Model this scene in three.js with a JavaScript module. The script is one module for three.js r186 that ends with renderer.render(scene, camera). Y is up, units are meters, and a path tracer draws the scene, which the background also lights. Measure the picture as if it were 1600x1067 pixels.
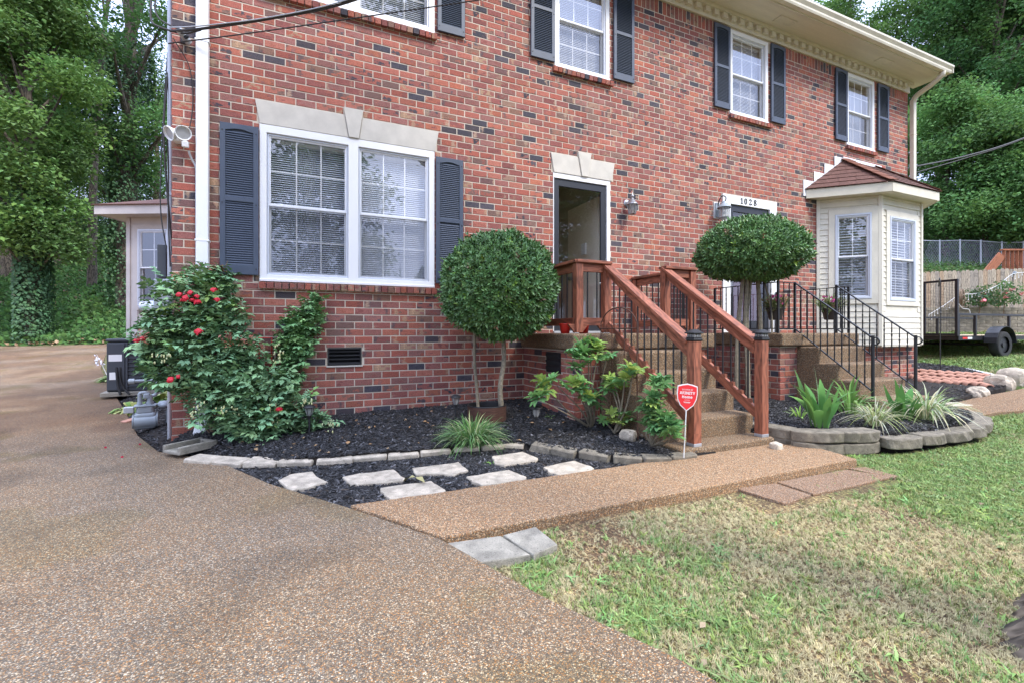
import * as THREE from 'three';
import { mergeGeometries } from 'three/addons/utils/BufferGeometryUtils.js';
import { RoundedBoxGeometry } from 'three/addons/geometries/RoundedBoxGeometry.js';
import { FontLoader } from 'three/addons/loaders/FontLoader.js';
import { TextGeometry } from 'three/addons/geometries/TextGeometry.js';

// ---------- camera, sky, sun, exposure ----------
// world: x along the brick front (0 = abreast of the camera), y up (0 = front walk), z out from the front towards the street
const scene = new THREE.Scene();
const FL = 711, CX = 800, CY = 518, EYE = 1.1, DIST = 5.5;
const TX = 1610 / Math.hypot(1610, FL), TZ = FL / Math.hypot(1610, FL);
const camera = new THREE.PerspectiveCamera(2 * Math.atan(533.5 / FL) * 180 / Math.PI, 1600 / 1067, 0.05, 600);
camera.position.set(0, EYE, DIST);
camera.lookAt(TZ, EYE, DIST - TX);
camera.setViewOffset(1600, 1067, 0, 15.5, 1600, 1067);

const renderer = new THREE.WebGLRenderer();
renderer.toneMapping = THREE.LinearToneMapping;
renderer.toneMappingExposure = 2.9;
renderer.shadowMap.enabled = true;

const sun = new THREE.DirectionalLight(new THREE.Color(1, 0.95, 0.88), 1.5);
sun.position.set(9, 17, 13);
sun.target.position.set(2, 0, 0);
sun.castShadow = true; sun.shadow.radius = 28;
sun.shadow.mapSize.set(4096, 4096);
Object.assign(sun.shadow.camera, { left: -30, right: 30, top: 30, bottom: -30, near: 1, far: 90 });
scene.add(sun, sun.target);

// ---------- helpers ----------
function rng(seed) { let a = seed >>> 0; return () => { a = (a + 0x6D2B79F5) | 0; let t = Math.imul(a ^ (a >>> 15), 1 | a); t = (t + Math.imul(t ^ (t >>> 7), 61 | t)) ^ t; return ((t ^ (t >>> 14)) >>> 0) / 4294967296; }; }
let R = rng(7);
const rr = (a, b) => a + (b - a) * R();
const clamp = (v, a = 0, b = 1) => Math.min(b, Math.max(a, v));
const mix = (a, b, t) => a + (b - a) * t;
const smooth = (t) => { t = clamp(t); return t * t * (3 - 2 * t); };
const V = (x, y, z) => new THREE.Vector3(x, y, z);
// periodic value noise
function noiseField(seed) {
  const r = rng(seed), N = 256, g = new Float32Array(N * N);
  for (let i = 0; i < g.length; i++) g[i] = r();
  return (x, y, per = 256) => {
    const xi = Math.floor(x), yi = Math.floor(y), fx = x - xi, fy = y - yi, sx = fx * fx * (3 - 2 * fx), sy = fy * fy * (3 - 2 * fy);
    const x0 = ((xi % per) + per) % per, x1 = (x0 + 1) % per, y0 = ((yi % per) + per) % per, y1 = (y0 + 1) % per;
    const a = g[(y0 & 255) * N + (x0 & 255)], b = g[(y0 & 255) * N + (x1 & 255)], c = g[(y1 & 255) * N + (x0 & 255)], d = g[(y1 & 255) * N + (x1 & 255)];
    return a + (b - a) * sx + (c - a) * sy + (a - b - c + d) * sx * sy;
  };
}
const nz = noiseField(11), nz2 = noiseField(23);
const fbm = (x, y, o = 4, per = 256, f = nz) => { let s = 0, a = 0.5, t = 0; for (let i = 0; i < o; i++) { s += a * f(x + i * 17.3 * (per === 256), y + i * 9.1 * (per === 256), per); t += a; x *= 2; y *= 2; a *= 0.5; if (per < 256) per = Math.min(256, per * 2); } return s / t; };

// pixel of the photograph -> point on the plane z = const / y = const / x = const
function ray(px, py) { const u = (px - CX) / FL, v = (CY - py) / FL; return [u * TX + TZ, v, -u * TZ + TX]; }
const onZ = (px, py, z = 0) => { const [a, b, c] = ray(px, py), k = (DIST - z) / c; return V(a * k, EYE + b * k, z); };
const onY = (px, py, y = 0) => { const [a, b, c] = ray(px, py), k = (y - EYE) / b; return V(a * k, y, DIST - c * k); };
const onX = (px, py, x) => { const [a, b, c] = ray(px, py), k = x / a; return V(x, EYE + b * k, DIST - c * k); };
const depthAt = (px, py, Z) => { const [a, b, c] = ray(px, py); return V(a * Z, EYE + b * Z, DIST - c * Z); };
const depthOf = (x, z) => TZ * x + TX * (DIST - z);

const used = {};
function numbered(n) { if (used[n] === undefined) { used[n] = 0; return n; } used[n]++; return n + '_' + String(used[n]).padStart(3, '0'); }
function tag(o, label, category, group) { o.userData.label = label; o.userData.category = category; if (group) o.userData.group = group; return o; }
function thing(name, label, category, at = [0, 0, 0], ry = 0, group) {
  const o = new THREE.Group(); o.name = numbered(name); o.position.set(...at); o.rotation.y = ry; scene.add(o);
  return tag(o, label, category, group);
}
function mesh(name, geo, mat, parent, label) {
  const m = new THREE.Mesh(Array.isArray(geo) ? merge(geo) : geo, mat);
  m.name = name; m.castShadow = m.receiveShadow = true; if (label) m.userData.label = label; if (parent) parent.add(m); return m;
}
function structure(name, geo, mat) { const m = mesh(numbered(name), geo, mat, scene); m.userData.kind = 'structure'; return m; }
function solo(name, geo, mat, label, category, group) { return tag(mesh(numbered(name), geo, mat, scene), label, category, group); }
function copyOf(o, label, at, ry = 0) { const c = o.clone(); c.name = numbered(o.name.replace(/_\d{3}$/, '')); c.userData = { ...o.userData }; if (label) c.userData.label = label; c.position.set(...at); c.rotation.y = ry; scene.add(c); return c; }
function clean(g) { const o = g.index ? g.toNonIndexed() : g; for (const k of Object.keys(o.attributes)) if (!['position', 'normal', 'uv', 'color'].includes(k)) o.deleteAttribute(k); return o; }
function merge(list) {
  const l = list.map(clean); const anyC = l.some((g) => g.attributes.color);
  for (const g of l) { if (!g.attributes.uv) g.setAttribute('uv', new THREE.BufferAttribute(new Float32Array(g.attributes.position.count * 2), 2)); if (anyC && !g.attributes.color) g.setAttribute('color', new THREE.BufferAttribute(new Float32Array(g.attributes.position.count * 3).fill(1), 3)); if (!g.attributes.normal) g.computeVertexNormals(); }
  return l.length === 1 ? l[0] : mergeGeometries(l, false);
}
// uv in metres by the face's main direction
function metres(geo, off = 0) {
  const g = clean(Array.isArray(geo) ? merge(geo) : geo), p = g.attributes.position, n = g.attributes.normal, uv = new Float32Array(p.count * 2);
  for (let i = 0; i < p.count; i += 3) {
    let ax = 0, ay = 0, az = 0; for (let k = 0; k < 3; k++) { ax += Math.abs(n.getX(i + k)); ay += Math.abs(n.getY(i + k)); az += Math.abs(n.getZ(i + k)); }
    for (let k = 0; k < 3; k++) { const x = p.getX(i + k), y = p.getY(i + k), z = p.getZ(i + k); const q = ay >= ax && ay >= az ? [x, z] : az >= ax ? [x, y] : [z, y]; uv[2 * (i + k)] = q[0] + off; uv[2 * (i + k) + 1] = q[1] + off * 0.7; }
  }
  g.setAttribute('uv', new THREE.BufferAttribute(uv, 2)); return g;
}
const place = (g, x = 0, y = 0, z = 0, rx = 0, ry = 0, rz = 0) => { if (rx || ry || rz) g.applyMatrix4(new THREE.Matrix4().makeRotationFromEuler(new THREE.Euler(rx, ry, rz))); g.translate(x, y, z); return g; };
const bx = (w, h, d, x, y, z, rx, ry, rz) => place(new THREE.BoxGeometry(w, h, d), x, y, z, rx, ry, rz);
const rb = (w, h, d, r, x, y, z, rx, ry, rz, s = 2) => place(new RoundedBoxGeometry(w, h, d, s, Math.min(r, w / 2.01, h / 2.01, d / 2.01)), x, y, z, rx, ry, rz);
const span = (x0, x1, y0, y1, z0, z1) => bx(x1 - x0, y1 - y0, z1 - z0, (x0 + x1) / 2, (y0 + y1) / 2, (z0 + z1) / 2);
const rspan = (x0, x1, y0, y1, z0, z1, r = 0.004) => rb(x1 - x0, y1 - y0, z1 - z0, r, (x0 + x1) / 2, (y0 + y1) / 2, (z0 + z1) / 2, 0, 0, 0, 1);
const cyl = (r0, r1, h, x, y, z, n = 12, rx = 0, ry = 0, rz = 0) => place(new THREE.CylinderGeometry(r0, r1, h, n), x, y, z, rx, ry, rz);
const tube = (pts, r, n = 6, seg) => new THREE.TubeGeometry(new THREE.CatmullRomCurve3(pts.map((p) => (p.isVector3 ? p : V(...p))), false, 'catmullrom', 0.5), seg || Math.max(4, pts.length * 4), r, n, false);
const lathe = (pts, n = 16) => new THREE.LatheGeometry(pts.map((p) => new THREE.Vector2(...p)), n);
// a bar between two points with a rectangular section; u of its uv runs along it
function bar(a, b, w, h, up = V(0, 1, 0), round = 0) {
  a = a.isVector3 ? a : V(...a); b = b.isVector3 ? b : V(...b);
  const L = a.distanceTo(b), g = round ? new RoundedBoxGeometry(L, h, w, 1, round) : new THREE.BoxGeometry(L, h, w), c = metres(g, rr(0, 9));
  const X = b.clone().sub(a).normalize(), Z = X.clone().cross(up).normalize(), Y = Z.clone().cross(X);
  c.applyMatrix4(new THREE.Matrix4().makeBasis(X, Y, Z)); c.translate((a.x + b.x) / 2, (a.y + b.y) / 2, (a.z + b.z) / 2); return c;
}
// tapered bent limb
function limb(pts, r0, r1, n = 7, wob = 0) {
  const c = new THREE.CatmullRomCurve3(pts.map((p) => (p.isVector3 ? p : V(...p)))), S = Math.max(4, pts.length * 3), pos = [], uv = [], idx = [];
  const fr = c.computeFrenetFrames(S, false);
  let L = 0, prev = null;
  for (let i = 0; i <= S; i++) {
    const t = i / S, p = c.getPoint(t), r = mix(r0, r1, t); if (prev) L += p.distanceTo(prev); prev = p;
    for (let k = 0; k <= n; k++) { const a = k / n * 6.2832, w = r * (1 + wob * (nz(k % n * 1.7 + 3, L * 2 + r0 * 50) - 0.5) * 2), cs = Math.cos(a) * w, sn = Math.sin(a) * w, N = fr.normals[i], B = fr.binormals[i]; pos.push(p.x + N.x * cs + B.x * sn, p.y + N.y * cs + B.y * sn, p.z + N.z * cs + B.z * sn); uv.push(k / n * 6.28 * r0, L); }
  }
  for (let i = 0; i < S; i++) for (let k = 0; k < n; k++) { const a = i * (n + 1) + k, b = a + n + 1; idx.push(a, b, a + 1, b, b + 1, a + 1); }
  const g = new THREE.BufferGeometry(); g.setAttribute('position', new THREE.Float32BufferAttribute(pos, 3)); g.setAttribute('uv', new THREE.Float32BufferAttribute(uv, 2)); g.setIndex(idx); g.computeVertexNormals(); return g;
}
function sheet(x0, x1, z0, z1, nx, nzz, hf, cf, xmap) {
  const pos = [], uv = [], col = [], idx = [];
  for (let j = 0; j <= nzz; j++) for (let i = 0; i <= nx; i++) { const s = i / nx, t = j / nzz; const z = mix(z0, z1, t), q = xmap ? xmap(s, z) : mix(x0, x1, s); pos.push(q, hf(q, z), z); uv.push(q, z); if (cf) col.push(...cf(q, z)); }
  for (let j = 0; j < nzz; j++) for (let i = 0; i < nx; i++) { const a = j * (nx + 1) + i, b = a + nx + 1; idx.push(a, b, a + 1, b, b + 1, a + 1); }
  const g = new THREE.BufferGeometry(); g.setAttribute('position', new THREE.Float32BufferAttribute(pos, 3)); g.setAttribute('uv', new THREE.Float32BufferAttribute(uv, 2)); if (cf) g.setAttribute('color', new THREE.Float32BufferAttribute(col, 3)); g.setIndex(idx); g.computeVertexNormals(); return g;
}
class Copies {
  constructor(geo, mat) { this.geo = geo; this.mat = mat; this.m = []; this.c = []; }
  add(p, e, s, c) { const q = e.isQuaternion ? e : new THREE.Quaternion().setFromEuler(e); this.m.push(new THREE.Matrix4().compose(p, q, typeof s === 'number' ? V(s, s, s) : s)); this.c.push(c); }
  build(name, parent) {
    const o = new THREE.InstancedMesh(this.geo, this.mat, this.m.length), k = new THREE.Color();
    this.m.forEach((m, i) => { o.setMatrixAt(i, m); const c = this.c[i] || [1, 1, 1]; o.setColorAt(i, k.setRGB(...c)); });
    o.name = name; o.castShadow = o.receiveShadow = true; o.userData.kind = 'stuff'; (parent || scene).add(o); return o;
  }
}
const E3 = (x, y, z, o = 'YXZ') => new THREE.Euler(x, y, z, o);
function outline(pts, h, bevel = 0.006) {   // a flat slab from ground points (x, z), top at y = 0
  const s = new THREE.Shape(pts.map(([x, z]) => new THREE.Vector2(x, -z)));
  const g = new THREE.ExtrudeGeometry(s, { depth: h - 2 * bevel, bevelEnabled: true, bevelThickness: bevel, bevelSize: bevel, bevelOffset: -bevel, bevelSegments: 2, steps: 1 });
  g.rotateX(-Math.PI / 2); g.translate(0, -h + bevel, 0); return g;
}
function extr(pts, z0, z1, bevel = 0, holes = []) {
  const s = new THREE.Shape(pts.map(([x, y]) => new THREE.Vector2(x, y)));
  for (const h of holes) s.holes.push(new THREE.Path(h.map(([x, y]) => new THREE.Vector2(x, y))));
  const g = new THREE.ExtrudeGeometry(s, { depth: z1 - z0 - 2 * bevel, bevelEnabled: bevel > 0, bevelThickness: bevel, bevelSize: bevel, bevelOffset: -bevel, bevelSegments: 1, steps: 1, curveSegments: 6 });
  g.translate(0, 0, z0 + bevel); return g;
}
const rect = (x0, x1, y0, y1) => [[x0, y0], [x1, y0], [x1, y1], [x0, y1]];

// ---------- sky ----------
{
  const w = 512, h = 256, d = new Float32Array(w * h * 4);
  for (let j = 0; j < h; j++) for (let i = 0; i < w; i++) {
    const el = (j + 0.5) / h * Math.PI - Math.PI / 2, s = Math.max(0, Math.sin(el)), k = (j * w + i) * 4;
    const cl = smooth((fbm(i / w * 8, j / h * 9, 5, 8) - 0.34) / 0.32), t = 0.40 + 0.95 * s * s; // overcast: far brighter overhead than at the horizon
    const blue = [0.72, 0.88, 1.42], wh = [1.16, 1.22, 1.38], m = 0.08 + 0.62 * cl * (0.35 + 0.65 * s);
    for (let q = 0; q < 3; q++) d[k + q] = el < -0.02 ? [0.12, 0.12, 0.1][q] : mix(blue[q], wh[q], m) * t * 1.12;
    d[k + 3] = 1;
  }
  const t = new THREE.DataTexture(d, w, h, THREE.RGBAFormat, THREE.FloatType);
  t.mapping = THREE.EquirectangularReflectionMapping; t.magFilter = t.minFilter = THREE.LinearFilter; t.wrapS = THREE.RepeatWrapping; t.needsUpdate = true;
  scene.background = t; scene.environment = t;
}
// ---------- textures ----------
function tex(w, h, fn, srgb = true, rep) {
  const d = new Uint8Array(w * h * 4);
  for (let j = 0; j < h; j++) for (let i = 0; i < w; i++) { const c = fn(i, j), k = (j * w + i) * 4; if (typeof c === 'number') { d[k] = d[k + 1] = d[k + 2] = clamp(c, 0, 255); } else { d[k] = clamp(c[0], 0, 255); d[k + 1] = clamp(c[1], 0, 255); d[k + 2] = clamp(c[2], 0, 255); } d[k + 3] = 255; }
  const t = new THREE.DataTexture(d, w, h, THREE.RGBAFormat);
  t.wrapS = t.wrapT = THREE.RepeatWrapping; t.magFilter = THREE.LinearFilter; t.minFilter = THREE.LinearMipmapLinearFilter; t.generateMipmaps = true; t.anisotropy = 8;
  if (srgb) t.colorSpace = THREE.SRGBColorSpace; if (rep) t.repeat.set(rep, rep); t.needsUpdate = true; return t;
}
const kept = new Map();
const again = (t, r, ry = r) => { const key = t.uuid + r; if (!kept.has(key)) { const c = t.clone(); c.repeat.set(r, ry); c.needsUpdate = true; kept.set(key, c); } return kept.get(key); };

// brick faces: every cell is one fired brick
const CELLX = 16, CELLY = 21, NCELL = CELLX * CELLY, CW = 128, CH = 48;
const cellKind = [];
const brickTex = (() => {
  const r = rng(5), W = 2048, H = 1024, pick = (l) => l[Math.floor(r() * l.length)];
  const reds = [[164, 90, 74], [170, 96, 78], [150, 84, 74], [176, 98, 76], [158, 96, 86], [144, 80, 72], [170, 88, 70], [152, 98, 88], [180, 106, 86]];
  const oranges = [[178, 96, 70], [172, 92, 70], [182, 104, 76]];
  const browns = [[126, 92, 82], [134, 100, 86], [118, 82, 78], [146, 104, 84]];
  const tans = [[166, 130, 100], [154, 118, 92], [160, 122, 100]];
  const darks = [[72, 68, 76], [64, 60, 68], [86, 78, 84], [80, 70, 74]];
  const cells = [];
  for (let k = 0; k < NCELL; k++) {
    const q = r(); let kind = 'red', a = pick(reds), b = pick(reds), th = 0.6;
    if (q > 0.915) { kind = 'dark'; a = pick(darks); b = pick([...darks, [110, 80, 76]]); th = 0.62; }
    else if (q > 0.83) { kind = 'brown'; a = pick(browns); b = pick([...darks, ...reds]); th = 0.62; }
    else if (q > 0.785) { kind = 'tan'; a = pick(tans); b = pick(reds); th = 0.5; }
    else if (q > 0.73) { kind = 'orange'; a = pick(oranges); b = pick(reds); th = 0.55; }
    else if (q > 0.46) { b = pick([...darks, ...browns, ...tans]); th = 0.57; }
    cellKind.push(kind);
    cells.push({ a, b, th, s: r() * 200, end: r() < 0.30 ? pick([[196, 160, 126], [184, 146, 112], [92, 78, 80], [180, 150, 122]]) : null, ex: r() < 0.5 ? r() * 0.3 : 0.7 + r() * 0.3, g: 0.93 + 0.14 * r() });
  }
  const bump = new Uint8Array(W * H);
  const map = tex(W, H, (i, j) => {
    const cx = Math.floor(i / CW), cy = Math.floor(j / CH); if (cy >= CELLY) return [150, 80, 70];
    const c = cells[cy * CELLX + cx], u = i % CW, v = j % CH;
    const n = fbm(u / 34 + c.s, v / 20 + c.s * 1.7, 3), f = nz2(u * 0.45 + c.s * 3, v * 0.6 + c.s), g = nz(u * 0.11 + c.s, v * 0.9);
    const t = smooth((n - c.th) / 0.12);
    const col = [0, 1, 2].map((q) => mix(c.a[q], c.b[q], t));
    if (c.end) { const e = smooth(1 - Math.abs(u / CW - c.ex) / 0.16 + (n - 0.5) * 2.2) * 0.8; for (let q = 0; q < 3; q++) col[q] = mix(col[q], c.end[q], e); }
    const pit = nz(u * 0.21 + c.s * 5, v * 0.5 + 3) > 0.86 ? 0.62 : 1, drag = g > 0.8 && f > 0.45 ? 0.82 : 1;
    const lum = col[0] * 0.3 + col[1] * 0.6 + col[2] * 0.1; for (let q = 0; q < 3; q++) col[q] = mix(col[q], lum, 0.12);
    const k = 0.985 * c.g * (0.84 + 0.30 * f) * pit * drag;
    bump[j * W + i] = clamp(255 * (0.45 * f + 0.25 * g + 0.3) * (pit < 1 ? 0.35 : 1), 0, 255);
    return [col[0] * k, col[1] * k, col[2] * k];
  });
  const bt = tex(W, H, (i, j) => bump[j * W + i], false);
  return { map, bump: bt };
})();

// exposed aggregate: pebbles in a cement matrix, 1.6 m tile
const aggTex = (() => {
  const W = 1536, G = 168, r = rng(31), px = new Float32Array(G * G), py = new Float32Array(G * G), sz = new Float32Array(G * G), cc = [];
  const pal = [[172, 136, 98], [182, 142, 100], [156, 126, 98], [146, 126, 108], [168, 148, 124], [126, 110, 96], [190, 172, 150], [196, 186, 172], [150, 144, 138], [120, 114, 110], [172, 132, 92], [208, 201, 190], [104, 96, 88], [166, 152, 134]];
  for (let k = 0; k < G * G; k++) { px[k] = 0.18 + 0.64 * r(); py[k] = 0.18 + 0.64 * r(); sz[k] = 0.34 + 0.30 * r(); cc.push(pal[Math.floor(Math.pow(r(), 0.9) * pal.length)]); }
  const bump = new Uint8Array(W * W);
  const map = tex(W, W, (i, j) => {
    const x = i / W * G, y = j / W * G, xi = Math.floor(x), yi = Math.floor(y); let d1 = 9, kk = 0;
    for (let b = -1; b <= 1; b++) for (let a = -1; a <= 1; a++) { const qx = (xi + a + G) % G, qy = (yi + b + G) % G, k = qy * G + qx; const dx = xi + a + px[k] - x, dy = yi + b + py[k] - y, d = Math.sqrt(dx * dx + dy * dy * 1.25) / sz[k]; if (d < d1) { d1 = d; kk = k; } }
    const n = nz(i / 12, j / 12, 128), t = smooth((1.12 - d1) / 0.28);
    const m = 84 + 34 * n, c = cc[kk], f = 0.86 + 0.2 * n;
    bump[j * W + i] = 255 * Math.max(0.05, 1 - d1 * d1 * 0.72) * t;
    return [mix(m, c[0] * f, t), mix(m * 0.94, c[1] * f, t), mix(m * 0.86, c[2] * f, t)];
  });
  return { map, bump: tex(W, W, (i, j) => bump[j * W + i], false) };
})();
const AGG = 1 / 1.05;

const grainTex = (() => { // 1 m along u, 0.25 m across
  const W = 512, H = 256; let b = new Uint8Array(W * H);
  const map = tex(W, H, (i, j) => {
    const u = i / W, v = j / H, w = fbm(u * 4, v * 8, 3, 8) * 3, ring = Math.abs(((v * 18 + w) % 1) - 0.5) * 2, f = nz(u * 16, v * 180, 256), s = fbm(u * 6, v * 6, 3, 6, nz2);
    const k = 0.62 + 0.22 * ring + 0.26 * f - 0.16 * smooth((s - 0.58) / 0.1); b[j * W + i] = 255 * (0.4 * ring + 0.6 * f);
    return [255 * k, 250 * k, 246 * k];
  });
  return { map, bump: tex(W, H, (i, j) => b[j * W + i], false) };
})();
const grungeTex = tex(512, 512, (i, j) => { const n = fbm(i / 512 * 6, j / 512 * 6, 5, 6), f = nz2(i / 2, j / 2, 256); const k = 255 * (0.86 + 0.13 * n + 0.05 * (f - 0.5)); return [k, k * 0.995, k * 0.985]; });
const stoneTex = (() => { const b = new Uint8Array(512 * 512); const map = tex(512, 512, (i, j) => { const n = fbm(i / 512 * 8, j / 512 * 8, 5, 8), f = nz2(i / 2, j / 2, 256), p = nz(i / 4, j / 4, 128); const k = 190 + 90 * (n - 0.5) + 40 * (f - 0.5) - (p > 0.83 ? 36 : 0); b[j * 512 + i] = clamp(150 + 160 * (n - 0.5) + 60 * (f - 0.5) - (p > 0.83 ? 60 : 0), 0, 255); return [k * 1.03, k, k * 0.95]; }); return { map, bump: tex(512, 512, (i, j) => b[j * 512 + i], false) }; })();
const barkTex = (() => { const b = new Uint8Array(512 * 512); const map = tex(512, 512, (i, j) => { const u = i / 512, v = j / 512, n = fbm(u * 16, v * 16, 4, 16), f = nz2(u * 128, v * 128, 128), k = smooth((Math.abs(n - 0.5)) * 7) * 0.7 + 0.3 * f; b[j * 512 + i] = 255 * k; const q = 0.45 + 0.6 * k; return [168 * q, 160 * q, 148 * q]; }); return { map, bump: tex(512, 512, (i, j) => b[j * 512 + i], false) }; })();
const soilTex = tex(1024, 1024, (i, j) => { // thatch, soil and dry clippings, 1.3 m
  const u = i / 1024, v = j / 1024, n = fbm(u * 10, v * 10, 5, 10), a = nz(u * 256, v * 64, 64), b = nz2(u * 64, v * 256, 64), f = nz(u * 256 + 9, v * 256, 256); const straw = smooth((Math.max(a, b) - 0.6) / 0.25), k = 0.62 + 0.55 * f;
  return [mix(116, 196, straw) * k * (0.7 + 0.5 * n), mix(94, 174, straw) * k * (0.7 + 0.5 * n), mix(72, 132, straw) * k * (0.7 + 0.5 * n)];
});
const shingleTex = tex(512, 512, (i, j) => { const n = fbm(i / 512 * 10, j / 512 * 10, 3, 10), f = nz2(i / 2, j / 2, 256); const k = 0.72 + 0.3 * n + 0.3 * (f - 0.5); return [122 * k, 88 * k, 77 * k]; });

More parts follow.
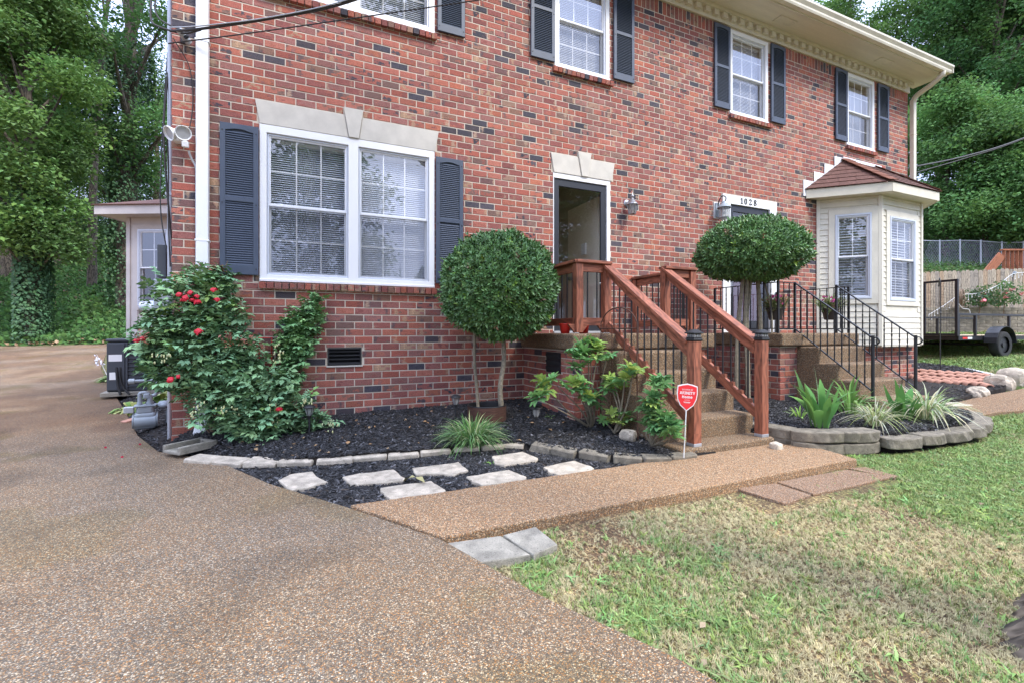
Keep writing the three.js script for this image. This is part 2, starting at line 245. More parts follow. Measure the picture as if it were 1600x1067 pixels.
// ---------- materials ----------
const std = (o) => new THREE.MeshStandardMaterial({ roughness: 0.8, metalness: 0, ...o });
const lin = (r, g, b) => new THREE.Color().setRGB(r, g, b);
const M = {
  brick: std({ map: brickTex.map, bumpMap: brickTex.bump, bumpScale: 0.003, roughness: 0.9 }),
  mortar: std({ color: lin(0.68, 0.60, 0.49), map: again(grungeTex, 2), roughness: 0.95 }),
  cast: std({ color: lin(0.66, 0.625, 0.55), map: again(grungeTex, 1.5), roughness: 0.85 }),
  white: std({ color: lin(0.80, 0.80, 0.79), roughness: 0.45 }),
  vinylWhite: std({ color: lin(0.78, 0.79, 0.79), roughness: 0.35 }),
  alu: std({ color: lin(0.62, 0.65, 0.70), roughness: 0.35, metalness: 0.3 }),
  cream: std({ color: lin(0.76, 0.71, 0.57), map: again(grungeTex, 0.8), roughness: 0.55 }),
  siding: std({ color: lin(0.78, 0.74, 0.62), map: again(grungeTex, 0.9), roughness: 0.5 }),
  mauve: std({ color: lin(0.60, 0.55, 0.52), map: again(grungeTex, 0.9), roughness: 0.6 }),
  shutter: std({ color: lin(0.064, 0.086, 0.128), map: again(grungeTex, 3), roughness: 0.5 }),
  blackMetal: std({ color: lin(0.018, 0.018, 0.02), roughness: 0.42 }),
  darkDoor: std({ color: lin(0.022, 0.024, 0.03), roughness: 0.4 }),
  purpleDoor: std({ color: lin(0.07, 0.035, 0.055), roughness: 0.5 }),
  glass: new THREE.MeshPhysicalMaterial({ color: 0xffffff, roughness: 0.01, transmission: 1, thickness: 0, ior: 2.6 }),
  doorGlass: new THREE.MeshPhysicalMaterial({ color: 0xffffff, roughness: 0.01, transmission: 1, thickness: 0, ior: 1.9 }),
  lampGlass: new THREE.MeshPhysicalMaterial({ color: lin(0.75, 0.75, 0.73), roughness: 0.25, transmission: 0.75, thickness: 0, ior: 1.5 }),
  screen: std({ color: lin(0.035, 0.04, 0.05), transparent: true, opacity: 0.22, roughness: 0.9 }),
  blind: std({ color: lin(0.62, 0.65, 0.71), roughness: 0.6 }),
  curtain: std({ color: lin(0.33, 0.35, 0.26), roughness: 0.9 }),
  inner: std({ color: lin(0.80, 0.73, 0.60), roughness: 0.7 }),
  room: std({ color: lin(0.50, 0.45, 0.37), roughness: 0.9 }),
  oakFloor: std({ color: lin(0.34, 0.22, 0.13), roughness: 0.6 }),
  agg: std({ color: lin(1.0, 0.92, 0.79), map: again(aggTex.map, AGG), bumpMap: again(aggTex.bump, AGG), bumpScale: 0.004, roughness: 0.85, vertexColors: true }),
  aggStep: std({ color: lin(1.0, 0.84, 0.62), map: again(aggTex.map, AGG), bumpMap: again(aggTex.bump, AGG), bumpScale: 0.005, roughness: 0.85 }),
  wood: std({ color: lin(0.36, 0.125, 0.068), map: grainTex.map, bumpMap: grainTex.bump, bumpScale: 0.0012, roughness: 0.62 }),
  fenceWood: std({ color: lin(0.46, 0.40, 0.31), map: grainTex.map, roughness: 0.9 }),
  deckWood: std({ color: lin(0.42, 0.15, 0.065), map: grainTex.map, roughness: 0.7 }),
  plank: std({ color: lin(0.58, 0.46, 0.30), map: grainTex.map, roughness: 0.8 }),
  stone: std({ color: lin(0.84, 0.77, 0.66), map: again(stoneTex.map, 2.2), bumpMap: again(stoneTex.bump, 2.2), bumpScale: 0.006, roughness: 0.9 }),
  block: std({ color: lin(0.43, 0.40, 0.335), map: again(stoneTex.map, 2.6), bumpMap: again(stoneTex.bump, 2.6), bumpScale: 0.018, roughness: 0.95 }),
  paver: std({ color: lin(0.50, 0.49, 0.44), map: again(stoneTex.map, 1.8), bumpMap: again(stoneTex.bump, 1.8), bumpScale: 0.004, roughness: 0.95 }),
  cinder: std({ color: lin(0.42, 0.385, 0.32), map: again(stoneTex.map, 1.2), bumpMap: again(stoneTex.bump, 1.2), bumpScale: 0.006, roughness: 0.95 }),
  flag: std({ color: lin(1.12, 0.90, 0.72), map: again(aggTex.map, AGG * 1.3), bumpMap: again(aggTex.bump, AGG * 1.3), bumpScale: 0.003, roughness: 0.9 }),
  mulch: std({ color: lin(0.055, 0.05, 0.05), map: again(soilTex, 2), roughness: 1 }),
  lawn: std({ map: again(soilTex, 0.77), roughness: 1, vertexColors: true }),
  bark: std({ color: lin(0.42, 0.38, 0.33), map: again(barkTex.map, 0.8, 0.25), bumpMap: again(barkTex.bump, 0.8, 0.25), bumpScale: 0.02, roughness: 0.95 }),
  barkNear: std({ color: lin(0.48, 0.42, 0.35), map: again(barkTex.map, 1.2, 0.4), bumpMap: again(barkTex.bump, 1.2, 0.4), bumpScale: 0.03, roughness: 0.95 }),
  barkPale: std({ color: lin(0.46, 0.42, 0.33), map: again(stoneTex.map, 6), bumpMap: again(barkTex.bump, 4), bumpScale: 0.003, roughness: 0.9 }),
  twig: std({ color: lin(0.20, 0.14, 0.09), roughness: 0.9 }),
  shingle: std({ map: again(shingleTex, 3), color: lin(0.85, 0.8, 0.78), roughness: 0.95 }),
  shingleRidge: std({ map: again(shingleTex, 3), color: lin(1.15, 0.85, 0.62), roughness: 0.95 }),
  greyMetal: std({ color: lin(0.30, 0.34, 0.36), roughness: 0.5, metalness: 0.2 }),
  galv: std({ color: lin(0.45, 0.47, 0.49), roughness: 0.45, metalness: 0.5 }),
  pewter: std({ color: lin(0.34, 0.34, 0.35), roughness: 0.35, metalness: 0.75 }),
  rust: std({ color: lin(0.14, 0.065, 0.045), map: again(stoneTex.map, 3), roughness: 0.9 }),
  acGrey: std({ color: lin(0.055, 0.062, 0.072), roughness: 0.5, metalness: 0.2 }),
  whitePlastic: std({ color: lin(0.78, 0.78, 0.76), roughness: 0.4 }),
  black: std({ color: lin(0.012, 0.012, 0.013), roughness: 0.55 }),
  rubber: std({ color: lin(0.02, 0.02, 0.02), roughness: 0.85 }),
  cable: std({ color: lin(0.035, 0.033, 0.032), roughness: 0.7 }),
  terracotta: std({ color: lin(0.52, 0.27, 0.19), map: again(grungeTex, 4), roughness: 0.9 }),
  redSign: std({ color: lin(0.72, 0.028, 0.035), roughness: 0.45 }),
  redTape: std({ color: lin(0.65, 0.03, 0.02), roughness: 0.4 }),
  planter: std({ color: lin(0.07, 0.055, 0.045), roughness: 0.8 }),
  yellow: std({ color: lin(0.75, 0.6, 0.05), roughness: 0.5 }),
  leaf: new THREE.MeshPhysicalMaterial({ color: 0xffffff, roughness: 1, transmission: 0.38, thickness: 0, specularIntensity: 0.4 }),
  gloss: std({ color: 0xffffff, roughness: 0.42 }),
  soft: std({ color: 0xffffff, roughness: 0.7 }),
};
// ---------- terrain ----------
const LAWN = -0.045;
function ground(x, z) {
  const Z = depthOf(x, z), right = smooth((x - 3) / 6);
  const l = 0.47 * smooth((Z - 9) / 10) * smooth((-1 - x) / 2) + Math.min(13, Math.max(0, Z - 20) * 0.40);
  const r0 = 0.52 * smooth((x - 8.8) / 6.2) + 0.55 * smooth((Z - 11.6) / 2.6) * smooth((x - 10) / 3);
  const r = r0 + (x > 8 ? 0.85 * smooth((Z - 14.75) / 0.3) : 0) + Math.min(14, Math.max(0, Z - 15.2) * 0.36);
  const bumps = 0.35 * (fbm(x * 0.25 + 40, z * 0.25 + 40, 3) - 0.5) * smooth((Z - 16) / 6);
  return LAWN + mix(l, r, right) + bumps + 0.02 * (nz(x * 1.3 + 60, z * 1.3 + 60) - 0.5) * smooth(x - 0.5);
}
// plan outlines of what lies on it
const driveEdge = [[-8.6, -24], [-7.9, -20], [-6.8, -15.6], [-5.2, -10.2], [-3.70, -6.09], [-2.36, -2.42], [-1.68, -0.49], [-1.28, 0.40], [-1.0, 0.68], [-0.72, 0.99], [-0.278, 1.8], [0.214, 2.508], [0.628, 3.163], [0.878, 3.838], [1.128, 4.33], [1.25, 4.75], [1.55, 6], [2.2, 9], [3, 14]];
function driveX(z) { const e = driveEdge; if (z <= e[0][1]) return e[0][0]; for (let i = 1; i < e.length; i++) if (z <= e[i][1]) { const t = (z - e[i - 1][1]) / (e[i][1] - e[i - 1][1]); return mix(e[i - 1][0], e[i][0], t); } return e[e.length - 1][0]; }
const driveH = (x, z) => ground(x, z) + 0.052 - 0.5 * smooth((depthOf(x, z) - 19.9) / 0.4);
const edgePx = [[318, 714], [360, 717], [413, 717], [465, 716], [522, 713], [578, 708], [632, 705], [680, 700], [728, 695], [770, 692], [805, 690], [850, 697], [885, 703], [934, 709], [984, 714], [1030, 715], [1068, 711]];
const edgePts = edgePx.map(([a, b]) => onY(a, b, 0.045));
function bedEdge(x) { const e = edgePts; if (x <= e[0].x) return e[0].z; for (let i = 1; i < e.length; i++) if (x <= e[i].x) return mix(e[i - 1].z, e[i].z, (x - e[i - 1].x) / (e[i].x - e[i - 1].x)); return e[e.length - 1].z; }
function bedH(x, z) {
  const ze = bedEdge(x), d = ze - z, n = 0.03 * (fbm(x * 3 + 9, z * 3 + 9, 3) - 0.5);
  if (x < -1.2) return ground(x, z) + 0.085 * smooth((x - driveX(z)) / 0.35) + 0.01 + n;
  if (d < 0) return -0.022 + n * 0.25;
  return -0.03 + smooth((x - driveX(z)) / 0.45) * (0.03 + mix(0.045, mix(0.12, 0.2, clamp((x + 1.2) / 3.5)), smooth(d / Math.max(0.5, ze - 0.1)))) + n;
}
const blockPx = [[1203, 694], [1250, 701], [1310, 705], [1370, 703], [1423, 703], [1468, 696], [1508, 690], [1536, 684], [1549, 674], [1541, 661], [1512, 652]];
const blockPts = blockPx.map(([a, b]) => onY(a, b, 0));
const bedPoly = [[4.0, 0], [4.0, 2.2], ...blockPts.map((p) => [p.x, p.z]), [7.6, 2.3], [8.0, 0]];
function inside(poly, x, z) { let c = false; for (let i = 0, j = poly.length - 1; i < poly.length; j = i++) { const [xi, zi] = poly[i], [xj, zj] = poly[j]; if ((zi > z) !== (zj > z) && x < (xj - xi) * (z - zi) / (zj - zi) + xi) c = !c; } return c; }
function distPoly(pts, x, z) { let m = 9; for (let i = 1; i < pts.length; i++) { const [ax, az] = pts[i - 1], [bx_, bz] = pts[i], dx = bx_ - ax, dz = bz - az, t = clamp(((x - ax) * dx + (z - az) * dz) / (dx * dx + dz * dz)); m = Math.min(m, Math.hypot(x - ax - dx * t, z - az - dz * t)); } return m; }
const blockCurve = blockPts.map((p) => [p.x, p.z]);
function bed2H(x, z) { const n = 0.03 * (fbm(x * 3 + 3, z * 3 + 5, 3) - 0.5); return inside(bedPoly, x, z) ? mix(-0.1, 0.13 + 0.03 * smooth((2.4 - z) / 2), smooth((distPoly(blockCurve, x, z) - 0.05) / 0.12)) + n : -0.12; }
const onGround = (px, py, dy = 0) => { const [a, b, c] = ray(px, py); let k = 2; while (k < 40 && EYE + b * k > ground(a * k, DIST - c * k) + dy) k += 0.02; return V(a * k, EYE + b * k, DIST - c * k); };
const drape = (g) => { const p = g.attributes.position; for (let i = 0; i < p.count; i++) p.setY(i, p.getY(i) + ground(p.getX(i), p.getZ(i)) - LAWN); return g; };
const bed3 = [[1388, 566], [1440, 566], [1500, 572], [1556, 587], [1580, 594], [1572, 604], [1520, 616], [1452, 630], [1410, 626], [1388, 612]].map(([a, b]) => { const p = onGround(a, b, 0.12); return [p.x, p.z]; });
const walk2 = [[1440, 668], [1500, 655], [1560, 644], [1700, 622], [1700, 590], [1600, 607], [1530, 619], [1470, 632], [1425, 640]].map(([a, b]) => { const p = onGround(a, b, 0.06); return [p.x, p.z]; });
const greenAt = (x, z) => { const n = fbm(x * 0.9 + 20, z * 0.9 + 31, 4), m = fbm(x * 4 + 2, z * 4 + 7, 3, 256, nz2), far = smooth((x - 2.6 + (z - 4) * -0.9) / 2.6); return clamp(0.02 + 0.9 * far + (n - 0.5) * 2.2 + (m - 0.5) * 1.7 + 0.02, 0, 1); };
{
  // warped grid: fine by the house, coarse to the horizon
  const xs = [], zs = [], f = (t) => t * 9 + Math.sign(t) * Math.pow(Math.abs(t), 4) * 190;
  for (let i = 0; i <= 200; i++) { xs.push(5 + f(i / 100 - 1)); zs.push(1 + f(i / 100 - 1)); }
  const pos = [], uv = [], col = [], idx = [];
  for (const z of zs) for (const x of xs) {
    pos.push(x, ground(x, z), z); uv.push(x, z);
    const g = greenAt(x, z), Z = depthOf(x, z), wood = smooth((Z - 21) / 4), bare = smooth((fbm(x * 1.4 + 77, z * 1.4 + 5, 3) - 0.56) / 0.1) * (1 - g);
    let c = [mix(0.80, 0.42, g), mix(0.78, 0.60, g), mix(0.62, 0.30, g)]; c = c.map((v, q) => mix(v, [0.62, 0.52, 0.44][q], bare * 0.7)); col.push(...c.map((v, q) => mix(v, [0.34, 0.40, 0.22][q], wood)));
  }
  const n = xs.length; for (let j = 0; j < n - 1; j++) for (let i = 0; i < n - 1; i++) { const a = j * n + i, b = a + n; idx.push(a, b, a + 1, b, b + 1, a + 1); }
  const g = new THREE.BufferGeometry(); g.setAttribute('position', new THREE.Float32BufferAttribute(pos, 3)); g.setAttribute('uv', new THREE.Float32BufferAttribute(uv, 2)); g.setAttribute('color', new THREE.Float32BufferAttribute(col, 3)); g.setIndex(idx); g.computeVertexNormals();
  structure('lawn', g, M.lawn);
}
// driveway of exposed aggregate, with oil, leaf and moss stains
{
  const stain = (x, z) => {
    const n = fbm(x * 0.7 + 5, z * 0.7 + 8, 4), m = fbm(x * 2.3 + 50, z * 2.3, 4, 256, nz2), f = fbm(x * 7, z * 7 + 30, 3);
    const grey = smooth((n - 0.36) / 0.25), dirt = smooth((m - 0.52) / 0.14), far = smooth((2.0 - z) / 3.2);
    let c = [mix(0.98, 0.88, grey), mix(0.94, 0.90, grey), mix(0.86, 0.92, grey)];
    const k = 1.1 * (1 - 0.20 * dirt * (0.4 + f)); c = c.map((v, q) => v * k * (0.9 + 0.2 * f) * [0.98, 0.95, 0.90][q]);
    const leafstain = far * (0.35 + 0.65 * smooth((fbm(x * 0.8 + 13, z * 0.5 + 2, 4) - 0.42) / 0.16)) * 0.85;           // tannin and leaf litter stains
    c = c.map((v, q) => mix(v, v * [0.60, 0.47, 0.36][q], leafstain));
    const moss = smooth((fbm(x * 1.6 + 3, z * 1.6 + 90, 4) - 0.60) / 0.08) * (0.35 + 0.4 * far); c = c.map((v, q) => mix(v, v * [0.72, 0.72, 0.42][q], moss));
    const sp = [[-0.1, 3.1, 0.5, 0.20], [-2.0, 0.9, 0.9, 0.25]]; for (const [sx, sz, a, b] of sp) { const d = Math.hypot((x - sx) / a, (z - sz) / b) + (f - 0.5) * 1.3; c = c.map((v) => v * (1 - 0.22 * smooth(1.1 - d))); }
    return c;
  };
  const rows = [[-30, -16, 90], [-16, -6, 40], [-6, 0, 60], [0, 6, 130], [6, 14, 30]], gs = [];
  for (const [a, b, n] of rows) gs.push(sheet(0, 0, a, b, 130, n, driveH, stain, (s, z) => mix(-13 + (z < 0 ? z * 0.9 : 0), driveX(z), 1 - Math.pow(1 - s, 1.7))));
  // the thin exposed rim along the beds and lawn
  const rim = []; for (let z = -20; z < 9; z += 0.06) { const x = driveX(z), x2 = driveX(z + 0.06), y = driveH(x, z), y2 = driveH(x2, z + 0.06); rim.push(x, y, z, x, y - 0.1, z, x2, y2, z + 0.06, x, y - 0.1, z, x2, y2 - 0.1, z + 0.06, x2, y2, z + 0.06); }
  const g = new THREE.BufferGeometry(); g.setAttribute('position', new THREE.Float32BufferAttribute(rim, 3)); g.computeVertexNormals(); gs.push(metres(g));
  structure('driveway', gs, M.agg);
}
// front walk: two slabs of aggregate with worn front edge
function wornSlab(pts, top, th, seed) {
  const r = rng(seed), dense = []; for (let i = 0; i < pts.length; i++) { const a = pts[i], b = pts[(i + 1) % pts.length], n = Math.max(1, Math.round(Math.hypot(b[0] - a[0], b[1] - a[1]) / 0.07)); for (let k = 0; k < n; k++) dense.push([mix(a[0], b[0], k / n) + (r() - 0.5) * 0.014 * (k > 0), mix(a[1], b[1], k / n) + (r() - 0.5) * 0.014 * (k > 0)]); }
  const g = outline(dense, th, 0.009); g.translate(0, top, 0); return g;
}
{
  const g = metres(wornSlab([[0.225, 2.5], [4.2, 2.5], [4.36, 2.62], [4.24, 3.15], [0.64, 3.165]], 0.022, 0.12, 3));
  g.setAttribute('color', new THREE.BufferAttribute(new Float32Array(g.attributes.position.count * 3).map((v, i) => [1.42, 1.22, 1.0][i % 3]), 3));
  structure('front_walk', g, M.agg);
  const g2 = metres(drape(wornSlab(walk2, 0.02, 0.2, 4))); g2.setAttribute('color', new THREE.BufferAttribute(new Float32Array(g2.attributes.position.count * 3).map((v, i) => [1.05, 0.9, 0.74][i % 3]), 3));
  structure('neighbour_walk', g2, M.agg);
}
structure('mulch_bed', [sheet(-1.2, 3.3, -0.15, 3.1, 110, 90, bedH), sheet(0, 0, -8, 0.75, 30, 90, bedH, null, (s, z) => mix(driveX(z) - 0.15, -1.2, s))], M.mulch);
structure('mulch_bed', sheet(3.9, 8.2, 0, 3.4, 110, 90, bed2H), M.mulch);
structure('mulch_bed', (() => { const g = wornSlab(bed3, 0.07, 0.25, 8); return metres(drape(g)); })(), M.mulch);
// shredded bark, tens of thousands of pieces
{
  R = rng(99);
  const chip = merge([bx(1, 0.16, 0.12, 0, 0, 0), bx(0.6, 0.12, 0.16, 0.3, 0.04, 0.08, 0.3, 0.5, 0.2)]);
  const put = (c, x, z, h) => { const t = R(), v = t < 0.06 ? rr(0.10, 0.2) : t < 0.3 ? rr(0.04, 0.075) : rr(0.012, 0.035), w = t > 0.06 && R() < 0.1; const L = rr(0.016, 0.062); c.add(V(x, h + rr(-0.004, 0.012), z), E3(rr(-0.45, 0.45), rr(0, 6.28), rr(-0.45, 0.45)), V(L, rr(0.018, 0.042), rr(0.03, 0.075)), w ? [v * 1.3, v, v * 0.75] : [v * 1.02, v, v * 1.02]); };
  const c1 = new Copies(chip, M.soft), c2 = new Copies(chip, M.soft), c3 = new Copies(chip, M.soft);
  for (let i = 0; i < 62000; i++) { const x = rr(-1.25, 3.15), z = rr(0, 3.0); if (z > bedEdge(x) + 1.4 || x < driveX(z) - 0.02 || (x > 2.6 && z < 1.28) || (x > 2.95 && z < 2.5) || z > 2.51) continue; put(c1, x, z, bedH(x, z)); }
  for (let i = 0; i < 16000; i++) { const z = rr(-7, 0.7), x = rr(-4.2, -1.15); if (x < driveX(z) - 0.02 || (z < 0 && x > -1.29)) continue; put(c1, x, z, bedH(x, z)); }
  for (let i = 0; i < 36000; i++) { const x = rr(4.05, 8), z = rr(0.02, 3.2); if (!inside(bedPoly, x, z) || distPoly(blockCurve, x, z) < 0.13) continue; put(c2, x, z, bed2H(x, z)); }
  for (let i = 0; i < 26000; i++) { const x = rr(6, 15), z = rr(-1, 3); if (!inside(bed3, x, z)) continue; put(c3, x, z, ground(x, z) + 0.12); }
  for (const [c, l] of [[c1, 'shredded black bark mulch around the stepping stones and rose bush'], [c2, 'shredded black bark mulch behind the curved grey block edging'], [c3, 'shredded black bark mulch around the scalloped terracotta tiles']]) tag(c.build(numbered('bark_mulch')), l, 'mulch');
}
// grass: separate tufts of bent blades, straw and green
function bladeGeo(n, seed, L, W, spread) {
  const r = rng(seed), pos = [], idx = []; let k = 0;
  for (let i = 0; i < n; i++) {
    const a = r() * 6.28, l = L * (0.55 + 0.6 * r()), lean = spread * (0.3 + r()), w = W * (0.7 + 0.6 * r()), ox = (r() - 0.5) * L * 0.9, oz = (r() - 0.5) * L * 0.9, ca = Math.cos(a), sa = Math.sin(a), px_ = -sa * w / 2, pz = ca * w / 2;
    const q = (t) => [ox + ca * l * lean * t * t, l * (t - 0.35 * lean * t * t), oz + sa * l * lean * t * t];
    const A = q(0), B = q(0.55), C = q(1);
    pos.push(A[0] - px_, A[1], A[2] - pz, A[0] + px_, A[1], A[2] + pz, B[0] - px_ * 0.8, B[1], B[2] - pz * 0.8, B[0] + px_ * 0.8, B[1], B[2] + pz * 0.8, ...C);
    idx.push(k, k + 1, k + 2, k + 1, k + 3, k + 2, k + 2, k + 3, k + 4); k += 5;
  }
  const g = new THREE.BufferGeometry(); g.setAttribute('position', new THREE.Float32BufferAttribute(pos, 3)); g.setIndex(idx); g.computeVertexNormals(); return g;
}
const offWalk = (x, z) => x > driveX(z) + 0.01 && !(z < 3.2 && x < 4.3) && !inside(bedPoly, x, z) && !inside(walk2, x, z) && !inside(bed3, x, z) && !(x > -1.4 && x < 8 && z < 1.1) && !(x >= 8 && x < 11.9 && z < 0.75);
const flagArea = (x, z) => x > 2.6 && x < 4.15 && z > 3.12 && z < 3.56;
{
  R = rng(123);
  const tufts = [new Copies(bladeGeo(9, 1, 0.032, 0.0035, 1.1), M.soft), new Copies(bladeGeo(8, 2, 0.04, 0.0042, 0.9), M.soft), new Copies(bladeGeo(7, 3, 0.05, 0.010, 1.5), M.soft)];
  const add = (x, z, s) => {
    if (!offWalk(x, z) || flagArea(x, z) && R() > 0.06) return;
    const g = greenAt(x, z), bare = smooth((fbm(x * 1.4 + 77, z * 1.4 + 5, 3) - 0.56) / 0.1); if (R() < bare * 0.75 * (1 - g) || R() > 0.55 + 0.5 * g) return;
    const t = R(), green = R() < 0.12 + 0.9 * g; const v = rr(0.75, 1.25);
    const c = green ? [mix(0.15, 0.26, R()) * v, mix(0.23, 0.34, R()) * v, mix(0.06, 0.10, R()) * v] : [0.50 * v, 0.43 * v, 0.23 * v];
    const k = green ? (t < 0.12 * g + 0.03 ? 2 : t < 0.5 ? 1 : 0) : 0;
    tufts[k].add(V(x, ground(x, z) - 0.003, z), E3(rr(-0.2, 0.2), rr(0, 6.28), rr(-0.2, 0.2)), s * rr(0.5, 1.1) * (green ? 1 : 0.85), c);
  };
  for (let i = 0; i < 120000; i++) { const t = R(), Z = 0.9 + 4.6 * Math.pow(t, 0.8), u = rr(-0.05, 1.3); const x = Z * (u * TX + TZ), z = DIST - Z * (-u * TZ + TX); add(x, z, 1); }
  for (let i = 0; i < 75000; i++) { const Z = rr(5, 14.2), u = rr(0.55, 1.45); const x = Z * (u * TX + TZ), z = DIST - Z * (-u * TZ + TX); if (x < 4.2) continue; add(x, z, Z > 8 ? 2.3 : 1.7); }
  for (let i = 0; i < 50000; i++) { const Z = rr(-1.5, 9), X = rr(1.25, 1.9) * Math.max(1.2, Math.abs(Z)) + rr(0, 2.5), x = X * TX + Z * TZ, z = DIST - (-X * TZ + Z * TX); if (x < 1 || z > 9) continue; add(x, z, 1.2); }
  const names = ['short lawn grass, straw and green, beside the driveway', 'longer green lawn grass growing in patches', 'broad-bladed weeds and crabgrass in the lawn'];
  tufts.forEach((t, i) => tag(t.build(numbered('lawn_grass')), names[i], 'grass'));
}
// ---------- the brick house ----------
const house = thing('brick_house', 'two-storey red brick duplex with slate blue shutters and cream trim', 'house');
const XL = -1.273, XR = 11.74, COURSE = 0.0813, BL = 0.2032, JOINT = 0.0112, Y0 = 6.005 - 74 * COURSE;
// openings: x0, x1, y0, y1 (front wall)
const OP = { twin: [-0.503, 1.385, 1.63, 3.305], uptwin: [-0.503, 1.385, 4.742, 6.17], w3: [3.065, 3.98, 4.742, 6.17], w4: [6.413, 7.345, 4.742, 6.17], w5: [9.585, 10.5, 4.742, 6.17], door: [3.05, 3.995, 1.085, 3.29], door2: [6.25, 7.56, 1.085, 3.385], vent: [0.164, 0.533, 0.718, 0.918] };
const lint = (x0, x1, yb, yt, kx0, kx1, kb0, kb1, ky) => ({ x0, x1, yb, yt, kx0, kx1, kb0, kb1, ky });
const LT = [lint(-0.545, 1.437, 3.307, 3.556, 0.335, 0.547, 0.392, 0.500, 3.64), lint(3.008, 4.071, 3.292, 3.556, 3.436, 3.66, 3.50, 3.60, 3.628)];
// where no bricks are laid: openings, brick sills, lintels, bay roof flashing
const noBrick = [OP.twin, OP.uptwin, OP.w3, OP.w4, OP.w5, OP.door, OP.door2, OP.vent];
const sills = [[-0.51, 1.41, 1.628], [-0.51, 1.41, 4.74], [3.03, 4.03, 4.74], [6.39, 7.42, 4.74], [9.56, 10.54, 4.74]];
for (const [a, b, t] of sills) noBrick.push([a, b, t - 0.075, t + 0.002]);
for (const l of LT) noBrick.push([l.x0 + 0.02, l.x1 - 0.02, l.yb, l.yt], [l.kx0, l.kx1, l.yt, l.ky]);
noBrick.push([8.72, 11.40, 0.3, 3.75]);
function brickInto(buf, x0, x1, y0, y1, cell, z, tilt = 0) {
  const b = 0.003, d = 0.024, cu = (cell % CELLX) * CW / 2048, cv = Math.floor(cell / CELLX) * CH / 1024, su = CW / 2048, sv = CH / 1024, W = BL - JOINT, H = COURSE - JOINT;
  const fw = Math.min(1, (x1 - x0) / W), fh = Math.min(1, (y1 - y0) / H), uv = (x, y) => [cu + su * (0.03 + 0.94 * fw * (x - x0) / (x1 - x0)), cv + sv * (0.05 + 0.9 * fh * (y - y0) / (y1 - y0))];
  const ring = (i, zz) => [[x0 + i, y0 + i, zz - tilt], [x1 - i, y0 + i, zz + tilt], [x1 - i, y1 - i, zz + tilt], [x0 + i, y1 - i, zz - tilt]];
  const A = ring(b, z), B = ring(0, z - b), C = ring(0, z - d);
  const quad = (p, q, r, s) => { for (const v of [p, q, r, p, r, s]) { buf.pos.push(...v); buf.uv.push(...uv(v[0], v[1])); } };
  quad(A[0], A[1], A[2], A[3]);
  for (let i = 0; i < 4; i++) { const j = (i + 1) % 4; quad(B[i], B[j], A[j], A[i]); quad(C[i], C[j], B[j], B[i]); }
}
const newBuf = () => ({ pos: [], uv: [] });
function bufGeo(b) { const g = new THREE.BufferGeometry(); g.setAttribute('position', new THREE.Float32BufferAttribute(b.pos, 3)); g.setAttribute('uv', new THREE.Float32BufferAttribute(b.uv, 2)); g.computeVertexNormals(); return g; }
// lay a wall: returns bricks [x0,x1,y0,y1]
function lay(xa, xb, ya, yb, y0, blocked = []) {
  const out = []; const j0 = Math.floor((ya - y0) / COURSE), j1 = Math.ceil((yb - y0) / COURSE);
  for (let j = j0; j < j1; j++) {
    const a = y0 + j * COURSE + JOINT / 2, b = a + COURSE - JOINT; const lo = Math.max(a, ya), hi = Math.min(b, yb); if (hi - lo < 0.012) continue;
    const off = (j & 1) ? 0 : -BL / 2 - 0.0;
    for (let x = xa + off; x < xb; x += BL) {
      let segs = [[Math.max(x + JOINT / 2, xa), Math.min(x + BL - JOINT / 2, xb), lo, hi]];
      for (const [p, q, r, s] of blocked) {
        const nx = []; for (const [c, d, e, f] of segs) {
          if (d <= p || c >= q || f <= r || e >= s) { nx.push([c, d, e, f]); continue; }
          if (e < r - 0.012) nx.push([c, d, e, r - 0.004]); else if (f > s + 0.012) nx.push([c, d, s + 0.004, f]);
          const ee = Math.max(e, r), ff = Math.min(f, s); if (ff - ee > 0.02) { if (c < p - 0.015) nx.push([c, p - 0.005, ee, ff]); if (d > q + 0.015) nx.push([q + 0.005, d, ee, ff]); }
        } segs = nx;
      }
      for (const s of segs) if (s[1] - s[0] > 0.014) out.push(s);
    }
  }
  return out;
}
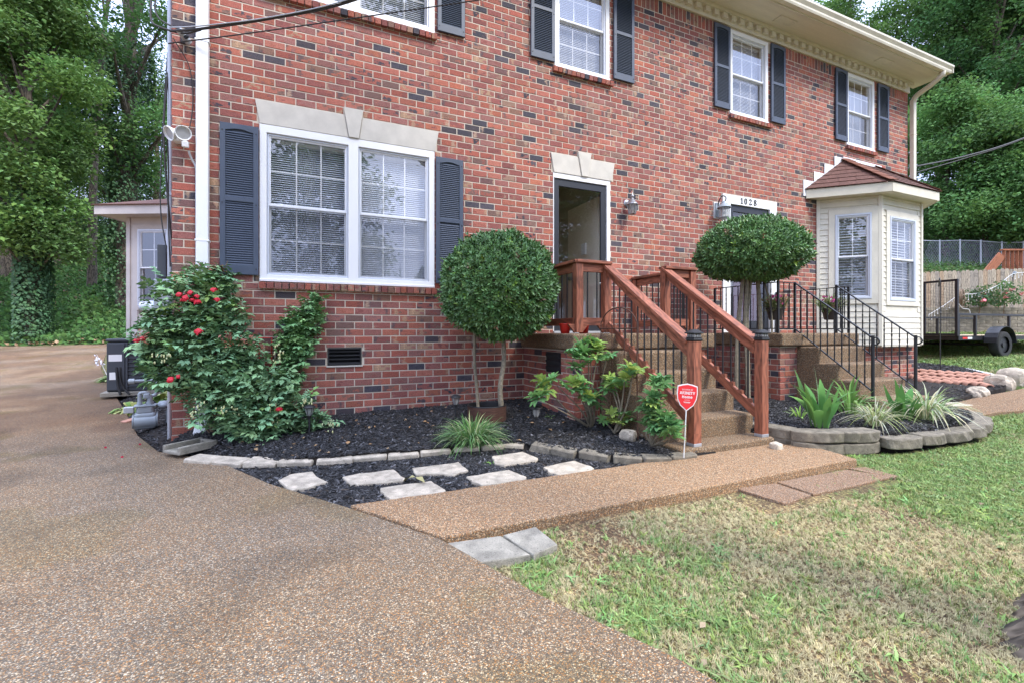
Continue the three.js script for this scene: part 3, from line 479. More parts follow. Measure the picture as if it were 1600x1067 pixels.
{
  R = rng(41);
  const front = lay(XL, XR, -0.05, 6.005, Y0, noBrick);
  const full = [], rest = newBuf();
  for (const b of front) { const isFull = b[1] - b[0] > BL - JOINT - 0.002 && b[3] - b[2] > COURSE - JOINT - 0.002; const xc = (b[0] + b[1]) / 2, yc = (b[2] + b[3]) / 2, Z = depthOf(xc, 0); const seen = yc < EYE + 0.72 * Z && !(xc < 0.1 && yc < 1.35) && !(xc > -1.07 && xc < -0.94) && !(xc < -0.5 && xc > -0.86 && yc > 1.68 && yc < 3.25); if (isFull && seen && xc < 3) full.push([Z, b]); else brickInto(rest, b[0], b[1], b[2], b[3], Math.floor(R() * NCELL), rr(-0.0015, 0.0015), rr(-0.0008, 0.0008)); }
  full.sort((a, b) => a[0] - b[0]);
  const variants = []; for (let k = 0; k < 60; k++) { const buf = newBuf(); brickInto(buf, -(BL - JOINT) / 2, (BL - JOINT) / 2, -(COURSE - JOINT) / 2, (COURSE - JOINT) / 2, (k * 37 + 5) % NCELL, 0, 0); variants.push(bufGeo(buf)); }
  full.forEach(([, b], i) => {
    const xc = (b[0] + b[1]) / 2, yc = (b[2] + b[3]) / 2;
    if (i < 298) { const m = mesh('brick', variants[Math.floor(R() * 60)], M.brick, house); m.position.set(xc, yc, rr(-0.0015, 0.0015)); m.rotation.y = rr(-0.006, 0.006); }
    else brickInto(rest, b[0], b[1], b[2], b[3], Math.floor(R() * NCELL), rr(-0.0015, 0.0015), rr(-0.0008, 0.0008));
  });
  // soldier course under the frieze
  const sold = newBuf(), geo = [];
  for (let x = XL; x < XR - 0.05; x += COURSE) { if (noBrick.some(([a, b, c, d]) => c < 6.1 && d > 6.1 && x + COURSE > a && x < b)) continue; brickInto(sold, 6.012, 6.012 + BL - JOINT, -(x + COURSE - JOINT), -x, Math.floor(R() * NCELL), 0); }
  geo.push(bufGeo(sold).rotateZ(Math.PI / 2));
  const field = mesh('bricks', merge([bufGeo(rest), ...geo]), M.brick, house); field.userData.kind = 'stuff';
  // left and right flanks
  const side = newBuf(); for (const b of lay(0.03, 9.07, -0.05, 6.2, Y0)) brickInto(side, b[0], b[1], b[2], b[3], Math.floor(R() * NCELL), 0);
  const sg = bufGeo(side), l = sg.clone().rotateY(-Math.PI / 2), r2 = sg.clone();
  l.translate(XL, 0, -9.1 + 0.0); // x -> z
  const lp = mesh('bricks', l, M.brick, house); lp.userData.kind = 'stuff';
  r2.rotateY(Math.PI / 2); r2.translate(XR, 0, 0); const rp = mesh('bricks', r2, M.brick, house); rp.userData.kind = 'stuff';
  // brick sills, each brick on edge
  for (const [a, b, t] of sills) { const s = new THREE.Group(); s.name = 'brick_sill'; house.add(s); const n = Math.round((b - a) / 0.0735), w = (b - a) / n; for (let k = 0; k < n; k++) { const buf = newBuf(); brickInto(buf, -0.035, 0.036, -w / 2 + 0.004, w / 2 - 0.004, [19, 40, 77, 105, 133, 160, 201, 230][Math.floor(R() * 8)], 0); const g = rb(w - 0.008, 0.066, 0.11, 0.004, 0, 0, 0, 0, 0, 0, 1); const uv = g.attributes.uv, cell = Math.floor(R() * NCELL), cu = (cell % CELLX) * CW / 2048, cv = Math.floor(cell / CELLX) * CH / 1024; for (let i = 0; i < uv.count; i++) uv.setXY(i, cu + (0.1 + 0.4 * uv.getX(i)) * CW / 2048, cv + (0.1 + 0.8 * uv.getY(i)) * CH / 1024); const m = mesh('brick', g, M.brick, s); m.position.set(a + w * (k + 0.5), t - 0.036 + rr(-0.002, 0.002), 0.002 + rr(-0.002, 0.002)); m.rotation.x = 0.12; } }
}
// wall core (mortar), with real openings; rooms behind
{
  const holes = [OP.twin, OP.uptwin, OP.w3, OP.w4, OP.w5, OP.door, OP.door2, OP.vent].map(([a, b, c, d]) => rect(a, b, c, d).reverse());
  mesh('wall', metres([extr(rect(XL + 0.006, XR - 0.006, -0.3, 6.42), -0.27, -0.0045, 0, holes), span(XL + 0.007, XL + 0.25, -0.3, 6.42, -9.1, -0.272), span(XR - 0.25, XR - 0.007, -0.3, 6.42, -9.1, -0.272), span(XL + 0.01, XR - 0.01, -0.3, 6.42, -9.3, -9.102)]), M.mortar, house);
  mesh('floor', [span(XL + 0.26, XR - 0.26, 0.93, 1.07, -9.0, -0.28), span(XL + 0.26, XR - 0.26, 3.75, 4.0, -9.0, -0.28)], M.oakFloor, house);
  mesh('ceiling', [span(XL + 0.26, XR - 0.26, 6.3, 6.4, -9.0, -0.28), span(XL + 0.26, XR - 0.26, 3.70, 3.745, -9.0, -0.28)], M.room, house);
  mesh('inner_wall', [span(XL + 0.26, 2.59, 1.075, 3.69, -4.2, -4.1), span(4.07, XR - 0.26, 1.075, 3.69, -4.2, -4.1), span(2.5, 2.6, 1.075, 3.69, -9.0, -4.21), span(4.06, 4.16, 1.075, 3.69, -9.0, -4.21), span(XL + 0.26, XR - 0.26, 4.005, 6.29, -4.2, -4.1), span(2.5, 2.6, 1.075, 3.69, -4.08, -0.29), span(4.06, 4.16, 1.075, 3.69, -4.08, -0.29), span(5.7, 5.8, 1.075, 3.69, -4.08, -0.29), span(8.0, 8.1, 1.075, 3.69, -4.08, -0.29), span(2.2, 2.3, 4.005, 6.29, -4.08, -0.29), span(5.2, 5.3, 4.005, 6.29, -4.08, -0.29), span(8.5, 8.6, 4.005, 6.29, -4.08, -0.29)], M.room, house);
}
// cast stone lintels with keystone
for (const l of LT) {
  const g = new THREE.Group(); g.name = 'stone_lintel'; house.add(g); const fl = (l.x1 - l.x0) > 1.5 ? 0.045 : 0.05, mid = (l.kx0 + l.kx1) / 2, kt = (y) => [mix(l.kb0, l.kx0, (y - l.yb) / (l.ky - l.yb)), mix(l.kb1, l.kx1, (y - l.yb) / (l.ky - l.yb))];
  mesh('lintel_stone', metres(extr([[l.x0 + fl, l.yb], [kt(l.yb)[0] - 0.003, l.yb], [kt(l.yt)[0] - 0.003, l.yt], [l.x0, l.yt]], -0.1, 0.014, 0.003)), M.cast, g);
  mesh('lintel_stone', metres(extr([[kt(l.yb)[1] + 0.003, l.yb], [l.x1 - fl, l.yb], [l.x1, l.yt], [kt(l.yt)[1] + 0.003, l.yt]], -0.1, 0.014, 0.003), 3), M.cast, g);
  mesh('keystone', metres(extr([[l.kb0, l.yb], [l.kb1, l.yb], [l.kx1, l.ky], [l.kx0, l.ky]], -0.1, 0.03, 0.004), 5), M.cast, g);
}
// ---------- windows ----------
const slatGeo = (w) => { const g = bx(w, 0.0022, 0.024, 0, 0, 0, 0.85, 0, 0); return g; };
function sashSet(g, x0, x1, y0, y1, z, o = {}) {   // one double-hung unit inside its frame
  const f = o.face || M.vinylWhite, sw = 0.032, ym = (y0 + y1) / 2, cols = o.cols || 3, rows = o.rows || 2;
  const ring = (a, b, c, d, w, z0, z1) => extr(rect(a, b, c, d), z0, z1, 0.003, [rect(a + w, b - w, c + w, d - w).reverse()]);
  mesh('sash', ring(x0, x1, ym - 0.018, y1, sw, z - 0.028, z), f, g);
  mesh('sash', ring(x0 + 0.002, x1 - 0.002, y0, ym + 0.016, sw, z - 0.06, z - 0.031), f, g);
  mesh('storm_frame', ring(x0 - 0.001, x1 + 0.001, y0 - 0.001, y1 + 0.001, 0.018, z + 0.002, z + 0.012), M.alu, g);
  for (const [c, d, zz] of [[ym - 0.018, y1, z - 0.015], [y0, ym + 0.016, z - 0.046]]) {
    const p = mesh('pane', new THREE.PlaneGeometry(x1 - x0 - 2 * sw + 0.01, d - c - 2 * sw + 0.01), M.glass, g); p.position.set((x0 + x1) / 2, (c + d) / 2, zz); p.rotation.set(o.tilt ? o.tilt * (R() - 0.5) : 0, 0, 0);
    for (let k = 1; k < cols; k++) { const x = mix(x0 + sw, x1 - sw, k / cols); mesh('muntin', span(x - 0.0065, x + 0.0065, c + sw, d - sw, zz - 0.010, zz - 0.004), M.white, g); }
    for (let k = 1; k < rows; k++) { const y = mix(c + sw, d - sw, k / rows); mesh('muntin', span(x0 + sw, x1 - sw, y - 0.0065, y + 0.0065, zz - 0.0095, zz - 0.0045), M.white, g); }
  }
  mesh('insect_screen', place(new THREE.PlaneGeometry(x1 - x0 - 0.03, ym - y0 - 0.02), (x0 + x1) / 2, (y0 + ym) / 2, z + 0.006), M.screen, g);
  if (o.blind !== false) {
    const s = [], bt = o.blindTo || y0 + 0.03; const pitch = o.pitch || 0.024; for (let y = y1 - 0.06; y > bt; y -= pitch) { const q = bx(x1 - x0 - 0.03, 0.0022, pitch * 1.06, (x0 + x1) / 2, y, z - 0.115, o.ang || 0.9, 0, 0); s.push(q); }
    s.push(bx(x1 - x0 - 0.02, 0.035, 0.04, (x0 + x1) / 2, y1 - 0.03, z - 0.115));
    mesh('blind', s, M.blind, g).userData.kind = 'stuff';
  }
}
function casing(g, x0, x1, y0, y1, w, z0, z1, mat = M.white) { mesh('frame', metres(extr(rect(x0, x1, y0, y1), z0, z1, 0.004, [rect(x0 + w, x1 - w, y0 + w, y1 - w).reverse()])), mat, g); }
function grp(name, parent, label) { const g = new THREE.Group(); g.name = name; parent.add(g); if (label) g.userData.label = label; return g; }
R = rng(61);
for (const o of [OP.twin, OP.uptwin]) {
  const g = grp('window', house), [a, b, c, d] = o, m = (a + b) / 2;
  mesh('frame', metres(extr(rect(a, b, c, d), -0.11, 0.012, 0.004, [rect(a + 0.068, m - 0.055, c + 0.075, d - 0.085).reverse(), rect(m + 0.055, b - 0.068, c + 0.075, d - 0.085).reverse()])), M.white, g);
  mesh('sill', rspan(a + 0.002, b - 0.002, c + 0.0, c + 0.03, 0.0125, 0.03, 0.006), M.white, g);
  sashSet(g, a + 0.072, m - 0.059, c + 0.079, d - 0.089, -0.02, { blindTo: c + 0.1, tilt: 0.012, ang: 0.75 }); sashSet(g, m + 0.059, b - 0.072, c + 0.079, d - 0.089, -0.02, { tilt: 0.012, ang: 1.05 });
  if (o === OP.twin) { const cv = []; for (let k = 0; k <= 24; k++) cv.push([a + 0.30 + k * 0.0105, -0.20 + 0.018 * Math.sin(k * 1.45)]); const s = []; for (let k = 0; k < 24; k++) s.push(bar([cv[k][0], (c + d) / 2, cv[k][1]], [cv[k + 1][0], (c + d) / 2, cv[k + 1][1]], 0.004, d - c - 0.15)); mesh('curtain', s, M.curtain, g); }
}
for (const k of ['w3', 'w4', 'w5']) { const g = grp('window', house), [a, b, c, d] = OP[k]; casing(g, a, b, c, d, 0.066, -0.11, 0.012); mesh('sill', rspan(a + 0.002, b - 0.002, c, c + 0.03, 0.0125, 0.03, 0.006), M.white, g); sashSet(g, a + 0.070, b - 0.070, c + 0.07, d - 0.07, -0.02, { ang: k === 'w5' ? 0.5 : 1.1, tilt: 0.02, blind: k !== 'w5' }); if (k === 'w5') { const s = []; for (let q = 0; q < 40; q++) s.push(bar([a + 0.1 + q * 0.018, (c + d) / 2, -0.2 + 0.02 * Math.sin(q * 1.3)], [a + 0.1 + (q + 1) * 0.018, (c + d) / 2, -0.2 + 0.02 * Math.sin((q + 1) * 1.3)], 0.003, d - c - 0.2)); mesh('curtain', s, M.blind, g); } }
// ---------- shutters ----------
function shutter(x0, x1, y0, y1, single) {
  const g = grp('shutter', house), w = x1 - x0, h = y1 - y0, st = 0.05, mid = y0 + h * 0.50, arch = []; g.position.set(x0, y0, 0.012);
  for (let k = 0; k <= 10; k++) { const t = k / 10; arch.push([w - st - (w - 2 * st) * t, h - 0.075 + 0.022 * Math.sin(t * Math.PI) * (1 - Math.pow(Math.abs(t - 0.5) * 2, 4))]); }
  const lo = [[st, 0.1], [w - st, 0.1], [w - st, mid - y0 - 0.025], [st, mid - y0 - 0.025]], up = [[st, mid - y0 + 0.025], [w - st, mid - y0 + 0.025], ...arch];
  mesh('shutter_frame', metres(extr(rect(0, w, 0, h), 0, 0.03, 0.004, [lo.slice().reverse(), up.slice().reverse()])), M.shutter, g);
  mesh('back_plate', span(0.01, w - 0.01, 0.02, h - 0.03, 0.001, 0.006), M.shutter, g);
  const sg = bx(w - 2 * st + 0.004, 0.0035, 0.025, 0, 0, 0, 0.98, 0, 0), all = [];
  for (const [a, b] of [[0.1, mid - y0 - 0.025], [mid - y0 + 0.025, h - 0.06]]) for (let y = a + 0.012; y < b - 0.004; y += 0.0235) { if (single) { const m = mesh('slat', sg, M.shutter, g); m.position.set(w / 2, y, 0.0165); } else { const q = sg.clone(); q.translate(w / 2, y, 0.0165); all.push(q); } }
  if (!single) mesh('slats', all, M.shutter, g).userData.kind = 'stuff';
  const sc = []; for (const y of [0.06, h * 0.47, h - 0.08]) for (const x of [0.022, w - 0.022]) sc.push(cyl(0.007, 0.007, 0.004, x, y, 0.031, 8, Math.PI / 2)); mesh('screws', sc, M.black, g).userData.kind = 'stuff';
}
shutter(-0.858, -0.509, 1.69, 3.248, true); shutter(1.397, 1.745, 1.69, 3.24, true);
for (const [a, b] of [[-0.862, -0.512], [1.418, 1.768], [2.692, 3.058], [4.04, 4.41], [6.045, 6.40], [7.40, 7.77], [9.21, 9.575], [10.59, 10.965]]) shutter(a, b, 4.79, 6.165, false);
// ---------- eaves ----------
mesh('frieze', metres([span(XL, XR + 0.01, 6.205, 6.40, 0.001, 0.03), span(XL, XR + 0.01, 6.345, 6.40, 0.0305, 0.10)]), M.cream, house);
{ const dg = rb(0.105, 0.085, 0.055, 0.004, 0, 0, 0, 0, 0, 0, 1); for (let x = XL + 0.1; x < XR - 0.05; x += 0.195) { const m = mesh('dentil', dg, M.cream, house); m.position.set(x, 6.300, 0.058); } }
mesh('soffit', span(XL - 0.3, XR + 0.3, 6.402, 6.42, -0.05, 0.50), M.cream, house);
for (const x of [1.4, 4.1, 7.2, 10.1]) mesh('soffit_vent', rspan(x, x + 0.42, 6.39, 6.4015, 0.20, 0.36), M.cream, house);
mesh('fascia', span(XL - 0.3, XR + 0.3, 6.38, 6.57, 0.50, 0.525), M.cream, house);
{ const prof = [[0.526, 6.40], [0.60, 6.40], [0.612, 6.43], [0.612, 6.46], [0.645, 6.51], [0.645, 6.545], [0.63, 6.545], [0.63, 6.515], [0.595, 6.465], [0.595, 6.415], [0.526, 6.415]].map(([z, y]) => [z, y]); const g = extr(prof, XL - 0.32, XR + 0.32); g.applyMatrix4(new THREE.Matrix4().set(0, 0, 1, 0, 0, 1, 0, 0, 1, 0, 0, 0, 0, 0, 0, 1)); const p = g.index ? g.toNonIndexed() : g; p.computeVertexNormals(); mesh('gutter', metres([p, span(XR + 0.3, XR + 0.325, 6.40, 6.54, 0.52, 0.63)]), M.cream, house); }
{ // roof: two pitched planes with gable ends, thickness below
  const prof = [[0.56, 6.57], [-4.6, 8.75], [-9.7, 6.57], [-9.7, 6.43], [-4.6, 8.6], [0.5, 6.43]]; const g = extr(prof.map(([z, y]) => [-z, y]), XL - 0.3, XR + 0.3); g.rotateY(Math.PI / 2); mesh('roof', metres(g), M.shingle, house);
  const gb = extr([[0, 6.42], [9.2, 6.42], [4.6, 8.55]], 0, 0.2); gb.rotateY(Math.PI / 2); const a = gb.clone(); a.translate(XL + 0.01, 0, 0); gb.translate(XR - 0.21, 0, 0); mesh('gable', metres([a, gb]), M.cream, house);
}
// downspouts
{ const x = -1.0, g = grp('downspout', house), q = [rspan(x - 0.054, x + 0.054, 0.16, 6.2, 0.02, 0.095, 0.012)]; mesh('pipe', q, M.vinylWhite, g); mesh('elbow', [bar([x, 0.19, 0.055], [x, 0.09, 0.2], 0.105, 0.07, V(0, 1, 0), 0.008)], M.vinylWhite, g); mesh('outlet', span(x - 0.045, x + 0.045, 0.05, 0.1, 0.215, 0.2165), M.black, g); for (const y of [2.0, 4.0]) mesh('strap', rspan(x - 0.062, x + 0.062, y, y + 0.02, 0.018, 0.098), M.vinylWhite, g); mesh('elbow', [bar([x, 6.18, 0.058], [x, 6.42, 0.56], 0.105, 0.075, V(0, 1, 0), 0.01)], M.vinylWhite, g); }
{ const x = XR + 0.03, g = grp('downspout', house); mesh('pipe', rspan(x - 0.02, x + 0.085, 0.1, 6.05, 0.02, 0.10, 0.012), M.cream, g); mesh('elbow', tube([[x + 0.03, 6.42, 0.56], [x + 0.03, 6.34, 0.55], [x + 0.03, 6.22, 0.36], [x + 0.03, 6.12, 0.13], [x + 0.03, 6.0, 0.06]], 0.052, 8, 16), M.cream, g); mesh('strap', rspan(x - 0.03, x + 0.095, 5.3, 5.32, 0.018, 0.103), M.cream, g); }
// crawl-space vent
{ const g = grp('crawl_vent', house), [a, b, c, d] = OP.vent; mesh('frame', extr(rect(a + 0.004, b - 0.004, c + 0.004, d - 0.004), -0.06, 0.004, 0.002, [rect(a + 0.02, b - 0.02, c + 0.02, d - 0.02).reverse()]), M.black, g); for (let k = 0; k < 4; k++) mesh('louvre', bx(b - a - 0.04, 0.006, 0.05, (a + b) / 2, c + 0.035 + k * 0.043, -0.02, 0.6), M.black, g); mesh('backing', span(a + 0.01, b - 0.01, c + 0.01, d - 0.01, -0.1, -0.08), M.black, g); mesh('vent_sill', rspan(a - 0.01, b + 0.01, c - 0.018, c - 0.002, -0.02, 0.016), M.cast, g); }
// ---------- doors ----------
{
  const g = grp('storm_door', house, 'black full-view storm door with handle set'), [a, b, c, d] = OP.door, x0 = a + 0.012, x1 = b - 0.06, y0 = c + 0.02, y1 = d - 0.072;
  mesh('frame', metres([span(a, b, y1 + 0.005, d, -0.12, 0.004), span(x1 + 0.004, b, c, y1 + 0.004, -0.12, 0.004), span(a, a + 0.01, c, y1 + 0.004, -0.12, 0.003)]), M.white, g);
  mesh('door_frame', extr(rect(x0, x1, y0, y1), -0.05, -0.015, 0.005, [rect(x0 + 0.088, x1 - 0.088, y0 + 0.17, y1 - 0.10).reverse()]), M.darkDoor, g);
  mesh('pane', place(new THREE.PlaneGeometry(x1 - x0 - 0.17, y1 - y0 - 0.26), (x0 + x1) / 2, (y0 + y1) / 2 + 0.035, -0.03), M.doorGlass, g);
  mesh('handle', [rspan(x1 - 0.062, x1 - 0.022, 2.02 - 0.4 + 0.02, 2.02 - 0.14, -0.0148, -0.006, 0.004), tube([[x1 - 0.04, 1.79, -0.01], [x1 - 0.042, 1.79, 0.03], [x1 - 0.09, 1.785, 0.04], [x1 - 0.15, 1.79, 0.035]], 0.009, 6), cyl(0.014, 0.014, 0.03, x1 - 0.042, 1.70, 0.0, 10, Math.PI / 2)], M.pewter, g);
  mesh('threshold', rspan(a, b, c - 0.02, c + 0.018, -0.12, 0.03), M.galv, g);
  mesh('inner_door', [rspan(4.0, 4.045, 1.08, 3.15, -1.2, -0.30, 0.004)], M.inner, g, 'beige inner door standing open');
  mesh('door_knob', [cyl(0.03, 0.03, 0.05, 3.975, 1.98, -1.1, 12, 0, 0, Math.PI / 2), cyl(0.026, 0.026, 0.03, 3.98, 2.12, -1.1, 12, 0, 0, Math.PI / 2)], M.pewter, g);
  mesh('wall_panel', rspan(3.97, 3.999, 2.32, 2.5, -0.74, -0.62), M.whitePlastic, g);
}
{
  const g = grp('storm_door', house, 'black storm door before a dark purple panelled door'), [a, b, c, d] = OP.door2, x0 = 6.425, x1 = 7.385, y1 = 3.232;
  mesh('frame', metres([span(a, b, y1 + 0.005, d, -0.12, 0.02), span(a, x0 - 0.004, c, y1 + 0.004, -0.12, 0.02), span(x1 + 0.004, b, c, y1 + 0.004, -0.12, 0.02)]), M.white, g);
  mesh('door_frame', extr(rect(x0, x1, c + 0.02, y1), -0.05, -0.012, 0.005, [rect(x0 + 0.10, x1 - 0.10, c + 0.2, y1 - 0.11).reverse()]), M.darkDoor, g);
  mesh('pane', place(new THREE.PlaneGeometry(x1 - x0 - 0.19, y1 - c - 0.3), (x0 + x1) / 2, (c + y1) / 2 + 0.05, -0.03), M.doorGlass, g);
  const dr = [span(x0, x1, c, y1, -0.12, -0.085)]; for (const [u0, u1] of [[0.14, 0.46], [0.5, 0.82]]) for (const [v0, v1] of [[1.25, 1.9], [2.05, 2.9]]) dr.push(rspan(x0 + u0, x0 + u1, v0, v1, -0.0845, -0.072, 0.006)); mesh('inner_door', dr, M.purpleDoor, g, 'dark purple panelled inner door');
  mesh('handle', [rspan(x0 + 0.03, x0 + 0.07, 1.72, 2.0, -0.012, -0.004, 0.004)], M.pewter, g);
}
// ---------- bays ----------
function bayWall(parent, A, B, y0, y1, win, mat) {  // lap siding boards between two plan points, around a window [t0,t1,v0,v1] in metres along
  const L = Math.hypot(B[0] - A[0], B[1] - A[1]), g = grp('bay_side', parent); g.position.set(A[0], 0, A[1]); g.rotation.y = -Math.atan2(B[1] - A[1], B[0] - A[0]);
  const pitch = 0.1015; mesh('sheathing', extr(rect(0, L, y0, y1), -0.06, -0.008, 0, [rect(win[0], win[1], win[2], win[3]).reverse()]), mat, g);
  for (let y = y0; y < y1 - 0.02; y += pitch) {
    const h = Math.min(pitch, y1 - y) - 0.001, segs = y + h > win[2] - 0.11 && y < win[3] + 0.11 ? [[0.045, win[0] - 0.1], [win[1] + 0.1, L - 0.045]] : [[0.045, L - 0.045]];
    for (const [a, b] of segs) if (b - a > 0.02) mesh('siding_board', extr([[0, 0], [0.016, 0.0], [0.012, 0.01], [0.003, h], [0, h]], -b, -a).rotateY(-Math.PI / 2).translate(0, y, -0.008), mat, g);
  }
  mesh('corner_trim', [rspan(-0.012, 0.044, y0 - 0.01, y1, -0.01, 0.02), rspan(L - 0.044, L + 0.012, y0 - 0.01, y1, -0.01, 0.02)], mat, g);
  mesh('window_trim', metres(extr(rect(win[0] - 0.1, win[1] + 0.1, win[2] - 0.09, win[3] + 0.1), -0.007, 0.018, 0.004, [rect(win[0], win[1], win[2], win[3]).reverse()])), mat, g);
  return [g, L];
}
function bayWindow(parent, A, B, win, cols) {
  const g = grp('window', parent); g.position.set(A[0], 0, A[1]); g.rotation.y = -Math.atan2(B[1] - A[1], B[0] - A[0]);
  mesh('frame', extr(rect(win[0] + 0.001, win[1] - 0.001, win[2] + 0.001, win[3] - 0.001), -0.05, 0.026, 0.004, [rect(win[0] + 0.035, win[1] - 0.035, win[2] + 0.04, win[3] - 0.035).reverse()]), M.alu, g);
  sashSet(g, win[0] + 0.037, win[1] - 0.037, win[2] + 0.042, win[3] - 0.037, 0.004, { cols, ang: 0.6, pitch: 0.05, face: M.vinylWhite });
}
{
  const P = [[8.68, 0.012], [9.38, 0.70], [10.71, 0.70], [11.40, 0.012]], y0 = 0.86, y1 = 3.55, o = 0.22;
  const w1 = [0.28, 0.84, 1.69, 3.25], w2 = [0.25, 1.09, 1.66, 3.2], w3 = [0.2, 0.76, 1.69, 3.25];
  bayWall(house, P[0], P[1], y0, y1, w1, M.siding); bayWall(house, P[1], P[2], y0, y1, w2, M.siding); bayWall(house, P[2], P[3], y0, y1, w3, M.siding);
  bayWindow(house, P[0], P[1], w1, 2); bayWindow(house, P[1], P[2], w2, 3); bayWindow(house, P[2], P[3], w3, 2);
  const poly = (d, yy, th) => { const k = d * Math.tan(Math.PI / 8); const q = [[P[0][0] - d * 1.414, 0.012], [P[1][0] - k, P[1][1] + d], [P[2][0] + k, P[2][1] + d], [P[3][0] + d * 1.414, 0.012]]; return q; };
  const e = poly(o), slab = (pts, top, th) => { const g = outline(pts, th, 0.0005); g.translate(0, top, 0); return g; };
  mesh('bay_soffit', slab(poly(o - 0.02), 3.565, 0.012), M.cream, house);
  const fas = []; for (let i = 0; i < 3; i++) fas.push(bar([e[i][0], 3.63, e[i][1]], [e[i + 1][0], 3.63, e[i + 1][1]], 0.022, 0.16)); mesh('bay_fascia', metres(fas), M.cream, house);
  mesh('bay_floor', slab([[8.7, -0.2], ...P.slice(1, 3), [11.38, -0.2]], y0 + 0.03, 0.06), M.siding, house);
  mesh('bay_back', span(8.75, 11.37, 1.0, 3.55, -0.006, -0.002), M.room, house);
  // hip roof, shingled in courses
  const top = [[9.50, 4.44], [10.58, 4.44]], E = poly(o + 0.03), y = 3.715, roof = grp('bay_roof', house);
  const faces = [[V(E[0][0], y, 0.015), V(E[1][0], y, E[1][1]), V(top[0][0], 4.44, 0.015)], [V(E[1][0], y, E[1][1]), V(E[2][0], y, E[2][1]), V(top[1][0], 4.44, 0.015), V(top[0][0], 4.44, 0.015)], [V(E[2][0], y, E[2][1]), V(E[3][0], y, 0.015), V(top[1][0], 4.44, 0.015)]];
  R = rng(71);
  for (const f of faces) {
    const [a, b, c] = f, d = f[3] || c, n = b.clone().sub(a).cross(c.clone().sub(a)).normalize(), rows = 7;
    for (let r = 0; r < rows; r++) { const t0 = r / rows, t1 = (r + 1.12) / rows, l0 = a.clone().lerp(d, t0), r0 = b.clone().lerp(c, t0), l1 = a.clone().lerp(d, Math.min(1, t1)), r1 = b.clone().lerp(c, Math.min(1, t1)); const W = l0.distanceTo(r0), k = Math.max(1, Math.round(W / 0.28)), off = (r & 1) * 0.5;
      for (let q = -1; q < k; q++) { const s0 = clamp((q + off) / k), s1 = clamp((q + 1 + off) / k); if (s1 - s0 < 0.02) continue; const h0 = 0.012 + rr(0, 0.005), gap = 0.003 / W; const p = [l0.clone().lerp(r0, s0 + gap).addScaledVector(n, h0), l0.clone().lerp(r0, s1 - gap).addScaledVector(n, h0), l1.clone().lerp(r1, s1 - gap).addScaledVector(n, 0.003), l1.clone().lerp(r1, s0 + gap).addScaledVector(n, 0.003)], bt = [p[0].clone().addScaledVector(n, -0.012), p[1].clone().addScaledVector(n, -0.012)];
        const g = new THREE.BufferGeometry().setFromPoints([p[0], p[1], p[2], p[0], p[2], p[3], bt[0], bt[1], p[1], bt[0], p[1], p[0]]); g.computeVertexNormals(); mesh('shingle', metres(g, rr(0, 9)), M.shingle, roof); }
    }
    const dk = new THREE.BufferGeometry().setFromPoints(f[3] ? [a, b, c, a, c, d] : [a, b, c]); dk.computeVertexNormals(); mesh('roof_deck', metres(dk), M.shingle, roof);
  }
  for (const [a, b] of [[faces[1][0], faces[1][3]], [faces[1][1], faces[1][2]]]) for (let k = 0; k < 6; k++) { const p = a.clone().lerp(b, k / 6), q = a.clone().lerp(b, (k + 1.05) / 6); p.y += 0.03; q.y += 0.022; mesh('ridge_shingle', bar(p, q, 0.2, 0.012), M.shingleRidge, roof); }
  // stepped white flashing on the brick
  const fl = []; for (let k = 0; k < 4; k++) { const xa = E[0][0] - 0.03 + k * 0.30, ya = y - 0.02 + k * 0.19; mesh('flashing', rspan(xa, xa + (k === 3 ? 0.32 : 0.305), ya - 0.1, ya + 0.2, 0.004 + k * 0.0025, 0.012 + k * 0.0025, 0.002), M.white, house); }
  mesh('flashing', rspan(9.48, 10.75, 4.40, 4.50, 0.004, 0.014, 0.002), M.white, house);
  // brick base under the bay
  const bb = newBuf(); for (const b of lay(0, 1.75, -0.05, 0.84, Y0)) brickInto(bb, b[0] + 9.18, b[1] + 9.18, b[2], b[3], Math.floor(R() * NCELL), 0.5); for (const b of lay(0, 0.49, -0.05, 0.84, Y0)) { const t = newBuf(); brickInto(t, b[0], b[1], b[2], b[3], Math.floor(R() * NCELL), 0); const g = bufGeo(t).rotateY(-Math.PI / 2); g.translate(9.18, 0, 0.0); bb.extra = bb.extra || []; bb.extra.push(g); }
  mesh('bricks', merge([bufGeo(bb), ...bb.extra]), M.brick, house).userData.kind = 'stuff'; mesh('bay_foundation', span(9.186, 10.92, -0.2, 0.825, 0.0, 0.493), M.mortar, house);
}
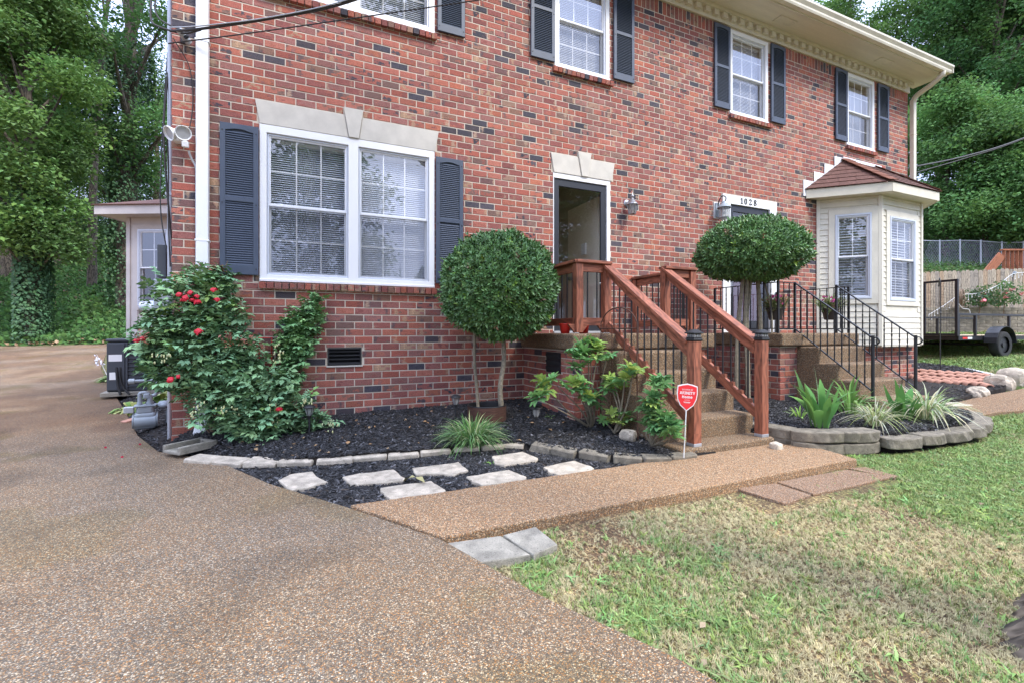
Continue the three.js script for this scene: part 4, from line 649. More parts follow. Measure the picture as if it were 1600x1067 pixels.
{ // side bay over the driveway
  const A = depthAt(199, 518, 9.3), P0 = [A.x, A.z], P1 = [-1.29, A.z + 1.05], y0 = 0.55, y1 = 3.42, L = Math.hypot(P1[0] - P0[0], P1[1] - P0[1]), win = [0.22, 0.86, 1.62, 3.18];
  const g = grp('side_bay', house); g.position.set(P0[0], 0, P0[1]); g.rotation.y = -Math.atan2(P1[1] - P0[1], P1[0] - P0[0]);
  mesh('panel_wall', metres([extr(rect(0, L, 0.1, y1), -0.08, 0, 0, [rect(...win).reverse()]), span(-0.02, 0.06, 0.1, y1, 0.001, 0.02), span(0.14, 0.95, win[3] + 0.002, win[3] + 0.1, 0.001, 0.018), span(0.12, 0.218, 0.85, win[3] + 0.1, 0.001, 0.019), span(0.862, 0.97, 0.85, win[3] + 0.1, 0.001, 0.019), span(0.14, 1.2, win[2] - 0.09, win[2] - 0.002, 0.001, 0.022), span(0.22, 0.86, 0.86, 0.92, 0.001, 0.017)]), M.mauve, g);
  mesh('side_wall', span(0, 0.1, 0.1, y1, -3.0, -0.081), M.mauve, g); mesh('inner_back', span(0.1, L, 0.1, y1, -1.4, -1.3), M.room, g);
  mesh('soffit', span(-0.35, L + 0.2, y1 + 0.001, y1 + 0.02, -3.0, 0.33), M.mauve, g); mesh('fascia', metres([span(-0.37, L + 0.2, y1 - 0.01, y1 + 0.17, 0.331, 0.35), span(-0.372, -0.352, y1 - 0.01, y1 + 0.17, -3.0, 0.33)]), M.mauve, g);
  { const f = [V(-0.4, y1 + 0.175, 0.38), V(L + 0.3, y1 + 0.175, 0.38), V(L + 0.3, 4.55, -2), V(1.6, 4.55, -2), V(-0.4, y1 + 0.175, -3.0)], q = new THREE.BufferGeometry().setFromPoints([f[0], f[1], f[2], f[0], f[2], f[3], f[0], f[3], f[4]]); q.computeVertexNormals(); mesh('roof', metres(q), M.shingle, g); mesh('roof_edge', span(-0.4, L + 0.2, y1 + 0.165, y1 + 0.18, 0.3505, 0.385), M.shingle, g); }
  const w = grp('window', house); w.position.copy(g.position); w.rotation.y = g.rotation.y; mesh('frame', extr(rect(win[0] + 0.001, win[1] - 0.001, win[2] + 0.001, win[3] - 0.001), -0.06, 0.024, 0.004, [rect(win[0] + 0.03, win[1] - 0.03, win[2] + 0.03, win[3] - 0.03).reverse()]), M.alu, w); sashSet(w, win[0] + 0.032, win[1] - 0.032, win[2] + 0.032, win[3] - 0.032, 0.0, { cols: 2, blind: false });
}
// house number
const fontData = await new FontLoader().loadAsync('fonts/droid/droid_serif_bold.typeface.json');
const sansBold = await new FontLoader().loadAsync('fonts/droid/droid_sans_bold.typeface.json');
const sansReg = await new FontLoader().loadAsync('fonts/droid/droid_sans_regular.typeface.json');
{ const xs = [6.74, 6.835, 6.95, 7.065]; ['1', '0', '2', '8'].forEach((ch, i) => { const g = new TextGeometry(ch, { font: fontData, size: 0.098, depth: 0.006, curveSegments: 5, bevelEnabled: false }); g.computeBoundingBox(); g.translate(-(g.boundingBox.min.x + g.boundingBox.max.x) / 2, -0.049, 0); const m = mesh('house_number', g, M.black, house); m.position.set(xs[i] - 0.06, 3.312, 0.0205); }); }

// ---------- porch one ----------
const FLOOR = 1.075;
const roundStep = (x0, x1, z0, z1, y0, y1, r = 0.028) => rb(x1 - x0, y1 - y0, z1 - z0, r, (x0 + x1) / 2, (y0 + y1) / 2, (z0 + z1) / 2, 0, 0, 0, 3);
function porch(name, label, x0, x1, sx0, sx1, zf, T, rises, lower) {
  const g = thing(name, label, 'porch steps');
  mesh('landing_slab', metres(roundStep(x0, x1, 0.002, zf, FLOOR - 0.175, FLOOR), 2), M.aggStep, g);
  const n = rises.length; rises.forEach((h, i) => { const z1 = zf + T * (n - i); mesh('step', metres(roundStep(sx0 + 0.004 * i, sx1 - 0.004 * (n - i), Math.max(0.9, z1 - T - 0.16) - (i === 0 ? 0 : 0), z1, i === 0 ? -0.15 : -0.12, h, 0.03), i * 3.1), M.aggStep, g); });
  const px0 = x0 + 0.05, px1 = sx0 + 0.16, pz = zf - 0.07, pier = grp('brick_pier', g); R = rng(Math.round(x0 * 100));
  const flat = FLOOR - 0.18, wallB = (len, blocked, fn) => { for (const b of lay(0, len, -0.1, flat - 0.002, Y0, blocked)) { const buf = newBuf(); brickInto(buf, b[0], b[1], b[2], b[3], Math.floor(R() * NCELL), rr(-0.001, 0.001)); mesh('brick', fn(bufGeo(buf)), M.brick, pier); } };
  wallB(px1 - px0, [], (q) => { q.translate(px0, 0, pz); return q; });
  wallB(pz - 0.03, lower ? [[0.62, 0.98, 0.62, 0.86]] : [], (q) => { q.rotateY(-Math.PI / 2); q.translate(px0, 0, 0.005); return q; });
  mesh('pier_core', metres([span(px0 + 0.008, px1 - 0.002, -0.2, flat - 0.003, pz - 0.3, pz - 0.008), span(px0 + 0.008, px0 + 0.3, -0.2, flat - 0.003, 0.002, pz - 0.301), span(px1 - 0.002, x1 - 0.06, -0.2, flat - 0.003, pz - 0.3, pz - 0.02), span(x1 - 0.3, x1 - 0.06, -0.2, flat - 0.003, 0.002, pz - 0.301)]), M.mortar, pier);
  if (lower) { const v = [[0.62, 0.98]]; for (let k = 0; k < 3; k++) mesh('vent_louvre', rb(0.012, 0.06, 0.33, 0.006, px0 - 0.002, 0.66 + k * 0.075, 0.805, 0, 0, 0.3), M.rubber, pier); mesh('vent_backing', span(px0 + 0.002, px0 + 0.006, 0.62, 0.86, 0.63, 0.985), M.black, pier); }
  // brick on the right flank
  const fr = newBuf(); for (const b of lay(0, pz - 0.02, -0.1, flat - 0.002, Y0)) brickInto(fr, b[0], b[1], b[2], b[3], Math.floor(R() * NCELL), 0); const fg = bufGeo(fr).rotateY(Math.PI / 2); fg.translate(x1 - 0.05, 0, pz - 0.004); mesh('bricks', fg, M.brick, pier).userData.kind = 'stuff';
  if (sx1 + 0.08 < x1 - 0.1) { const f2 = newBuf(); for (const b of lay(sx1 - 0.1, x1 - 0.05, -0.1, flat - 0.002, Y0)) brickInto(f2, b[0], b[1], b[2], b[3], Math.floor(R() * NCELL), pz - 0.002); mesh('bricks', bufGeo(f2), M.brick, pier).userData.kind = 'stuff'; }
  return g;
}
porch('porch_steps', 'exposed aggregate porch steps with stained wooden railings', 2.55, 4.62, 2.92, 4.12, 1.34, 0.235, [0.088, 0.28, 0.48, 0.68, 0.89].map((v) => v), true);
porch('porch_steps', 'exposed aggregate porch steps with black iron railings', 5.85, 7.58, 6.24, 7.31, 1.34, 0.24, [0.10, 0.28, 0.48, 0.68, 0.89], false);

// ---------- wooden railings ----------
const ironBal = (a, b, r = 0.0085) => { const g = cyl(r * 1.0, r * 1.0, b.y - a.y, a.x, (a.y + b.y) / 2, a.z, 8); return g; };
function capLight(parent, x, y, z) {
  const g = grp('post_cap_light', parent); g.position.set(x, y, z);
  mesh('cap_base', [rb(0.106, 0.022, 0.106, 0.008, 0, 0.012, 0), rb(0.094, 0.012, 0.094, 0.004, 0, 0.028, 0)], M.black, g);
  const wn = []; for (let s = 0; s < 4; s++) for (let k = -1; k <= 1; k++) wn.push(place(rb(0.023, 0.026, 0.004, 0.002, k * 0.029, 0.048, 0.041, 0, 0, 0, 1), 0, 0, 0, 0, s * Math.PI / 2, 0)); mesh('windows', wn, M.lampGlass, g).userData.kind = 'stuff';
  mesh('cap_body', [bx(0.08, 0.034, 0.08, 0, 0.049, 0)], M.black, g);
  const c = new THREE.CylinderGeometry(0.03, 0.082, 0.03, 4, 1); c.rotateY(Math.PI / 4); c.translate(0, 0.088, 0); mesh('cap_roof', [clean(c).toNonIndexed ? c : c, rb(0.116, 0.01, 0.116, 0.004, 0, 0.069, 0)], M.black, g);
}
function woodRailing(label, xs, xa, zTop, zBot, baseY, wallEnd) {
  const g = thing('wooden_railing', label, 'railing'), P = 0.089, top = 1.905, dir = 1;
  const post = (x, z, y0, y1) => mesh('post', metres(rb(P, y1 - y0, P, 0.006, x, (y0 + y1) / 2, z, 0, 0, 0, 1)).applyMatrix4(new THREE.Matrix4()), M.wood, g);
  const vpost = (x, z, y0, y1) => mesh('post', bar([x, y0, z], [x, y1, z], P, P, V(0, 0, 1), 0.005), M.wood, g);
  vpost(xa, zTop, FLOOR + 0.012, top - 0.04); vpost(xs, zTop, FLOOR + 0.012, top - 0.03); vpost(xs, zBot, baseY, 1.015); vpost(xa, wallEnd, FLOOR + 0.012, top - 0.04);
  // level runs: side (along z) and front stub (along x)
  const run = (a, b) => { const d = V(b[0] - a[0], 0, b[1] - a[1]).normalize(), L = Math.hypot(b[0] - a[0], b[1] - a[1]), s = 0.046, p = (t, y) => [a[0] + d.x * t, y, a[1] + d.z * t];
    mesh('rail', bar(p(s, top - 0.088), p(L - s, top - 0.088), 0.038, 0.088, V(0, 1, 0), 0.004), M.wood, g); mesh('rail', bar(p(s, FLOOR + 0.135), p(L - s, FLOOR + 0.135), 0.038, 0.088, V(0, 1, 0), 0.004), M.wood, g); mesh('cap_board', bar(p(-0.045, top - 0.02), p(L + 0.045, top - 0.02), 0.13, 0.034, V(0, 1, 0), 0.005), M.wood, g);
    const n = Math.max(2, Math.round((L - 0.1) / 0.108)); for (let k = 1; k < n; k++) { const t = L * k / n; mesh('baluster', ironBal(V(a[0] + d.x * t, FLOOR + 0.18, a[1] + d.z * t), V(0, top - 0.13, 0)), M.black, g); } };
  run([xa, zTop], [xa, wallEnd]); run(xs > xa ? [xa, zTop] : [xs, zTop], xs > xa ? [xs, zTop] : [xa, zTop]);
  // brackets at the foot of the upper posts
  for (const x of [xa, xs]) mesh('bracket', [extr([[-0.09, 0.1], [0, 0.1], [0, 0]], -0.015, 0.015).translate(x - 0.046, FLOOR + 0.008, zTop), extr([[0, 0.1], [0.09, 0.1], [0, 0]], -0.015, 0.015).translate(x + 0.046, FLOOR + 0.008, zTop)], M.wood, g);
  // stair run
  const z0 = zTop + 0.046, z1 = zBot - 0.046, yA = top - 0.075, yB = 0.955, sl = (yB - yA) / (z1 - z0), yt = (z) => yA + sl * (z - z0), drop = 0.655;
  mesh('stair_rail', bar([xs, yt(z0) - 0.03, z0], [xs, yt(z1) - 0.03, z1], 0.038, 0.105, V(0, 1, 0), 0.004), M.wood, g); mesh('stair_rail', bar([xs, yt(z0) - drop, z0], [xs, yt(z1) - drop, z1], 0.038, 0.088, V(0, 1, 0), 0.004), M.wood, g);
  mesh('stair_cap', bar([xs, yt(z0) + 0.048, z0 - 0.06], [xs, yt(z1) + 0.048, z1 + 0.005], 0.115, 0.036, V(0, 1, 0), 0.006), M.wood, g);
  const n = 12; for (let k = 1; k < n; k++) { const z = mix(z0, z1, k / n); mesh('baluster', ironBal(V(xs, yt(z) - drop + 0.03, z), V(0, yt(z) - 0.06, 0)), M.black, g); mesh('baluster_block', extr([[-0.04, 0.03], [0.04, 0.03], [0.04, -0.028]], -0.016, 0.016).rotateY(-Math.PI / 2).translate(xs, yt(z) - drop + 0.035, z), M.wood, g); }
  capLight(g, xs, 1.015, zBot);
  mesh('post_anchor', rb(0.092, 0.03, 0.092, 0.004, xs, baseY + 0.012, zBot), M.galv, g);
  return g;
}
woodRailing('stained wooden railing on the sign side of the aggregate steps', 3.12, 2.74, 1.13, 2.45, 0.088, 0.06);
woodRailing('stained wooden railing on the side of the steps towards the iron railings', 4.0, 4.42, 1.13, 2.44, 0.09, 0.06);

// ---------- wrought iron railings ----------
function twisted(x, y0, y1, z) { const L = y1 - y0, n = 14, pos = [], idx = [], w = 0.0085; const tw = (t) => (Math.abs(t - 0.28) < 0.13 || Math.abs(t - 0.72) < 0.13 ? 1 : 0); let ang = 0; const N = 26; for (let i = 0; i <= N; i++) { const t = i / N; ang += tw(t) * 0.75; for (let k = 0; k < 4; k++) { const a = ang + k * Math.PI / 2 + Math.PI / 4; const s = w * (1 + 0.25 * tw(t) * Math.sin(i * 2.1)); pos.push(x + Math.cos(a) * s, y0 + L * t, z + Math.sin(a) * s); } } for (let i = 0; i < N; i++) for (let k = 0; k < 4; k++) { const a = i * 4 + k, b = i * 4 + (k + 1) % 4; idx.push(a, a + 4, b, b, a + 4, b + 4); } const g = new THREE.BufferGeometry(); g.setAttribute('position', new THREE.Float32BufferAttribute(pos, 3)); g.setIndex(idx); g.computeVertexNormals(); return g; }
function ironRailing(label, xs, xa, zBack, zBot, baseY) {
  const g = thing('iron_railing', label, 'railing'), zT = 1.22, top = 1.79, low = FLOOR + 0.065, flatB = V(0, 1, 0);
  const post = (x, z, y0, y1) => mesh('post', rb(0.028, y1 - y0, 0.028, 0.003, x, (y0 + y1) / 2, z, 0, 0, 0, 1), M.blackMetal, g);
  post(xa, zBack, FLOOR, top); post(xa, zT, FLOOR, top + 0.01); post(xs, zT, FLOOR, top + 0.01);
  const run = (a, b) => { const L = Math.hypot(b[0] - a[0], b[1] - a[1]); for (const y of [top - 0.006, low]) mesh('rail', bar([a[0], y, a[1]], [b[0], y, b[1]], y > 1.5 ? 0.03 : 0.022, 0.012), M.blackMetal, g); const n = Math.max(2, Math.round(L / 0.105)); for (let k = 1; k < n; k++) mesh('baluster', twisted(mix(a[0], b[0], k / n), low, top - 0.012, mix(a[1], b[1], k / n)), M.blackMetal, g); };
  run([xa, zT], [xa, zBack]); run([xs, zT], [xa, zT]);
  const yB = 1.02, z1 = zBot, yt = (z) => mix(top, yB, (z - zT) / (z1 - zT)), drop = top - low;
  mesh('stair_rail', bar([xs, yt(zT), zT], [xs, yt(z1), z1], 0.03, 0.014), M.blackMetal, g); mesh('stair_rail', bar([xs, yt(zT) - drop, zT], [xs, yt(z1) - drop, z1], 0.022, 0.012), M.blackMetal, g);
  mesh('newel_post', cyl(0.019, 0.019, yB + 0.03 - baseY, xs, (yB + 0.03 + baseY) / 2, z1, 10), M.blackMetal, g); mesh('scroll', tube([[xs, yB, z1], [xs, yB + 0.005, z1 + 0.045], [xs, yB - 0.04, z1 + 0.07], [xs, yB - 0.075, z1 + 0.045], [xs, yB - 0.08, z1 + 0.02]], 0.009, 6, 18), M.blackMetal, g);
  for (let k = 1; k < 11; k++) { const z = mix(zT, z1, k / 11); mesh('baluster', twisted(xs, yt(z) - drop, yt(z) - 0.006, z), M.blackMetal, g); }
  return g;
}
ironRailing('black iron stair railing with twisted balusters beside the mushroom-shaped tree', 6.28, 5.93, 0.14, 2.2, 0.26);
ironRailing('black iron stair railing with twisted balusters beside the cream bay window', 7.22, 7.52, 0.04, 2.2, 0.26);
// ---------- things on the house ----------
R = rng(200);
function lantern(name, label, x, y, hook) {
  const g = thing(name, label, 'wall lantern', [x, y, 0]);
  if (!hook) {
    mesh('wall_plate', [place(lathe([[0, 0.02], [0.04, 0.02], [0.055, 0.008], [0.06, 0]], 16), 0, 0.03, 0.002, Math.PI / 2)], M.pewter, g);
    mesh('arm', tube([[0, 0.03, 0.02], [0, 0.06, 0.07], [0, 0.075, 0.12]], 0.012, 8), M.pewter, g);
    const z = 0.125; mesh('finial', place(lathe([[0, 0.17], [0.004, 0.165], [0.005, 0.135], [0.022, 0.12], [0.026, 0.1], [0.012, 0.085], [0.018, 0.07]], 14), 0, 0, z), M.pewter, g);
    mesh('roof', place(lathe([[0.018, 0.07], [0.035, 0.06], [0.05, 0.03], [0.085, -0.005], [0.09, -0.02], [0.08, -0.024]], 6), 0, 0, z), M.pewter, g);
    for (let k = 0; k < 6; k++) { const a = k * Math.PI / 3 + Math.PI / 6; mesh('bar', bar([0.079 * Math.cos(a), -0.024, z + 0.079 * Math.sin(a)], [0.046 * Math.cos(a), -0.155, z + 0.046 * Math.sin(a)], 0.008, 0.008, V(Math.cos(a), 0, Math.sin(a))), M.pewter, g); }
    mesh('glass', place(new THREE.CylinderGeometry(0.074, 0.042, 0.13, 6, 1, true), 0, -0.09, z), M.lampGlass, g); mesh('base', place(lathe([[0.05, 0], [0.045, -0.012], [0.02, -0.022], [0, -0.024]], 6), 0, -0.15, z), M.pewter, g);
    mesh('bulb', place(new THREE.SphereGeometry(0.022, 10, 8), 0, -0.08, z), M.whitePlastic, g);
  } else {
    mesh('wall_plate', rb(0.11, 0.24, 0.02, 0.01, 0, -0.04, 0.022), M.greyMetal, g); mesh('mount_block', rb(0.14, 0.27, 0.01, 0.005, 0, -0.04, 0.0065), M.whitePlastic, g);
    mesh('hook', tube([[0, -0.02, 0.03], [0, 0.08, 0.04], [0, 0.155, 0.09], [0, 0.165, 0.14], [0, 0.13, 0.185], [0, 0.085, 0.18], [0, 0.07, 0.15]], 0.009, 7, 26), M.blackMetal, g);
    const z = 0.15; mesh('roof', place(lathe([[0, 0.075], [0.04, 0.07], [0.042, 0.045], [0.055, 0.03], [0.105, -0.02], [0.11, -0.035], [0.09, -0.038]], 12), 0, 0, z), M.greyMetal, g); mesh('glass', place(new THREE.CylinderGeometry(0.08, 0.075, 0.15, 12, 1, true), 0, -0.115, z), M.lampGlass, g); mesh('base', cyl(0.085, 0.07, 0.025, 0, -0.2, z, 12), M.greyMetal, g);
    for (let k = 0; k < 6; k++) { const a = k * Math.PI / 3; mesh('bar', cyl(0.004, 0.004, 0.15, 0.084 * Math.cos(a), -0.115, z + 0.084 * Math.sin(a), 6), M.greyMetal, g); } mesh('bulb', place(new THREE.SphereGeometry(0.025, 10, 8), 0, -0.11, z), M.whitePlastic, g);
  }
  return g;
}
lantern('wall_lantern', 'pewter six-sided lantern on the brick beside the first storm door', 4.30, 2.97, false);
lantern('wall_lantern', 'grey hook-arm lantern on white mount beside the numbered door', 6.12, 3.13, true);
{ // floodlight
  const g = thing('floodlight', 'white twin-head security floodlight on the brick corner', 'floodlight', [-1.19, 3.0, 0.0]);
  mesh('box', rb(0.1, 0.07, 0.1, 0.01, 0, 0.0, 0.055), M.whitePlastic, g);
  const head = (x, y, z, ry, rx) => { const q = grp('lamp_head', g); q.position.set(x, y, z); q.rotation.set(rx, ry, 0, 'YXZ'); mesh('housing', place(lathe([[0.0, -0.11], [0.03, -0.108], [0.036, -0.08], [0.04, -0.045], [0.068, 0.0], [0.07, 0.016], [0.064, 0.016], [0.05, -0.02]], 18), 0, 0, 0, Math.PI / 2), M.whitePlastic, q); mesh('lens', place(new THREE.CircleGeometry(0.062, 18), 0, 0, -0.001), M.galv, q); };
  head(-0.07, 0.03, 0.1, -0.9, 0.45); head(0.045, 0.035, 0.14, 0.25, 0.3); mesh('sensor', rb(0.055, 0.06, 0.05, 0.01, 0.055, -0.06, 0.105, 0.2), M.whitePlastic, g);
  mesh('conduit', tube([[0.07, -0.10, 0.05], [0.09, -0.17, 0.03], [0.125, -0.24, 0.02], [0.13, -0.32, 0.016], [0.13, -0.6, 0.016], [0.13, -1.3, 0.016]], 0.011, 7, 30), M.galv, g);
}
{ // bullet camera / entrance cap under the cables
  const g = thing('bullet_camera', 'small grey bullet camera on the brick below the service cables', 'camera', [-1.17, 4.02, 0.0]);
  mesh('bracket', rb(0.05, 0.09, 0.015, 0.004, 0, 0.0, 0.012), M.black, g); mesh('body', place(cyl(0.03, 0.034, 0.13, 0, 0, 0, 14, 1.1, 0, 0.5), 0.02, -0.01, 0.09), M.galv, g); mesh('lens', place(cyl(0.026, 0.026, 0.012, 0, 0, 0, 14, 1.1, 0, 0.5), 0.055, -0.045, 0.155), M.black, g);
}
{ // service mast, meter and box on the flank
  const g = thing('electric_meter', 'grey electric meter box with glass dial below service mast', 'meter');
  const z = -0.24; mesh('mast', [cyl(0.028, 0.028, 5.2, -1.335, 4.2, z, 12)], M.galv, g); mesh('mast_strap', rspan(-1.375, -1.274, 2.5, 2.53, z - 0.035, z + 0.035), M.galv, g);
  mesh('meter_box', rb(0.17, 0.54, 0.26, 0.012, -1.375, 1.36, z - 0.05), M.greyMetal, g); mesh('meter_socket', cyl(0.088, 0.088, 0.06, -1.49, 1.33, z - 0.05, 20, 0, 0, Math.PI / 2), M.galv, g); mesh('dial_glass', cyl(0.075, 0.082, 0.08, -1.555, 1.33, z - 0.05, 20, 0, 0, Math.PI / 2), M.pewter, g);
  mesh('breaker_box', rb(0.08, 0.34, 0.16, 0.008, -1.42, 1.83, z - 0.12), M.acGrey, g); mesh('lower_conduit', cyl(0.018, 0.018, 1.1, -1.32, 0.55, z + 0.1, 10), M.galv, g);
  mesh('wires', [tube([[-1.34, 3.95, z], [-1.38, 3.2, z + 0.05], [-1.36, 2.6, z + 0.03], [-1.31, 1.9, z + 0.04], [-1.30, 1.6, z + 0.1]], 0.009, 5, 30), tube([[-1.36, 3.98, z], [-1.40, 3.3, z - 0.02], [-1.42, 2.4, z], [-1.36, 1.9, z]], 0.006, 5, 30), tube([[-1.25, 4.0, 0.03], [-1.12, 3.75, 0.016], [-1.09, 3.4, 0.014], [-1.13, 3.05, 0.02]], 0.005, 5, 24), tube([[-1.30, 3.0, 0.02], [-1.31, 2.7, -0.06], [-1.32, 2.2, -0.1], [-1.30, 1.75, -0.08]], 0.007, 5, 24)], M.cable, g);
}
function cableThing(label, pts, r, extra) { const g = thing('overhead_cable', label, 'cable'); mesh('wire', tube(pts, r, 5, 40), M.cable, g); if (extra) extra(g); return g; }
{
  const A = V(-1.27, 4.05, 0.06), B = onZ(312, 45, 0.35), C = onZ(540, 4, 0.9), D = onZ(700, -60, 1.4); cableThing('thick twisted service cable running up from the brick corner', [A, B, onZ(420, 29, 0.6), C, D, D.clone().add(D.clone().sub(C).multiplyScalar(2.5))], 0.013, (g) => { mesh('messenger', tube([A.clone().add(V(0, 0.02, 0.02)), B.clone().add(V(0, 0.015, 0.02)), onZ(420, 27, 0.62), C.clone().add(V(0, 0.01, 0.02)), D.clone().add(V(0, -0.01, 0)), D.clone().add(D.clone().sub(C).multiplyScalar(2.5))], 0.006, 5, 40), M.galv, g); mesh('drip_loop', [tube([onZ(236, -10, -0.1), onZ(235, 28, -0.05), onZ(246, 41, 0.03), onZ(285, 52, 0.15), onZ(312, 47, 0.35)], 0.010, 5, 24), tube([onZ(242, -10, -0.1), onZ(243, 20, -0.05), onZ(258, 36, 0.05), onZ(295, 50, 0.2), onZ(314, 46, 0.36)], 0.008, 5, 24)], M.cable, g); });
  const E = onZ(262, 68, 0.04), F = onZ(500, 36, 0.6), G = onZ(760, -2, 1.1), H = onZ(900, -26, 1.4); cableThing('thin telephone cable crossing the brick below the upper window', [E, onZ(380, 53, 0.3), F, G, H, H.clone().add(H.clone().sub(G).multiplyScalar(3))], 0.0065);
  const a = depthAt(1424, 262, 9.9), b = depthAt(1510, 244, 11), c = depthAt(1600, 216, 12), d = depthAt(1760, 150, 14); cableThing('paired service cable rising from the far house corner past trees', [a, b, c, d], 0.018, (g) => mesh('wire', tube([a.clone().add(V(0, -0.14, 0)), b.clone().add(V(0, -0.05, 0)), c.clone().add(V(0, -0.02, 0)), d], 0.012, 5, 40), M.cable, g));
}
// ---------- beside the flank ----------
{
  const c = depthAt(226, 518, 8.0), g = thing('air_conditioner', 'dark grey air conditioning condenser on concrete pad', 'air conditioner', [c.x, bedH(c.x, c.z) + 0.05, c.z], 0.08);
  const W = 0.84, H = 0.86; mesh('pad', rb(W + 0.14, 0.07, W + 0.14, 0.01, 0, -0.02, 0), M.paver, g); mesh('cabinet', rb(W, H - 0.05, W, 0.02, 0, H / 2 - 0.005, 0), M.acGrey, g); mesh('top_cover', rb(W + 0.03, 0.05, W + 0.03, 0.02, 0, H - 0.0, 0), M.acGrey, g);
  for (let k = 0; k < 11; k++) mesh('louvre', bx(W - 0.28, 0.012, 0.02, 0.11, 0.1 + k * 0.066, W / 2 + 0.012, 0.5), M.acGrey, g);
  for (const x of [-0.16, 0.39]) mesh('corner_post', rb(0.03, H - 0.08, 0.035, 0.006, x, H / 2, W / 2 + 0.012), M.acGrey, g);
  mesh('service_panel', rb(0.23, H - 0.1, 0.03, 0.006, -0.3, H / 2, W / 2 + 0.01), M.acGrey, g);
  mesh('label_plate', span(-0.39, -0.22, 0.52, 0.63, W / 2 + 0.026, W / 2 + 0.028), M.whitePlastic, g); mesh('label_plate', span(-0.38, -0.28, 0.22, 0.34, W / 2 + 0.026, W / 2 + 0.028), M.whitePlastic, g); mesh('caution_strip', span(-0.424, -0.4215, 0.2, 0.8, W / 2 - 0.12, W / 2 - 0.1), M.yellow, g);
  mesh('refrigerant_lines', [tube([[-0.29, 0.42, W / 2 + 0.02], [-0.28, 0.3, W / 2 + 0.05], [-0.26, 0.12, W / 2 + 0.07], [-0.22, -0.02, W / 2 + 0.1]], 0.018, 6), tube([[-0.24, 0.42, W / 2 + 0.02], [-0.24, 0.28, W / 2 + 0.05], [-0.2, 0.1, W / 2 + 0.07], [-0.1, -0.02, W / 2 + 0.12]], 0.015, 6)], M.rubber, g);
}
{
  const c = onY(230, 660, 0.08), g = thing('gas_meter', 'grey gas meter with pipe fittings beside brick corner', 'gas meter', [c.x - 0.02, bedH(c.x, c.z), c.z], 0.2);
  mesh('meter_body', [rb(0.21, 0.19, 0.15, 0.04, 0, 0.12, 0, 0, 0, 0, 3), rb(0.16, 0.1, 0.13, 0.03, 0, 0.24, 0), cyl(0.078, 0.078, 0.19, 0, 0.11, 0.02, 18, 0, 0, Math.PI / 2)], M.greyMetal, g); mesh('side_flange', [cyl(0.085, 0.085, 0.014, -0.105, 0.12, 0.01, 14, 0, 0, Math.PI / 2), cyl(0.085, 0.085, 0.014, 0.105, 0.12, 0.01, 14, 0, 0, Math.PI / 2), rb(0.2, 0.018, 0.15, 0.006, 0, 0.285, 0)], M.greyMetal, g);
  mesh('index_cover', rb(0.09, 0.07, 0.06, 0.01, -0.14, 0.25, 0.03), M.galv, g);
  mesh('pipe', [cyl(0.02, 0.02, 0.12, -0.05, 0.34, 0, 10), cyl(0.026, 0.026, 0.03, -0.05, 0.31, 0, 8), cyl(0.028, 0.024, 0.1, 0.04, 0.35, 0, 10), cyl(0.036, 0.036, 0.03, 0.04, 0.31, 0, 8), tube([[-0.05, 0.38, 0], [-0.045, 0.42, 0], [0, 0.425, 0], [0.03, 0.40, 0]], 0.02, 8), tube([[0.04, 0.38, 0], [0.09, 0.40, 0], [0.105, 0.46, 0], [0.105, 0.55, 0]], 0.02, 8), cyl(0.018, 0.018, 0.42, 0.06, 0.56, 0, 10, 0, 0, Math.PI / 2), cyl(0.03, 0.03, 0.05, -0.12, 0.56, 0, 10, 0, 0, Math.PI / 2), rb(0.06, 0.06, 0.06, 0.015, 0.01, 0.39, 0)], M.greyMetal, g);
  mesh('regulator', [place(lathe([[0, 0.05], [0.05, 0.045], [0.075, 0.012], [0.075, -0.012], [0.05, -0.03], [0, -0.035]], 16), 0.17, 0.27, -0.03), cyl(0.02, 0.02, 0.2, 0.2, 0.17, -0.03, 10)], M.greyMetal, g);
}
{ const c = onY(205, 652, 0.05); solo('loose_brick', metres(rb(0.19, 0.06, 0.09, 0.006, c.x, bedH(c.x, c.z) + 0.035, c.z, 0.1, 0.9, 0.05)), M.terracotta, 'single loose brick lying at the driveway edge', 'brick'); }
{ // splash block
  const c = onY(300, 703, 0.04), g = new THREE.Group; const geo = metres([rb(0.42, 0.035, 0.3, 0.01, 0, 0.0, 0), rb(0.42, 0.07, 0.045, 0.015, 0, 0.035, 0.13), rb(0.42, 0.07, 0.045, 0.015, 0, 0.035, -0.13), rb(0.05, 0.065, 0.3, 0.015, 0.19, 0.03, 0)]);
  const m = solo('splash_block', geo, M.paver, 'weathered concrete splash block below the white downspout', 'splash block'); m.position.set(c.x - 0.02, 0.05, c.z - 0.04); m.rotation.y = 0.75; m.scale.set(0.8, 0.8, 0.8);
}
